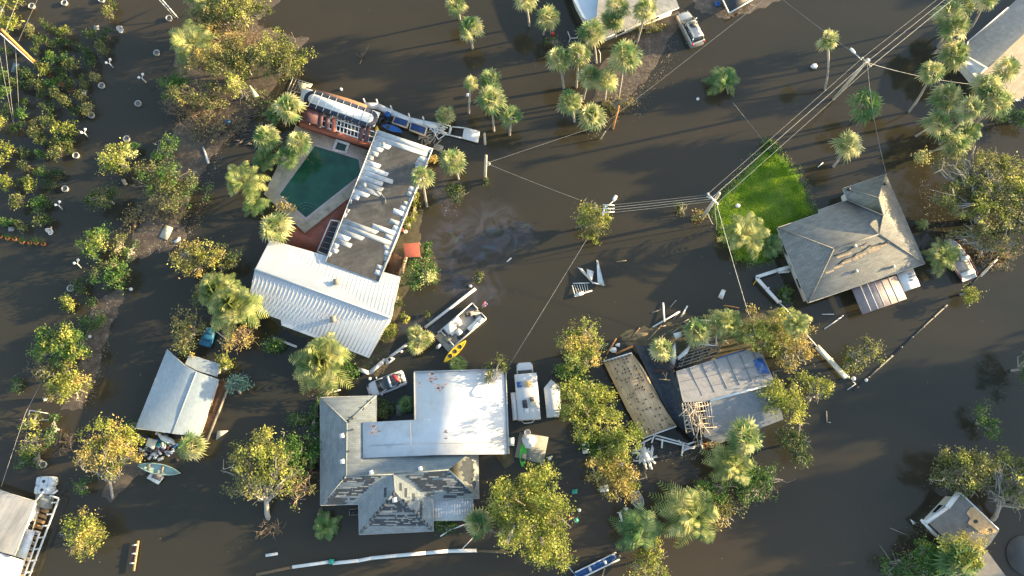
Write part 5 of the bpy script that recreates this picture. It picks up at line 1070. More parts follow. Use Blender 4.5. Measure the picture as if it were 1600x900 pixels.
used = [False] * 6; ordn = ['first', 'second', 'third', 'fourth', 'fifth', 'sixth', 'seventh', 'eighth', 'ninth', 'tenth', 'eleventh', 'twelfth', 'thirteenth', 'fourteenth', 'fifteenth']
tone = ['mid green', 'grey green', 'deep green', 'olive', 'yellow tipped', 'loose green']; r = np.random.default_rng(99)
for ri, row in enumerate(rows):
    for ci, (x, y) in enumerate(sorted(row)):
        k = int(r.choice([0, 1, 2, 3, 5])) if r.uniform() < .88 else 4
        if x < 45 and y < 50 or (x < 30 and 190 < y < 300): k = 4
        src = protos[k]
        if used[k]:
            o = src.copy(); COL.objects.link(o)
            for ch in src.children: c = ch.copy(); COL.objects.link(c); c.parent = o
        else: o = src; used[k] = True
        p = P(x, y + 3, 0); o.location = p; s = r.uniform(.55, .88) * (1.3 if x < 45 and y < 50 else 1); o.scale = (s * 1.1, s * r.uniform(.85, 1.2), s * r.uniform(.9, 1.4)); o.rotation_euler = (0, 0, r.uniform(0, 6.28))
        o['label'] = f'{tone[k]} young shrub in the flooded nursery, {ordn[ci]} from left in its {ordn[ri]} row down'
# far woodland off the right of the picture, which throws the long evening shade
def woodland():
    r = np.random.default_rng(17); mb = MB(); tb = MB()
    for i in range(150):
        y = r.uniform(-75, 150) if i < 95 else r.uniform(-40, 24); x = r.uniform(84, 128) + (y - 20) * -.12; h = r.uniform(6.5, 11.5) * (.40 if 25 < y < 66 else 1.22 if y < 25 else 1)
        rad = r.uniform(2.6, 4.8); K = 60; m = MB(); crown_mesh(m, rad, rad, h * .42, K, 16, .5, r, spread=.7); c = np.array([x, y, h * .58])
        for v in m.v: mb.add(v + c, np.arange(len(v)).reshape(-1, 4))
        mb.tube([(x, y, -.5), (x, y, h * .6)], [.25, .12], 6)
    return mb
tag(woodland().build('woodland', LEAF['olive']), 'row of tall trees beyond the right edge of the flood', 'woodland', kind='stuff')
# ------------------------------------------------------------------ vehicles
def loft(mb, secs):
    """secs: (x, half width bottom, half width top, z bottom, z top) -> closed shell with softened shoulders"""
    R_ = []
    for x, wb, wt, zb, zt in secs:
        zm = zb + (zt - zb) * .72; R_.append(np.array([(x, -wb * .92, zb), (x, -wb, zb + (zt - zb) * .25), (x, -wb, zm), (x, -wt, zt - .04), (x, -wt * .8, zt), (x, 0, zt + .02), (x, wt * .8, zt), (x, wt, zt - .04), (x, wb, zm), (x, wb, zb + (zt - zb) * .25), (x, wb * .92, zb)]))
    return mb.rings(R_)
def wheels(t, xs, hw, r_, z=0.0):
    for x in xs:
        for s in (-1, 1):
            M = Matrix.Rotation(math.pi / 2, 3, 'X').to_4x4(); w = MB(); w.lathe([(.02, -.11), (r_ * .8, -.11), (r_, -.07), (r_, .07), (r_ * .8, .11), (.02, .11)], (x, s * hw, z), 18, M); o = w.build('wheel', RUBBER, t, local=True)
            q = MB(); q.lathe([(.02, -.12), (r_ * .55, -.12), (r_ * .6, -.09), (r_ * .6, .09), (r_ * .55, .12), (.02, .12)], (x, s * hw, z), 12, M); q.build('rim', STEEL, o, local=True)
loc, rz, L = axis((1091, 68), (1066, 18), .7)
PAINT = mat('silver paint', (.42, .42, .41), .3, .04, 3, metal=.5, dirt=(.25, .22, .18), dirt_amt=.4, dscale=2)
t = thing('suv', 'silver suv with black sunroof and roof rails, standing in water below the top house', 'suv', (loc[0], loc[1], 0), rz); S = 4.9
mb = MB(); loft(mb, [(-2.42, .78, .70, -.05, .75), (-2.36, .9, .86, -.15, .92), (-1.2, .94, .9, -.2, .95), (.9, .94, .9, -.2, .92), (1.05, .94, .88, -.2, .88), (2.0, .90, .78, -.15, .74), (2.38, .74, .6, -.05, .55)]); mb.build('body', PAINT, t, local=True, smooth=True)
mb = MB(); loft(mb, [(-2.25, .78, .64, .85, .95), (-1.95, .80, .66, .85, 1.52), (-.2, .82, .68, .85, 1.58), (.35, .82, .66, .85, 1.50), (1.15, .80, .66, .85, .92)]); cab = mb.build('cabin', GLASS, t, local=True)
mb = MB(); mb.slab([(-1.98, -.66, 1.57), (.32, -.66, 1.57), (.40, 0, 1.60), (.32, .66, 1.57), (-1.98, .66, 1.57), (-2.0, 0, 1.59)], .06); mb.build('roof', PAINT, t, local=True)
mb = MB(); mb.slab([(-.45, -.42, 1.605), (.15, -.42, 1.605), (.15, .42, 1.605), (-.45, .42, 1.605)], .02); mb.build('sunroof', GLASS, t, local=True)
for s in (-1, 1):
    mb = MB(); mb.tube([(-1.85, s * .58, 1.60), (-1.75, s * .58, 1.68), (.0, s * .58, 1.70), (.1, s * .58, 1.62)], .025, 6); mb.build('roof_rail', STEEL, t, local=True)
    for a, b in (((-1.95, s * .70, 1.5), (-2.2, s * .76, .9)), ((-.9, s * .72, 1.52), (-.95, s * .85, .9)), ((.1, s * .72, 1.52), (.1, s * .86, .9)), ((.38, s * .70, 1.48), (1.15, s * .8, .92))): MB().bar(a, b, .06).build('pillar', PAINT, t, local=True)
    mb = MB(); mb.box((.75, s * 1.04, .98), (.14, .2, .14)); mb.build('mirror', PAINT, t, local=True); mb = MB(); mb.box((2.25, s * .62, .58), (.2, .28, .14), s * -.5); mb.build('headlight', GLASS, t, local=True)
    mb = MB(); mb.box((-2.36, s * .78, .78), (.12, .2, .3)); mb.build('tail_light', RED, t, local=True)
for k in range(5): mb = MB(); mb.bar((-1.85, -.4 + .2 * k, 1.6), (-.55, -.4 + .2 * k, 1.6), .03, .03); mb.build('roof_strip', GREY, t, local=True)
wheels(t, (-1.5, 1.45), .88, .36, -.1)
loc, rz, L = axis((629, 590), (577, 610), .6)
WP = mat('white car paint', (.50, .51, .52), .25, .03, 3, dirt=(.4, .38, .35), dirt_amt=.3, dscale=2)
t = thing('hatchback_car', 'white two door car with dark glass and open tail holding a red item', 'car', (loc[0], loc[1], 0), rz)
mb = MB(); loft(mb, [(-2.2, .6, .55, -.05, .55), (-2.1, .84, .78, -.15, .68), (-.9, .90, .84, -.2, .72), (.5, .90, .84, -.2, .72), (1.6, .84, .74, -.15, .62), (2.15, .6, .5, -.05, .42)]); mb.build('body', WP, t, local=True, smooth=True)
mb = MB(); loft(mb, [(-1.9, .66, .5, .6, .72), (-1.2, .72, .60, .6, 1.12), (-.2, .76, .62, .6, 1.18), (.1, .76, .62, .6, 1.14), (1.0, .72, .6, .6, .74)]); mb.build('cabin', GLASS, t, local=True)
MB().slab([(-.62, -.63, 1.20), (-.38, -.63, 1.20), (-.34, 0, 1.24), (-.38, .63, 1.20), (-.62, .63, 1.20), (-.6, 0, 1.24)], .06).build('roof_bar', WP, t, local=True)
for s in (-1, 1):
    MB().bar((-1.9, s * .66, .74), (-.5, s * .66, 1.16), .07).build('pillar', WP, t, local=True); MB().bar((.1, s * .68, 1.12), (1.0, s * .72, .76), .06).build('pillar', WP, t, local=True)
    mb = MB(); mb.box((.75, s * .98, .8), (.14, .22, .12)); mb.build('mirror', WP, t, local=True); mb = MB(); mb.box((1.95, s * .55, .5), (.25, .26, .1), -s * .5); mb.build('headlight', GLASS, t, local=True)
wheels(t, (-1.35, 1.3), .82, .31, -.1)
tag(MB().slab([P(*p, 1.15) for p in ((613, 586), (618, 586), (624, 594), (622, 597), (617, 594))], .18).build('cushion', RED), 'bright red cushion on the open tail of the white car', 'cushion')
sticks('luggage', 'grey jumble of gear in the back of the white car', 'luggage', 624, 589, 3.2, 14, .55, .2, GREY, 1.0)
# motorhome
loc, rz, L = axis((827, 656), (819, 564), 1.2)
t = thing('motorhome', 'white motorhome with roof hatches and side slide out, nose pointing up the picture', 'motorhome', (loc[0], loc[1], 0), rz); HB = L / 2
mb = MB(); loft(mb, [(HB - .1 - .0, .7, .55, .0, .7), (HB - .35, .88, .75, -.1, .95), (HB - 1.0, .92, .85, -.2, 1.05), (HB - 1.7, .92, .85, -.2, 1.1)]); mb.build('hood', WP, t, local=True, smooth=True)
mb = MB(); mb.poly([(HB - 1.0, -.78, 1.1), (HB - 1.55, -.74, 1.75), (HB - 1.55, .74, 1.75), (HB - 1.0, .78, 1.1)]); mb.slab([(HB - 1.0, -.8, 1.09), (HB - 1.6, -.8, 1.09), (HB - 1.6, .8, 1.09), (HB - 1.0, .8, 1.09)], .1); mb.build('windshield', GLASS, t, local=True)
RVW = mat('motorhome white', (.52, .52, .51), .4, .04, 1.5, dirt=(.5, .47, .42), dirt_amt=.4, dscale=1.2)
mb = MB(); b0, b1, w = -HB, HB - 1.5, 1.22
mb.rings([np.array([(x, -w, -.1), (x, -w, zt - .12), (x, -w + .12, zt), (x, w - .12, zt), (x, w, zt - .12), (x, w, -.1)]) for x, zt in ((b0, 2.1), (b1 - .3, 2.15), (b1, 2.0))]); mb.build('body', RVW, t, local=True)
mb = MB(); mb.box((b0 + 1.55, 1.5, 1.05), (2.9, .55, 1.7)); mb.build('slide_out', RVW, t, local=True)
for x, y, sx, sy, m_ in ((b1 - 1.15, -.15, .62, .9, mat('tan roof hatch', (.52, .36, .18), .7)), (b1 - 1.15, .78, .6, .5, BLUE), (b0 + 2.1, -.45, .45, .45, BARKD), (b0 + 1.65, .35, .8, .5, DARK), (b0 + 1.55, -.55, .5, .65, mat('beige hatch', (.55, .5, .38), .7)), (b0 + .9, .2, .5, .4, WHITE)):
    mb = MB(); mb.box((x, y, 2.2), (sx, sy, .16), .03); mb.build('roof_hatch', m_, t, local=True)
for s in (-1, 1): mb = MB(); mb.box((HB - 1.7, s * 1.25, 1.3), (.1, .35, .25)); mb.build('mirror', DARK, t, local=True)
for s in (-1, 1): mb = MB(); mb.box((b0 + 2.6, s * 1.225, 1.3), (1.2, .03, .6)); mb.build('window', GLASS, t, local=True)
mb = MB(); mb.tube([(b0, -.6, .5), (b0 - .25, -.3, .5), (b0 - .3, .5, .5), (b0, .9, .5)], .05, 6); mb.build('ladder', WHITE, t, local=True)
wheels(t, (b0 + 1.3, HB - 1.0), .95, .38, -.15)
t = thing('cargo_trailer', 'small white trailer with pointed nose right of the motorhome', 'trailer', P(863, 622, 0))
q = [P(*p, 1.6) for p in ((861, 593), (874.5, 604), (876, 640), (874, 650), (855, 652), (850, 606))]; MB().slab(q, 1.4).build('body', RVW, t)
for p in ((853, 628), (876, 628)): M = Matrix.Rotation(math.pi / 2, 3, 'Y').to_4x4(); MB().lathe([(.02, -.1), (.3, -.1), (.3, .1), (.02, .1)], P(*p, .1), 14, M).build('wheel', RUBBER, t)
mb = MB(); mb.bar(P(861, 594, .4), P(859, 587, .4), .1); mb.build('hitch', DARK, t); mb = MB(); mb.box(P(862, 604, 1.63), (.25, .25, .08)); mb.build('roof_vent', GREY, t)
# ------------------------------------------------------------------ boats
def hull(mb, L, W, H, n=14, stern=.8, z0=-.15, tip=.0, lip=.06, both=False):
    R_o, R_i = [], []
    for i in range(n + 1):
        u = i / n; x = -L / 2 + L * u; f = (math.sin(math.pi * min(1, max(0.02, u))) ** .6) if both else (stern + (1 - stern) * min(1, u * 2.2)) * (1 - max(0, (u - .5) / .5) ** 2.4) ** .7
        w = max(.02, W / 2 * f); h = H * (1 + .25 * max(0, u - .6)); R_o.append(np.array([(x, -w, h), (x, -w * .8, h * .35), (x, -w * .25, z0), (x, w * .25, z0), (x, w * .8, h * .35), (x, w, h), (x, w - lip if w > lip * 1.5 else w * .5, h), (x, w * .7, h * .4), (x, -w * .7, h * .4), (x, -w + lip if w > lip * 1.5 else -w * .5, h)]))
    return mb.rings(R_o)
loc, rz, L = axis((690, 538), (749, 487), .4)
t = thing('pontoon_boat', 'white pontoon boat with bench seats, small flag and outboard beside the white rail', 'boat', (loc[0], loc[1], 0), rz); h = L / 2; w = 1.18
ALU = mat('boat white', (.54, .54, .52), .35, .05, 2); FLR = mat('boat carpet', (.38, .35, .30), .9, .15, 3, dirt=(.2, .18, .15), dirt_amt=.5, dscale=3)
for s in (-1, 1): MB().tube([(-h + .1, s * .85, .05), (h - .5, s * .85, .05), (h + .05, s * .85, .2)], [.3, .3, .05], 10).build('pontoon', STEEL, t, local=True)
mb = MB(); mb.box((0, 0, .38), (2 * h, 2 * w, .12)); mb.build('deck', FLR, t, local=True)
mb = MB()
for a, b in (((-h + .5, -w), (h, -w)), ((h, -w), (h, -w * .25)), ((h, w * .25), (h, w)), ((h, w), (-h + .5, w)), ((-h + .9, w), (-h + .9, .4)), ((-h + .9, -w), (-h + .9, -.3))): mb.bar((*a, .72), (*b, .72), .09, .62)
mb.build('side_panels', ALU, t, local=True)
CU = mat('boat seat vinyl', (.66, .64, .58), .5, .06, 3)
for x, y, sx, sy in ((-.35, .78, 1.9, .62), (-1.05, .35, .6, .9), (.15, .35, .55, .35), (1.15, -.8, 1.3, .5), (2.2, -.75, .7, .55)): mb = MB(); mb.box((x, y, .66), (sx, sy, .4)); mb.box((x, y + .22 * (1 if y > 0 else -1), .95), (sx, .16, .3)); mb.build('seat', CU, t, local=True)
mb = MB(); mb.box((-.5, -.35, .8), (.6, .6, .8), .1); mb.build('console', ALU, t, local=True)
for x, y in ((-.9, -.75), (-.45, -.85), (.2, -.78), (1.8, .5), (2.0, -.1), (1.5, .7)): mb = MB(); mb.box((x, y, .62), (.35, .3, .35), x); mb.build('gear_bag', DARK, t, local=True)
mb = MB(); mb.box((-1.9, .0, .55), (.9, 1.0, .2), .2); mb.build('cover', mat('camouflage cloth', (.22, .21, .15), .9, .6, 6), t, local=True)
mb = MB(); mb.slab([(-1.55, .15, 1.25), (-.35, .15, 1.25), (-.35, 1.1, 1.25), (-1.55, 1.1, 1.25)], .1); mb.build('seat_top', ALU, t, local=True)
mb = MB(); loft(mb, [(-h - .75, .14, .1, .2, .75), (-h - .5, .2, .17, .1, .95), (-h - .1, .15, .12, .2, .85)]); mb.build('outboard_motor', mat('outboard cowl', (.35, .37, .40), .3), t, local=True, smooth=True)
mb = MB(); mb.tube([(h, .1, .5), (h + .65, .1, .7)], .05); mb.tube([(h + .1, .35, .5), (h + .45, .1, .6)], .04); mb.tube([(h + .2, -.15, .5), (h + .6, .1, .7)], .03); mb.build('bow_motor', DARK, t, local=True)
mb = MB(); mb.tube([(h + .6, .1, .6), (h + .85, .1, 1.5)], .02); mb.build('flag_pole', STEEL, t, local=True)
mb = MB(); mb.slab([(h + .65, -.22, 1.42), (h + 1.2, -.12, 1.40), (h + 1.12, .28, 1.38), (h + .6, .2, 1.42)], .02); fg = mb.build('flag', mat('flag red white', (.65, .40, .38), .8), t, local=True); mb = MB(); mb.slab([(h + .95, -.16, 1.43), (h + 1.2, -.12, 1.42), (h + 1.15, .1, 1.41), (h + .93, .05, 1.42)], .02); mb.build('canton', BLUE, fg, local=True)
for k in range(3): mb = MB(); mb.slab([(h + .66 + 0, -.16 + .15 * k, 1.435), (h + 1.15, -.06 + .14 * k, 1.415), (h + 1.15, -.01 + .14 * k, 1.415), (h + .66, -.10 + .15 * k, 1.435)], .01); mb.build('stripe', RED, fg, local=True)
def kayak(lab, p0, p1, W, m_, z=.1, nm='kayak', seats=2, rim=None):
    loc, rz, L = axis(p0, p1, z); t = thing(nm, lab, 'kayak' if nm == 'kayak' else 'boat', loc, rz); mb = MB(); hull(mb, L, W, .22, 16, both=True, z0=-.12, lip=.12); mb.build('hull', m_, t, local=True, smooth=False)
    mb = MB(); n_ = 12; pts = []
    for i in range(n_ + 1): u = i / n_; pts.append((-L / 2 * .95 + L * .95 * u, W / 2 * .78 * math.sin(math.pi * max(.02, min(.98, u))) ** .6))
    mb.poly([(x, -y, .215) for x, y in pts] + [(x, y, .215) for x, y in pts[::-1]]); 
    if nm == 'kayak': mb.build('deck', m_, t, local=True)
    for k in range(seats):
        x = (-.22 + .44 * k / max(1, seats - 1)) * L; s_ = MB(); s_.lathe([(.02, .225), (.17, .225), (.2, .25), (.23, .24), (.24, .22)], (x, 0, 0), 12); s_.build('seat', DARK, t, local=True)
    return t
kayak('yellow tandem kayak floating below the pontoon boat', (694, 566), (728, 533), .85, YEL, seats=3)
kayak('bright blue paddle board shaped kayak under the daybeds', (598, 197), (629, 207), .8, BLUE, .6, seats=1)
# green kayak on a concrete slab
t = MB().slab([P(*p, .12) for p in ((812, 675), (857, 683), (849, 725), (804, 714))], .6).build('concrete_slab', CONC); tag(t, 'tilted square concrete slab carrying the green kayak', 'slab')
t = MB().slab([P(*p, .1) for p in ((773, 712), (801, 700), (804, 722), (789, 733))], .5).build('raised_bed', YARD); tag(t, 'small pentagonal weedy bed between white roof and slab', 'garden bed')
kayak('bright green kayak lying on the concrete slab', (816, 729), (818, 691), .75, GREEN, .2, seats=1)
mb = MB(); r = np.random.default_rng(2); c0 = P(827, 690, .5); rg = []
for i in range(7):
    a = i / 6; rr = .75 * math.cos(a * 1.5) + .02; rg.append([c0 + np.array([rr * math.cos(q) * (1 + .2 * math.sin(3 * q)), rr * 1.15 * math.sin(q) * (1 + .15 * math.cos(2 * q)), .45 * a + r.normal() * .04]) for q in np.linspace(0, 5.9, 14)])
mb.rings(rg); tag(mb.build('cloth_bundle', WHITE, smooth=True), 'crumpled white tarp bundle on the concrete slab', 'tarp')
tag(MB().slab([P(*p, .5) for p in ((816, 708), (822, 709), (822, 717), (816, 716))], .3).build('storage_box', mat('pink grey box', (.42, .28, .25), .7)), 'small pinkish box strapped on the green kayak', 'box')
for lab, p, m_ in (('blue grey plastic tub above the white tarp bundle', (820, 684), GREY), ('white bucket at the top corner of the slab', (824, 676), OFFW)): tag(MB().lathe([(.02, 0), (.28, 0), (.34, .35), (.30, .35), (.25, .08), (.02, .08)], P(*p, .12), 14).build('bucket', m_), lab, 'bucket')
tag(MB().box(P(798, 690, .5), (.75, .85, .9)).build('air_conditioner', mat('air conditioner case', (.35, .42, .45), .5)), 'blue grey air conditioner unit at the white roof lower right', 'air conditioner')
def rowboat(lab, p0, p1, W, m_, inner, name='rowboat', extra=None, both=False, z=.05, motor=False):
    loc, rz, L = axis(p0, p1, z); t = thing(name, lab, 'boat', loc, rz); mb = MB(); hull(mb, L, W, .42, 14, both=both, lip=.09); mb.build('hull', m_, t, local=True)
    for x in (-.25, .08): mb = MB(); mb.box((x * L, 0, .34), (.28, W * .82, .05)); mb.build('bench', inner, t, local=True)
    if motor: mb = MB(); mb.box((-L / 2 - .2, 0, .6), (.45, .35, .5)); mb.build('outboard_motor', DARK, t, local=True); mb = MB(); mb.bar((-L / 2 + .1, 0, .75), (-L / 2 + .6, .15, .8), .05); mb.build('tiller', GREY, t, local=True)
    return t
rowboat('grey aluminium rowboat half under the tan tree', (990, 768), (1001, 795), 1.25, mat('grey boat', (.30, .31, .31), .5, .1), WOODG)
t = rowboat('long slim blue and white skiff with outboard at the bottom edge', (962, 869), (892, 903), .85, mat('blue boat hull', (.03, .09, .24), .35, .08), WHITE, motor=True, name='skiff')
mb = MB(); mb.bar((-2.8, .38, .47), (2.0, .38, .47), .14, .05); mb.bar((-2.8, -.38, .47), (2.0, -.38, .47), .12, .05); mb.build('gunwale', WHITE, t, local=True)
mb = MB(); mb.bar((-1.0, .5, .6), (-.2, 1.3, .8), .1); mb.build('oar', WOOD, t, local=True)
rowboat('pale green canoe pointed at both ends below the cottage debris', (218, 727), (283, 739), 1.15, mat('pale green canoe', (.28, .40, .36), .5, .15), WOODG, both=True, name='canoe')
t = rowboat('white motorboat with curved bow rail moored by the great oak', (1512, 438), (1476, 374), 2.3, ALU, mat('cream boat seat', (.55, .50, .42), .6), name='motorboat', z=.2)
mb = MB(); mb.box((-.9, 0, .42), (2.6, 1.7, .06)); mb.build('cockpit_floor', mat('cockpit floor', (.40, .36, .31), .8), t, local=True)
for x, y, sx, sy in ((.6, .5, 1.1, .5), (.6, -.5, 1.1, .5), (-1.9, 0, .5, 1.6)): mb = MB(); mb.box((x, y, .6), (sx, sy, .35)); mb.build('seat', CU, t, local=True)
mb = MB(); mb.box((-.2, -.45, .8), (.5, .7, .6)); mb.build('console', ALU, t, local=True); mb = MB(); mb.tube([(-2.4, -1.0, .62), (0, -1.12, .66), (1.6, -.85, .7), (2.9, 0, .75), (1.6, .85, .7), (0, 1.12, .66), (-2.4, 1.0, .62)], .08, 6); mb.build('rub_rail', mat('maroon rail', (.14, .03, .04), .5), t, local=True)
loc, rz, L = axis((321, 541), (331, 514), .2); t = thing('inflatable_dinghy', 'dark blue covered dinghy beside the golden willow bush', 'boat', loc, rz)
mb = MB(); loft(mb, [(-1.05, .55, .45, -.05, .4), (-.9, .68, .6, -.1, .5), (.5, .65, .55, -.1, .52), (1.1, .4, .2, 0, .42)]); mb.build('cover', mat('blue cover', (.02, .14, .26), .6, .25, 3), t, local=True, smooth=True)
MB().bar((-.4, -.6, .53), (-.4, .6, .53), .05).build('strap', DARK, t, local=True); MB().bar((.4, -.55, .55), (.4, .55, .55), .05).build('strap', DARK, t, local=True)
# ------------------------------------------------------------------ poles and cables
def pole(lab, base, top, h, r_=.13, m_=POLEW, name='utility_pole', z0=-.8):
    t = thing(name, lab, 'pole', P(*base, 0)); MB().tube([P(*base, 0) + [0, 0, z0], P(*top, h)], [r_ * 1.25, r_], 8).build('shaft', m_, t, smooth=True); return t
tp = P(1353, 97, 8.5); t = thing('utility_pole', 'tall utility pole with crossarm, lamp arm and many cables, upper right', 'pole', (tp[0], tp[1], 0)); MB().tube([(tp[0], tp[1], -.8), tuple(tp)], [.19, .14], 9).build('shaft', POLEW, t, smooth=True)
mb = MB(); mb.bar(P(1347, 91, 8.3), P(1360, 104, 8.3), .12, .14); mb.build('crossarm', WOODG, t)
for p in ((1347, 91), (1353, 97), (1360, 104)): MB().lathe([(.02, 0), (.07, 0), (.09, .1), (.05, .2), (.01, .22)], P(*p, 8.4), 8).build('insulator', WHITE, t)
MB().lathe([(.02, -.8), (.22, -.8), (.25, 0), (.2, .08), (.02, .1)], P(1356, 94, 8.2), 12).build('transformer', STEEL, t)
mb = MB(); mb.tube([P(1351, 98, 8.0), P(1342, 90, 8.5), P(1336, 84, 8.6)], .045, 6); mb.build('lamp_arm', STEEL, t); mb = MB(); loft(mb, [(-.35, .08, .06, -.05, .05), (0, .16, .12, -.08, .1), (.45, .12, .08, -.05, .08)]); o = None
cc_ = P(1333, 80, 8.6); mb.v = [v @ np.array([[math.cos(2.2), math.sin(2.2), 0], [-math.sin(2.2), math.cos(2.2), 0], [0, 0, 1]]) + cc_ for v in mb.v]; mb.build('lamp_head', WHITE, t)
t = pole('leaning grey utility pole with bunched insulators at the lawn edge', (1096, 342), (1124, 302), 6.8, .17)
mb = MB(); mb.bar(P(1105, 302, 6.4), P(1122, 320, 6.3), .13, .13); mb.bar(P(1104, 307, 6.2), P(1118, 313, 6.3), .1, .1); mb.build('crossarm', WHITE, t)
for k, p in enumerate(((1106, 303), (1110, 308), (1114, 313), (1120, 318))): MB().lathe([(.02, 0), (.1, 0), (.12, .12), (.05, .22), (.01, .24)], P(*p, 6.45), 8).build('insulator', WHITE, t)
mb = MB(); mb.tube([P(1118, 306, 6.5), P(1117, 330, 4.5), P(1120, 350, 2), P(1119, 360, .1)], .035, 4); mb.tube([P(1112, 322, 5.5), P(1105, 333, 3), P(1113, 350, .1)], .05, 4); mb.build('hanging_cable', WIRE, t)
t = pole('street light pole smothered by vines in mid water', (936, 350), (946, 322), 6.0, .09, OFFW, 'street_lamp'); mb = MB(); mb.bar(P(944, 326, 5.8), P(960, 313, 6.2), .08, .08); mb.build('lamp_arm', WHITE, t)
mb = MB(); loft(mb, [(-.3, .08, .06, -.05, .05), (0, .2, .15, -.08, .1), (.45, .15, .1, -.05, .08)]); cc_ = P(960, 311, 6.2); mb.v = [v @ np.array([[math.cos(1.1), math.sin(1.1), 0], [-math.sin(1.1), math.cos(1.1), 0], [0, 0, 1]]) + cc_ for v in mb.v]; mb.build('lamp_head', WHITE, t)
for k in range(3): mb = MB(); mb.bar(P(942, 320 + 6 * k, 6.0), P(960, 321 + 5 * k, 6.0), .1, .08); mb.build('bracket', OFFW, t)
t = pole('short wooden pole with cable ring, standing in open water', (757, 284), (759.5, 243), 4.2, .15, POLEW)
mb = MB(); mb.lathe([(.2, 0), (.24, .05), (.2, .1)], P(763, 256, 3.4), 10); mb.bar(P(760, 255, 3.4), P(766, 256, 3.4), .1); mb.build('bracket', WHITE, t)
pole('stub of a broken wooden post above the cable ring pole', (758, 228), (757, 208), 1.8, .13, POLEW, 'wooden_post')
pole('rust coloured leaning timber post below the palm group', (957, 204), (967, 166), 3.6, .11, ORANGE, 'wooden_post')
pole('pale thin guy post by the crossing cables', (936, 219), (946, 205), 1.4, .06, mat('yellow guard', (.45, .40, .22), .7), 'guy_post')
pole('tall orange sunlit pole at upper left edge', (62, 106), (2, 46), 7.5, .16, ORANGE)
mb = MB(); mb.bar(P(61, 107, .1), P(0, 52, 7.2), .09); o = mb.build('utility_conduit', WHITE); tag(o, 'white conduit running down the orange pole at upper left', 'conduit')
t = thing('light_pole', 'white double tube lying pole by the top edge left of thicket', 'pole', P(277, 28, 0)); MB().tube([P(278, 28, .3), P(252, -2, 2.5)], .07, 6).build('shaft', WHITE, t); MB().tube([P(274, 28, .3), P(249, 0, 2.5)], .05, 6).build('brace', OFFW, t)
def wire(lab, pts, r_=.028, m_=WIRE, sag=.15, cat='cable'):
    mb = MB(); Q = []; r_ *= .4
    W = [P(*p) for p in pts]
    for a, b in zip(W[:-1], W[1:]):
        for i in range(9): u = i / 8; Q.append(a + (b - a) * u - np.array([0, 0, sag * 4 * u * (1 - u)]))
    mb.tube(Q, r_, 5, cap=False); tag(mb.build('overhead_cable', m_), lab, cat, 'overhead cables')
WW = mat('aluminium cable', (.42, .39, .33), .5, .1)
wire('topmost power line from the upper right pole towards the leaning pole', [(1347, 91, 8.6), (1106, 303, 6.7)], .035, WW); wire('middle power line from the upper right pole to the leaning pole', [(1353, 97, 8.6), (1112, 309, 6.7)], .06, WW); wire('lowest power line from upper right pole to the leaning pole', [(1360, 104, 8.6), (1122, 316, 6.6)], .04, WW)
for k, l in enumerate(('left', 'middle', 'right')): wire(f'{l} power line from the tall pole to the top edge', [(1347 + 6.5 * k, 91 + 6.5 * k, 8.6), (1520 + 5 * k, -45 + 5 * k, 9.0)], [.03, .05, .06][k], WW)
for k, l in enumerate(('upper', 'second', 'third', 'fourth')): wire(f'{l} cable of the bundle between street light and leaning pole', [(958, 320 + 4.0 * k, 6.2), (1108 + 2 * k, 304 + 3.4 * k, 6.4)], [.025, .04, .04, .03][k], WW, .1)
wire('stay cable from leaning pole down to the golden trees', [(1118, 312, 6.4), (1170, 492, 2.0)], .05, OFFW); wire('dark service drop from tall pole to hipped house corner', [(1355, 100, 8.2), (1385, 272, 2.4)], .035, GREY, .5)
wire('white service drop from tall pole to the corner house', [(1356, 98, 8.2), (1520, 132, 2.4)], .04, OFFW, .5); wire('thin line coming in from the top edge to the tall pole', [(1350, 94, 8.2), (1205, -15, 7.5)], .025, GREY)
wire('long cable from the short pole to the top right edge of palms', [(760, 255, 3.5), (945, 193, 3.2), (1200, -5, 7)], .03, WIRE, .0); wire('cable from the short pole to the vine covered lamp', [(762, 256, 3.5), (905, 312, 5.5)], .03, WIRE)
wire('stay cable leaving the cable crossing to the guy post', [(966, 182, 3.0), (936, 219, .3)], .025, WIRE, 0); wire('dashed looking line from vine lamp towards white roof', [(918, 372, 3.0), (795, 572, 3.0)], .035, GREY)
wire('line from upper palms to the lawn tip', [(1145, 160, 5), (1196, 224, .5)], .025, GREY, 0); wire('cable running down the left edge to the lower left house', [(66, 595, 2.0), (40, 645, 3), (2, 760, 2.2)], .04, WIRE, 0)
for k, (a, b, l) in enumerate((((10, 0, 8.0), (-6, 40, 7.5), 'leftmost'), ((29, -3, 8.0), (8, 50, 7.5), 'second'), ((59, -2, 8.0), (29, 64, 4.0), 'right hand'), ((6, 55, 6.5), (22, 195, .5), 'long vertical'), ((-2, 80, 6.5), (20, 190, .5), 'slanting'), ((24, 70, 4), (30, 180, .3), 'short vertical'))): wire(f'{l} wire of the bunch at the orange pole, upper left', [a, b], .04, WW if k < 3 else WIRE, 0)
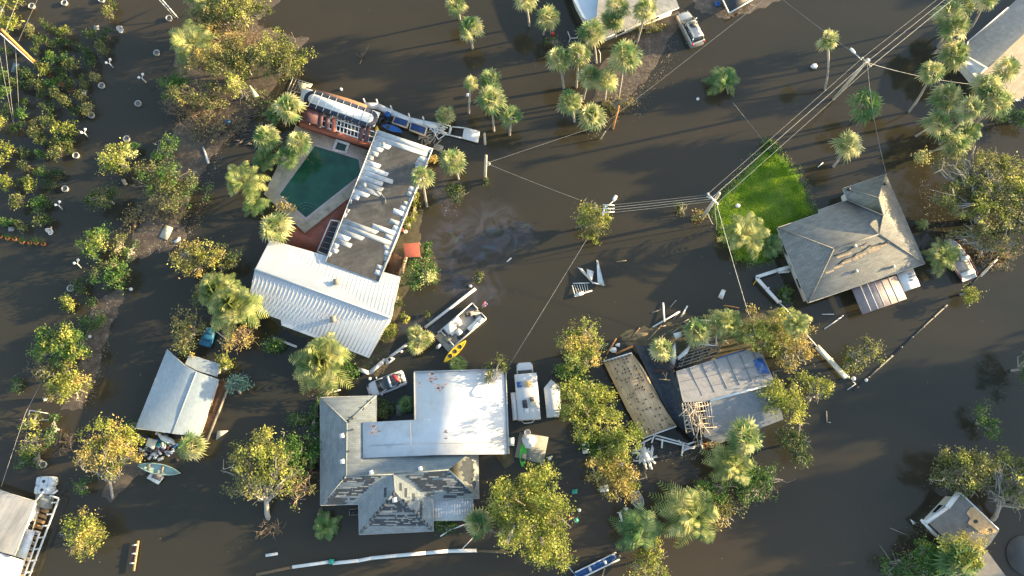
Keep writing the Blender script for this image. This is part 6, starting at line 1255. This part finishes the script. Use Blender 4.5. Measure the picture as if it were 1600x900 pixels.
# ------------------------------------------------------------------ nursery pots, lamps
POTW = mat('dirty white pot', (.38, .38, .36), .7, .2, 3, dirt=(.2, .18, .15), dirt_amt=.7, dscale=3)
def ringpot(lab, x, y, s=1.0):
    t = thing('planter', lab, 'planter', P(x, y, 0), group='round white planters of the nursery'); c = P(x, y, 0)
    MB().lathe([(.28 * s, -.6), (.35 * s, 0), (.38 * s, .26), (.40 * s, .30), (.34 * s, .32), (.31 * s, .28), (.30 * s, .2)], c, 22).build('pot', POTW, t, smooth=True); MB().lathe([(.005, .22), (.31 * s, .21)], c, 18).build('soil', mat('planter soil', (.13, .12, .10), .9, .5, 9) if 'planter soil' not in bpy.data.materials else bpy.data.materials['planter soil'], t); return t
for l, x, y in (('white planter under the cables at the top left', 51, 11), ('white planter alone near the top edge', 102, 6), ('white planter cut by the top edge', 160, 1), ('white planter below the lying pole', 265, 30), ('white planter level with the coconut palm', 246, 84), ('white planter left of small shrub by the thicket', 217, 163), ('white planter above the bright yellow tree', 199, 218), ('white planter half hidden by a yellow shrub', 160, 135), ('white planter at the right end of a middle shrub row', 144, 181), ('white planter under the yellow shrub end', 120, 244), ('white planter at the lower right of nursery shrubs', 103, 296), ('white planter cut by the left edge', 1, 16), ('white ring half round the green bush', 112, 451), ('white half sunk ring by the lower left tanks', 69, 726)): ringpot(l, x, y)
for l, x, y, a in (('tipped white pedestal urn at the top of the nursery', 188, 44, .5), ('tipped white pedestal urn at the lower end of nursery', 78, 359, .5)):
    t = thing('pedestal_urn', l, 'urn', P(x, y, 0), group='tipped urns'); M = Matrix.Rotation(R(62), 3, 'X').to_4x4(); MB().lathe([(.08, -.45), (.12, -.1), (.42, .15), (.45, .2), (.38, .2), (.1, .0)], P(x, y, .35), 18, M).build('bowl', mat('cream urn', (.62, .55, .48), .7) if 'cream urn' not in bpy.data.materials else bpy.data.materials['cream urn'], t, smooth=True); MB().lathe([(.16, 0), (.26, .0), (.27, .08), (.16, .1), (.15, .02)], P(x + 1, y + 5, .05), 16).build('foot', WHITE, t)
for l, x, y in (('upper twin globe lamp in the water lane, middle shrubs', 171, 99), ('twin globe lamp right of the lane, near thicket', 222, 122), ('twin globe lamp at the lower middle of nursery', 132, 208), ('twin globe lamp left of the two dark green trees', 92, 321), ('twin globe lamp left of the umbrella tree', 121, 412)):
    t = thing('globe_lamp', l, 'lamp post', P(x + 6, y + 6, 0), group='twin globe lamps'); MB().tube([P(x + 7, y + 8, -.3), P(x, y, 1.6)], .06, 6).build('post', WHITE, t)
    for dx, dy in ((-5, -1), (1, -6)): q = P(x + dx, y + dy, 1.65); MB().lathe([(.01, -.16), (.12, -.11), (.17, 0), (.12, .11), (.01, .16)], q, 12).build('globe', WHITE, t, smooth=True); MB().tube([P(x, y, 1.5), q], .035, 4).build('arm', WHITE, t)
for k, (x, y) in enumerate(((2, 370), (13, 373), (24, 374), (36, 379), (48, 380), (58, 380), (69, 382))):
    t = thing('potted_plant', f'{ordn[k]} terracotta pot with grassy plant from left in the row below the nursery', 'potted plant', P(x, y, 0), group='row of terracotta pots'); MB().lathe([(.14, -.3), (.24, .18), (.26, .22), (.2, .22), (.02, .16)], P(x, y, 0), 14).build('pot', TERRA, t); r = np.random.default_rng(k); mb = MB()
    for _ in range(90): d = r.normal(size=3) * [.34, .34, .15] + [-.12, .25, .5]; b = P(x, y, .2); w_ = np.array([.025, 0, 0]); mb.poly([b - w_, b + w_, b + d])
    mb.build('leaves', LEAF['green' if k % 2 else 'nursery'], t)
for k, (x, y) in enumerate(((3, 345), (9, 350), (15, 348), (22, 349))): tree(f'{ordn[k]} small round pot shrub above the terracotta row', x, y, 5, 5, .7, 'green', dens=3, name='shrub', cat='shrub', group='round pot shrubs')
# ------------------------------------------------------------------ fences, rails and flotsam
def rail(name, lab, pts, w, h, m_, cat='rail', posts=0):
    if posts:
        t = thing(name, lab, cat, P(*pts[0][:2], 0)); mb = MB()
        for a, b in zip(pts[:-1], pts[1:]): mb.bar(P(*a), P(*b), w, h)
        mb.build('rail', m_, t)
        for p in pts: MB().box(P(p[0], p[1], p[2] / 2 - .3), (.16, .16, p[2] + .7)).build('post', m_, t)
        return t
    mb = MB()
    for a, b in zip(pts[:-1], pts[1:]): mb.bar(P(*a), P(*b), w, h)
    return tag(mb.build(name, m_), lab, cat)
rail('white_rail', 'long straight white rail left of the pontoon boat', [(743, 451, .25), (664, 512, .22)], .30, .14, WHITE); rail('white_rail', 'second straight white rail below the three small palms', [(636, 538, .25), (609, 558, .25)], .30, .14, WHITE)
rail('white_rail', 'bent white rail above the white car', [(602, 562, .3), (577, 583, .3), (560, 577, .3)], .42, .15, WHITE); tag(MB().slab([P(*p, .45) for p in ((601, 561), (610, 557), (617, 560), (606, 570))], .15).build('dock_box', WHITE), 'white dock box beside the white rail end', 'box')
for l, p in (('black lid on the left of the dock box', [(599, 566), (602, 564), (605, 569), (601, 571)]), ('black lid on the right of the dock box', [(606, 561), (609, 558), (612, 562), (608, 565)])): tag(MB().slab([P(*q, .52) for q in p], .06).build('lid', DARK), l, 'lid')
rail('white_rail', 'white rail between the dead vines and ribbed roof', [(427, 528, .2), (464, 542, .2)], .26, .14, WHITE); rail('white_pole', 'white pole slanting from the blue dinghy to dead vines', [(335, 515, .3), (366, 541, .4)], .12, .12, WHITE, 'pole'); rail('white_pole', 'thin grey pole parallel to the dinghy pole', [(339, 532, .2), (360, 542, .2)], .07, .07, OFFW, 'pole')
curve = [(520, 880), (560, 876), (580, 872), (620, 868), (665, 864), (700, 861), (745, 860)]
rail('floating_boom', 'long white curved pipe floating along the bottom edge', [(x, y, .22) for x, y in curve], .34, .22, WHITE, 'pipe'); rail('floating_boom', 'dirty white end section of floating pipe with black marks', [(457, 886, .2), (514, 878, .2)], .32, .2, OFFW, 'pipe')
tag(MB().slab([P(*p, .45) for p in ((514, 874), (521, 874), (521, 881), (514, 882))], .4).build('pipe_clamp', TEAL), 'teal green box clamp joining the floating pipe', 'clamp')
rail('sunken_pipe', 'brown sunken end of the pipe going left', [(457, 886, .015), (400, 898, .01)], .3, .1, mat('silty pipe', (.13, .09, .05), .7), 'pipe'); rail('sunken_pipe', 'brown sunken end of the pipe under the yellow tree', [(746, 860, .015), (796, 863, .01)], .3, .1, bpy.data.materials['silty pipe'], 'pipe')
rail('white_board', 'short grey white board floating left of long pipe', [(415, 868, .1), (434, 865, .1)], .28, .08, OFFW, 'board'); rail('thin_pipe', 'thin white pipe from fan palm down to the long pipe', [(741, 838, .5), (722, 858, .3)], .08, .08, WHITE, 'pipe'); rail('thin_pipe', 'bent grey downspout below the metal awning', [(688, 838, .1), (703, 828, .5), (728, 819, .8)], .13, .1, OFFW, 'pipe')
rail('mooring_pole', 'thin white pole between the huge tree and blue skiff', [(882, 878, .4), (900, 900, .3)], .07, .07, OFFW, 'pole')
for l, pts in (('white garden fence running from hipped house into the water', [(1237, 416, .7), (1216, 422, .7), (1182, 433, .7)]), ('wide white fence turning down beside the lawn palms', [(1182, 434, .7), (1198, 452, .7), (1217, 473, .6)])): rail('garden_fence', l, pts, .38, .12, WHITE, 'fence', 1)
rail('garden_fence', 'thin white rail between the fence corner and golden tree', [(1217, 472, .5), (1238, 494, .4)], .1, .1, WHITE, 'fence', 1); rail('garden_fence', 'long pale fence slab right of the golden tree', [(1276, 541, .8), (1296, 562, .8), (1322, 590, .7)], .55, .14, mat('cream fence', (.60, .57, .46), .7), 'fence', 1); rail('garden_fence', 'thin rail behind the golden tree up to the fence slab', [(1247, 508, .7), (1276, 541, .8)], .1, .1, OFFW, 'fence', 1)
tag(MB().lathe([(.02, 0), (.22, 0), (.24, .3), (.18, .42), (.02, .45)], P(1332, 592, 0), 14).build('bucket', WHITE), 'white bucket at the end of the long pale fence', 'bucket')
rail('white_pipe', 'bent white pipe at the end of the long pale fence', [(1332, 596, .2), (1337, 600, .2), (1324, 609, .1)], .07, .07, WHITE, 'pipe')
tag(MB().slab([P(*p, .2) for p in ((1237, 421), (1233, 426), (1216, 427), (1217, 422))], .1).build('white_board', WHITE), 'short white board below the fence at hipped house', 'board')
r = np.random.default_rng(60); t = thing('low_fence', 'dark half sunk fence line running diagonally in the right hand water', 'fence', P(1400, 540, 0)); mb = MB(); mb.bar(P(1334, 610, .03), P(1395, 555, .03), .22, .1); mb.bar(P(1395, 555, .03), P(1480, 476, .03), .18, .1); mb.bar(P(1500, 462, .02), P(1560, 400, .02), .15, .1); mb.build('rail', DARK, t)
for k in range(9): x = 1340 + k * 17; MB().box(P(x, 605 - k * 15.6, .1), (.12, .12, .5)).build('post', WOODG, t)
rail('white_pole', 'short white pole at the far end of the sunk fence', [(1533, 432, .3), (1558, 405, .4)], .14, .14, OFFW, 'pole')
# V shaped debris in the middle
tag(MB().slab([P(*p) for p in ((932, 406, .05), (935, 408, .5), (944, 444, .7), (946, 446, .3), (934, 443, .5))], .06).build('sheet_metal', WHITE), 'white folded triangular sheet, right half of the V shaped wreck', 'sheet metal')
tag(MB().slab([P(*p) for p in ((917, 420, .02), (928, 424, .05), (925, 438, .5), (917, 432, .4))], .06).build('sheet_metal', OFFW), 'silt covered white sheet, upper left of the V wreck', 'sheet metal'); tag(MB().slab([P(*p) for p in ((902, 417, .3), (910, 420, .35), (926, 440, .6), (944, 446, .5), (926, 443, .3))], .06).build('sheet_metal', WHITE), 'long narrow white strip under the V wreck', 'sheet metal')
t = thing('slatted_panel', 'half sunk white slatted panel left of the V wreck', 'panel', P(908, 452, 0)); mb = MB(); mb.bar(P(895, 443, .12), P(921, 442, .12), .1); mb.bar(P(897, 463, .2), P(925, 454, .1), .12); mb.bar(P(894, 446, .1), P(899, 464, .25), .1)
for k in range(6): mb.bar(P(897 + k * 4, 444, .06), P(903 + k * 3.2, 461 - k, .04), .05)
mb.build('slats', OFFW, t); MB().slab([P(*p, .3) for p in ((899, 459), (911, 455), (912, 460), (900, 464))], .1).build('end_board', WHITE, t)
for k, (l, a, b, w_, m_) in enumerate((('white plank crossing the brown one above torn roof', (1020, 511, .1), (1062, 487, .3), .16, WHITE), ('short upright white plank among floating lumber', (1036, 473, .1), (1038, 503, .3), .2, WHITE), ('pale plank half sunk right of the lumber cross', (1064, 495, .2), (1074, 478, .03), .16, OFFW), ('brown lath left of the swept palm', (1012, 532, .08), (1034, 508, .03), .1, WOOD), ('second brown lath near the torn felt sheet', (988, 526, .05), (1000, 512, .05), .08, WOOD), ('rusty board floating above the plywood roof', (962, 553, .1), (989, 541, .1), .22, ORANGE), ('thin rusty lath at plywood roof corner', (948, 554, .3), (963, 529, .2), .14, ORANGE), ('brown lath floating in the middle water', (963, 409, .05), (979, 407, .05), .08, WOOD), ('rusty lath right of the lawn palms', (1131, 477, .03), (1155, 481, .03), .1, ORANGE), ('white stick in the oil slick', (792, 409, .05), (799, 403, .05), .12, WHITE), ('white stick near the upper right leaning palm', (1278, 261, .05), (1286, 254, .08), .12, OFFW), ('white bent pipe in the water below hipped house', (1284, 491, .1), (1303, 491, .1), .08, WHITE), ('white curved stick right of the bent pipe', (1318, 493, .1), (1288, 514, .03), .12, OFFW), ('yellow stick under the fence corner', (1177, 445, .1), (1183, 436, .3), .08, YEL))): rail('floating_plank', l, [a, b], w_, .06, m_, 'plank')
tag(MB().slab([P(*p, .06) for p in ((993, 520), (1013, 520), (1013, 523), (996, 527))], .05).build('wood_sheet', WOOD), 'silty plywood scrap above the felt sheet', 'sheet'); tag(MB().slab([P(*p, .08) for p in ((1128, 452), (1134, 454), (1129, 468), (1122, 464))], .06).build('wood_sheet', OFFW), 'pale tapered board above the palm fronds', 'board')
WS = [('white carton on the rusty board, larger', 959, 547, .7), ('white carton on the rusty board, smaller', 966, 539, .45), ('white scrap by the upper right lone palm', 1273, 103, .7), ('white triangle scrap on the lawn', 1153, 321, .5), ('small white block in the small palm cluster gap', 731, 148, .45), ('pale block at the end of the white rail', 734, 449 - 0, .01)]
for l, x, y, s_ in WS[:5]: tag(MB().slab([P(x, y, .35) + np.array([s_ * .6 * math.cos(a) * (1 + .3 * math.sin(3 * a + x)), s_ * .5 * math.sin(a), 0]) for a in np.linspace(0, 5.2, 6)], .2).build('foam_block', WHITE), l, 'foam block')
SM = [('white buoy beside the three small palms', 627, 549), ('white ball at the car nose', 578, 592), ('pale drum floating at the rail top end', 735, 447), ('white ball beside the ribbed roof shrub', 440, 541), ('small blue white bottle in the brown water', 1090, 155), ('white jug by the round tree and rowboat', 905, 797), ('white jug above the windblown palm', 978, 795), ('white float by the sunk fence', 1353, 594), ('little white jug by the driftwood', 71, 624), ('white bottle beside the mud strip', 141, 526), ('small white float at left bank end', 205, 452), ('little white float beside the annex fence', 533, 140), ('white cup below the cottage hedge', 352, 576), ('white jug in water right of huge tree', 859, 716)]
for l, x, y in SM: tag(MB().lathe([(.02, -.1), (.17, -.06), (.2, .08), (.14, .22), (.02, .25)], P(x, y, .02), 12).build('float', WHITE), l, 'float')
tag(MB().slab([P(*p, .3) for p in ((894, 765), (902, 764), (902, 771), (894, 772))], .25).build('plastic_crate', TEAL), 'teal square crate right of the huge yellow tree', 'crate'); tag(MB().lathe([(.02, -.1), (.24, -.05), (.26, .15), (.02, .2)], P(900, 813, 0), 12).build('tub', TEAL), 'round teal tub under the tree right side', 'tub')
tag(MB().slab([P(*p, .02) for p in ((884, 806), (897, 808), (899, 815), (885, 815))], .2).build('tarp', MAROON), 'dark maroon tarp sunk beside the huge tree', 'tarp')
t = thing('white_chair', 'toppled white plastic chair frame below the rowboat tree', 'chair', P(969, 806, 0)); mb = MB(); mb.bar(P(964, 801, .3), P(972, 800, .3), .08); mb.bar(P(968, 800, .3), P(972, 815, .2), .25, .1); mb.bar(P(966, 814, .2), P(974, 814, .2), .08); mb.build('frame', OFFW, t)
for l, pp in (('white cabinet floating under the round tree', [(910, 694), (920, 691), (922, 708), (911, 709)]), ('white chair and scraps below the tan tree', [(937, 760), (950, 757), (951, 768), (938, 769)]), ('white sheet sticking out right of the lower tree', [(1001, 700), (1009, 698), (1017, 720), (1008, 722)])): tag(MB().slab([P(*p, .5) for p in pp], .4).build('white_box', WHITE), l, 'box')
t = thing('park_bench', 'floating dark red bench with white ends at the lower left', 'bench', P(210, 868, 0)); mb = MB(); mb.bar(P(216, 845, .3), P(209, 892, .3), .22, .12); mb.build('seat_board', WOOD, t); mb = MB(); mb.bar(P(210, 852, .22), P(205, 880, .22), .34, .1); mb.build('backrest', MAROON, t)
for a, b in (((207, 852), (214, 851)), ((206, 865), (212, 865)), ((203, 880), (210, 880))): MB().bar(P(*a, .32), P(*b, .32), .12, .1).build('bracket', WHITE, t)
tag(MB().slab([P(340, 673, .35), P(357, 673, .02), P(337, 688, .02)], .05).build('gable_board', mat('silty white board', (.48, .42, .34), .8)), 'triangular silt stained board floating right of the cottage', 'board')
t = thing('cardboard_box', 'opened tan box resting on palm fronds below shingle house', 'box', P(504, 815, 0)); MB().slab([P(*p, .6) for p in ((496, 802), (508, 803), (513, 818), (503, 827), (496, 820))], .5).build('box', mat('tan card', (.45, .30, .16), .8, .1), t); MB().slab([P(*p, .65) for p in ((504, 802), (513, 805), (514, 814), (506, 812))], .04).build('flap', GREY, t)
t = thing('window_box', 'small dark framed vent box below shingle house eave', 'box', P(552, 800, 0)); MB().slab([P(*p, .3) for p in ((546, 796), (560, 795), (560, 804), (546, 805))], .3).build('box', DARK, t); mb = MB(); mb.bar(P(546, 796, .33), P(560, 795, .33), .06); mb.bar(P(546, 805, .33), P(546, 796, .33), .06); mb.bar(P(546, 805, .33), P(560, 804, .33), .06); mb.build('frame', WOODG, t)
t = thing('brick_planter', 'short brown planter wall against the left side of shingle house', 'planter', P(492, 722, 0)); mb = MB(); mb.bar(P(487, 705, .3), P(487, 738, .3), .25, .5); mb.bar(P(487, 705, .3), P(499, 704, .3), .2, .5); mb.bar(P(487, 738, .3), P(499, 738, .3), .2, .5); mb.build('wall', mat('old brick', (.13, .08, .06), .9), t)
rail('white_rail', 'short white double rail above the shingle house top corner', [(504, 617, .3), (532, 609, .3)], .12, .1, WHITE); rail('concrete_walk', 'narrow sunk concrete step between the two roofs', [(623, 633, .02), (623, 650, .02)], .55, .1, CONC, 'step')
t = thing('canopy', 'rust red square canopy on posts beside the torn wing', 'canopy', P(643, 391, 0)); q = [P(*p, 1.7) for p in ((630, 381), (655, 379), (657, 401), (633, 402))]; cn = sum(q) / 4 + [0, 0, .25]; mb = MB(); mb.add(q + [cn], [[0, 1, 4], [1, 2, 4], [2, 3, 4], [3, 0, 4]]); mb.build('roof', mat('rust red canopy', (.40, .10, .055), .7, .12), t)
for a in q: MB().bar(a * [1, 1, 0] - [0, 0, .6], a - [0, 0, .02], .09).build('post', WOODG, t)
tag(MB().slab([P(*p, .12) for p in ((612, 392), (634, 405), (624, 432), (604, 425))], .5).build('side_deck', mat('dark deck boards', (.11, .06, .04), .8, .3)), 'dark brown side deck between ribbed roof and red canopy', 'deck'); tag(MB().bar(P(635, 402, .5), P(626, 432, .5), .3, .5).build('low_wall', mat('sandstone wall', (.42, .30, .2), .85)), 'short sandy wall beside the dark side deck', 'wall')
for l, p in (('pale flower pot by the torn wing, upper', (638, 352)), ('yellow rimmed pot by the torn wing, lower', (634, 363)), ('terracotta pot by the torn wing', (628, 360))): tag(MB().lathe([(.1, -.1), (.2, .2), (.24, .24), (.16, .24), (.02, .15)], P(*p, 0), 14).build('flower_pot', TERRA if 'terra' in l else OFFW), l, 'flower pot')
tag(MB().slab([P(*p, .15) for p in ((679, 224), (693, 228), (691, 237), (676, 233))], .1).build('pallet', WOODG), 'grey wooden pallet beside the torn roof right corner', 'pallet')
t = thing('panel_board', 'pale beige panel lying in the thicket above the annex', 'board', P(394, 145, 0)); MB().slab([P(*p, 1.2) for p in ((386, 133), (391, 133), (404, 149), (397, 153))], .08).build('board', mat('pale panel', (.55, .53, .38), .7), t)
for l, pp, m_ in (('beige rectangular tray on the mud bank by the thicket', [(258, 351), (270, 356), (261, 375), (249, 370)], mat('beige tray', (.42, .40, .32), .7)), ('small blue crate caught in grey branches', [(349, 186), (360, 187), (360, 193), (349, 192)], BLUE), ('dull blue board in upper left shrubs', [(21, 98), (30, 99), (27, 113), (17, 112)], mat('dull blue', (.12, .16, .18), .8)), ('grey square pot above the terracotta row', [(13, 354), (21, 354), (21, 361), (13, 361)], GREY), ('white plank in the mud bank water', [(316, 230), (318, 229), (327, 254), (324, 256)], WHITE), ('pale brick scrap in the middle nursery rows', [(126, 142), (134, 141), (134, 149), (127, 149)], GREY), ('white scrap at the mud bank tip', [(271, 377), (281, 370), (282, 374), (274, 380)], WHITE), ('small framed cage at the yellow tree foot', [(189, 281), (194, 279), (199, 287), (194, 290)], WOODG), ('sunken ghostly white sheet in upper nursery', [(147, 40), (154, 39), (155, 46), (146, 47)], mat('sunk sheet', (.22, .23, .22), .8))): tag(MB().slab([P(*p, .18 if 'sunk' not in l else .03) for p in pp], .14).build('flotsam', m_), l, 'flotsam')
# debris heap below the cottage
r = np.random.default_rng(90); HM = [WHITE, TEAL, BLUE, DARK, OFFW, MAROON, GREY, WOODG, WHITE, STEEL]; names = ['white', 'teal', 'blue', 'black', 'off white', 'maroon', 'grey', 'brown', 'pale', 'silver']
t = thing('debris_heap', 'heap of broken household things under the lower cottage eave', 'debris heap', P(245, 700, 0)); t['kind'] = 'stuff'
for k in range(10):
    mb = MB()
    for j in range(9): c = P(247 + r.normal() * 11, 699 + r.normal() * 9, r.uniform(.05, .45)); mb.box(c, (r.uniform(.2, .6), r.uniform(.15, .45), r.uniform(.1, .3)), r.uniform(0, 3))
    mb.build(['scraps', 'tubs', 'bins', 'tyres', 'boards', 'cloths', 'pans', 'planks', 'sheets', 'tins'][k], HM[k], t)
for l, pp, m_, z in (('cream door panel leaning on the cottage debris', [(232, 684), (245, 688), (240, 702), (227, 696)], mat('cream door', (.60, .57, .46), .7), .9), ('grey white open cabinet at the bottom of the debris', [(237, 737), (256, 745), (247, 757), (229, 747)], OFFW, .4), ('dark cabinet back resting in white cabinet', [(241, 737), (254, 742), (250, 752), (236, 746)], mat('brown grey panel', (.16, .13, .12), .8), .46), ('white louvred board under the cottage eave', [(242, 673), (272, 687), (273, 695), (252, 688)], WHITE, 1.0)): tag(MB().slab([P(*p, z) for p in pp], .12).build('broken_panel', m_), l, 'panel')
tag(MB().lathe([(.12, 0), (.25, .0), (.33, .1), (.33, .2), (.25, .25), (.12, .24)], P(257, 676, .9), 16).build('tyre', DARK), 'black and white tyre on the cottage debris top', 'tyre')
for l, x, y, s_, a in (('upper white water tank at lower left', 77, 752, 1.15, .15), ('lower white water tank at lower left', 74, 765, 1.1, .15)):
    t = thing('water_tank', l, 'tank', P(x, y, 0), group='white water tanks'); mb = MB(); c = P(x, y, 0)
    mb.rings([np.array([c + np.array([s_ * k_ * .85 * math.copysign(abs(math.cos(q)) ** .45, math.cos(q)), s_ * k_ * .45 * math.copysign(abs(math.sin(q)) ** .45, math.sin(q)), z]) for q in np.linspace(0, 5.98, 20)]) for k_, z in ((1, -.3), (1, .75), (.9, .9), (.5, .95))]); mb.build('tank', mat('grey white tank', (.48, .52, .54), .5, .12) if 'grey white tank' not in bpy.data.materials else bpy.data.materials['grey white tank'], t)
    MB().lathe([(.02, .9), (.16, .9), (.16, 1.0), (.02, 1.02)], c, 10).build('cap', DARK, t)
    for k in (-1, 1): MB().bar(c + [k * .45, -.5, .93], c + [k * .45, .5, .93], .05).build('strap', GREY, t)
tag(MB().slab([P(*p, .9) for p in ((56, 772), (77, 776), (73, 796), (54, 789))], 1.2).build('utility_box', mat('dark grey box', (.17, .19, .19), .7)), 'dark grey box between water tanks and lower left house', 'box')
t = thing('pipe_rack', 'thin white pipe frame by the hanging cable at left', 'frame', P(58, 648, 0)); mb = MB(); mb.bar(P(47, 641, .8), P(75, 646, .8), .08); mb.bar(P(47, 641, .8), P(44, 650, .2), .08); mb.bar(P(62, 656, .6), P(75, 656, .5), .08); mb.build('frame', OFFW, t)
t = thing('concrete_disc', 'smooth grey rounded concrete pad at the lower right edge', 'slab', P(1597, 872, 0)); c = P(1602, 868, 0); MB().slab([c + np.array([2.0 * math.cos(a), 2.0 * math.sin(a), .2]) for a in np.linspace(0, 6.0, 24)], .6).build('pad', mat('mud stained concrete', (.07, .075, .075), .8, .2, 1), t)
t = thing('dark_shed', 'dark open shed frame at the top edge right of the silver suv', 'shed', P(1160, 0, 0)); mb = MB(); q = [P(*p, .9) for p in ((1127, -4), (1139, 21), (1178, -2), (1165, -30))]; MB().slab(q, .12).build('roof', DARK, t); mb = MB()
for i in range(4): mb.bar(q[i] + [0, 0, .03], q[(i + 1) % 4] + [0, 0, .03], .16, .08)
mb.build('frame', OFFW, t)
tag(MB().lathe([(.05, 0), (.3, .05), (.38, .35), (.3, .4), (.05, .3)], P(1120, 8, 0), 14).build('tub', BLUE), 'blue tub on the litter bank near the top edge', 'tub'); tag(MB().lathe([(.02, 0), (.22, .05), (.2, .3), (.02, .35)], P(864, 54, 0), 12).build('tub', RED), 'round red tub left of the big palm group', 'tub')
t = thing('white_chair', 'upturned white chair legs left of the browning palm', 'chair', P(893, 58, 0)); mb = MB(); c = (891, 60); 
for e in ((887, 49), (903, 59), (889, 66)): mb.bar(P(*c, .4), P(*e, .6), .07)
mb.build('frame', WHITE, t); rail('white_pipe', 'curved white pipe behind the browning fan palm', [(938, 98, .4), (938, 84, .6), (935, 78, .6)], .08, .08, WHITE, 'pipe')
t = thing('palm_boot_log', 'brown snag sticking out of water near the top', 'snag', P(566, 87, 0)); mb = MB(); r = np.random.default_rng(3)
for k in range(6): mb.tube([P(566, 92, -.1), P(566 + r.normal() * 5, 84 + r.normal() * 5, .8)], [.06, .02], 5)
mb.build('branches', BARKD, t)
rail('pier_post', 'small L shaped post end alone in the right hand water', [(1291, 642, .1), (1292, 660, .1), (1298, 660, .1)], .1, .1, WOODG, 'post')
t = thing('white_gate', 'white V shaped board at the lower right house left corner', 'board', P(1426, 815, 0)); mb = MB(); mb.slab([P(1422, 811, .4), P(1432, 817, .3), P(1427, 820, .05)], .05); mb.build('board', WHITE, t); rail('floating_plank', 'long thin pole in the water left of holed roof house', [(1391, 825, .05), (1417, 836, .05)], .07, .05, WOODG, 'pole')
# names that appear here and there: small specks of litter drifting on the water
r = np.random.default_rng(44); pts = []
for _ in range(420):
    x, y = r.uniform(0, 1600), r.uniform(0, 900); pts.append(P(x, y, .015))
mb = MB(); leafcards(mb, np.array(pts), .055, 3, .5, r); tag(mb.build('floating_specks', DEB), 'tiny leaves and specks scattered on the flood water', 'litter', kind='stuff')

for k, (l, x, y, rad, n, L_, m_, z, a) in enumerate((
 ('splintered brown laths over the black felt sheet', 1046, 585, 10, 16, 1.3, WOOD, 1.9, None), ('grey splinters between the felt sheet and grey slope', 1066, 600, 8, 22, .8, GREY, 2.2, None),
 ('brown boards and twigs heaped under the pergola', 1110, 548, 22, 30, 1.2, WOODG, 1.2, None), ('small white scraps on the lower grey slope', 1128, 655, 14, 9, .4, WHITE, 2.6, None),
 ('brown broken boards by the lower roof corner', 1108, 690, 9, 14, 1.0, ORANGE, .7, None), ('mixed laths floating above the wrecked house', 1050, 500, 26, 16, 1.2, WOODG, .1, 35),
 ('white laths and scraps under the tan tree', 975, 735, 14, 16, 1.0, WHITE, .5, None), ('broken twigs heaped along the trunk of the fallen branches', 395, 200, 26, 40, .9, TWIGG, .3, 20),
 ('grey rafters scraps inside the wrecked annex', 540, 200, 12, 18, .8, GREY, 1.0, None), ('clutter of small white scraps in the annex rafters', 520, 190, 8, 10, .5, WHITE, 1.4, None))):
    sticks('timber_debris', l, 'debris', x, y, rad, n, L_, .09, m_, z, seedd=k, ang=a, thick=.04)
# drifts of fine floating litter
def drift(l, pts, n, wd, size=.05):
    r = np.random.default_rng(n); W = [P(*p, .012) for p in pts]; C = []
    for _ in range(n):
        i = r.integers(0, len(W) - 1); u = r.uniform(); C.append(W[i] + (W[i + 1] - W[i]) * u + np.array([r.normal() * wd, r.normal() * wd, 0]))
    mb = MB(); leafcards(mb, np.array(C), size, 4, .5, r); tag(mb.build('floating_litter', DEB), l, 'litter', kind='stuff')
drift('scum line of litter in front of the top house palms', [(1010, 90), (1000, 130), (975, 165), (940, 190), (925, 215)], 700, .5)
drift('litter drift between the silver suv and palms', [(1055, 60), (1040, 100), (1010, 140), (985, 175)], 500, .6)
drift('litter line along the right edge of the lawn', [(1228, 240), (1262, 290), (1275, 325)], 350, .25, .04)
drift('litter drift right of the white pier debris', [(690, 230), (700, 260), (715, 300), (700, 330)], 350, .6)
drift('litter drift around the lower wreckage', [(1000, 700), (1060, 715), (1110, 700), (1150, 720)], 500, .5)
drift('litter drift beside the thicket bank', [(345, 240), (325, 290), (310, 340), (285, 385)], 500, .35)
drift('litter drift left of the mud strip', [(190, 460), (168, 520), (158, 580), (135, 635)], 400, .25)
drift('litter drift along the shingle house left wall', [(490, 600), (480, 680), (485, 770)], 300, .4)
drift('litter drift at the foot of the big oak', [(1440, 280), (1460, 330), (1470, 380)], 400, .7)
drift('litter drift around the bare limbed tree', [(1480, 800), (1440, 830), (1400, 870)], 400, .6)
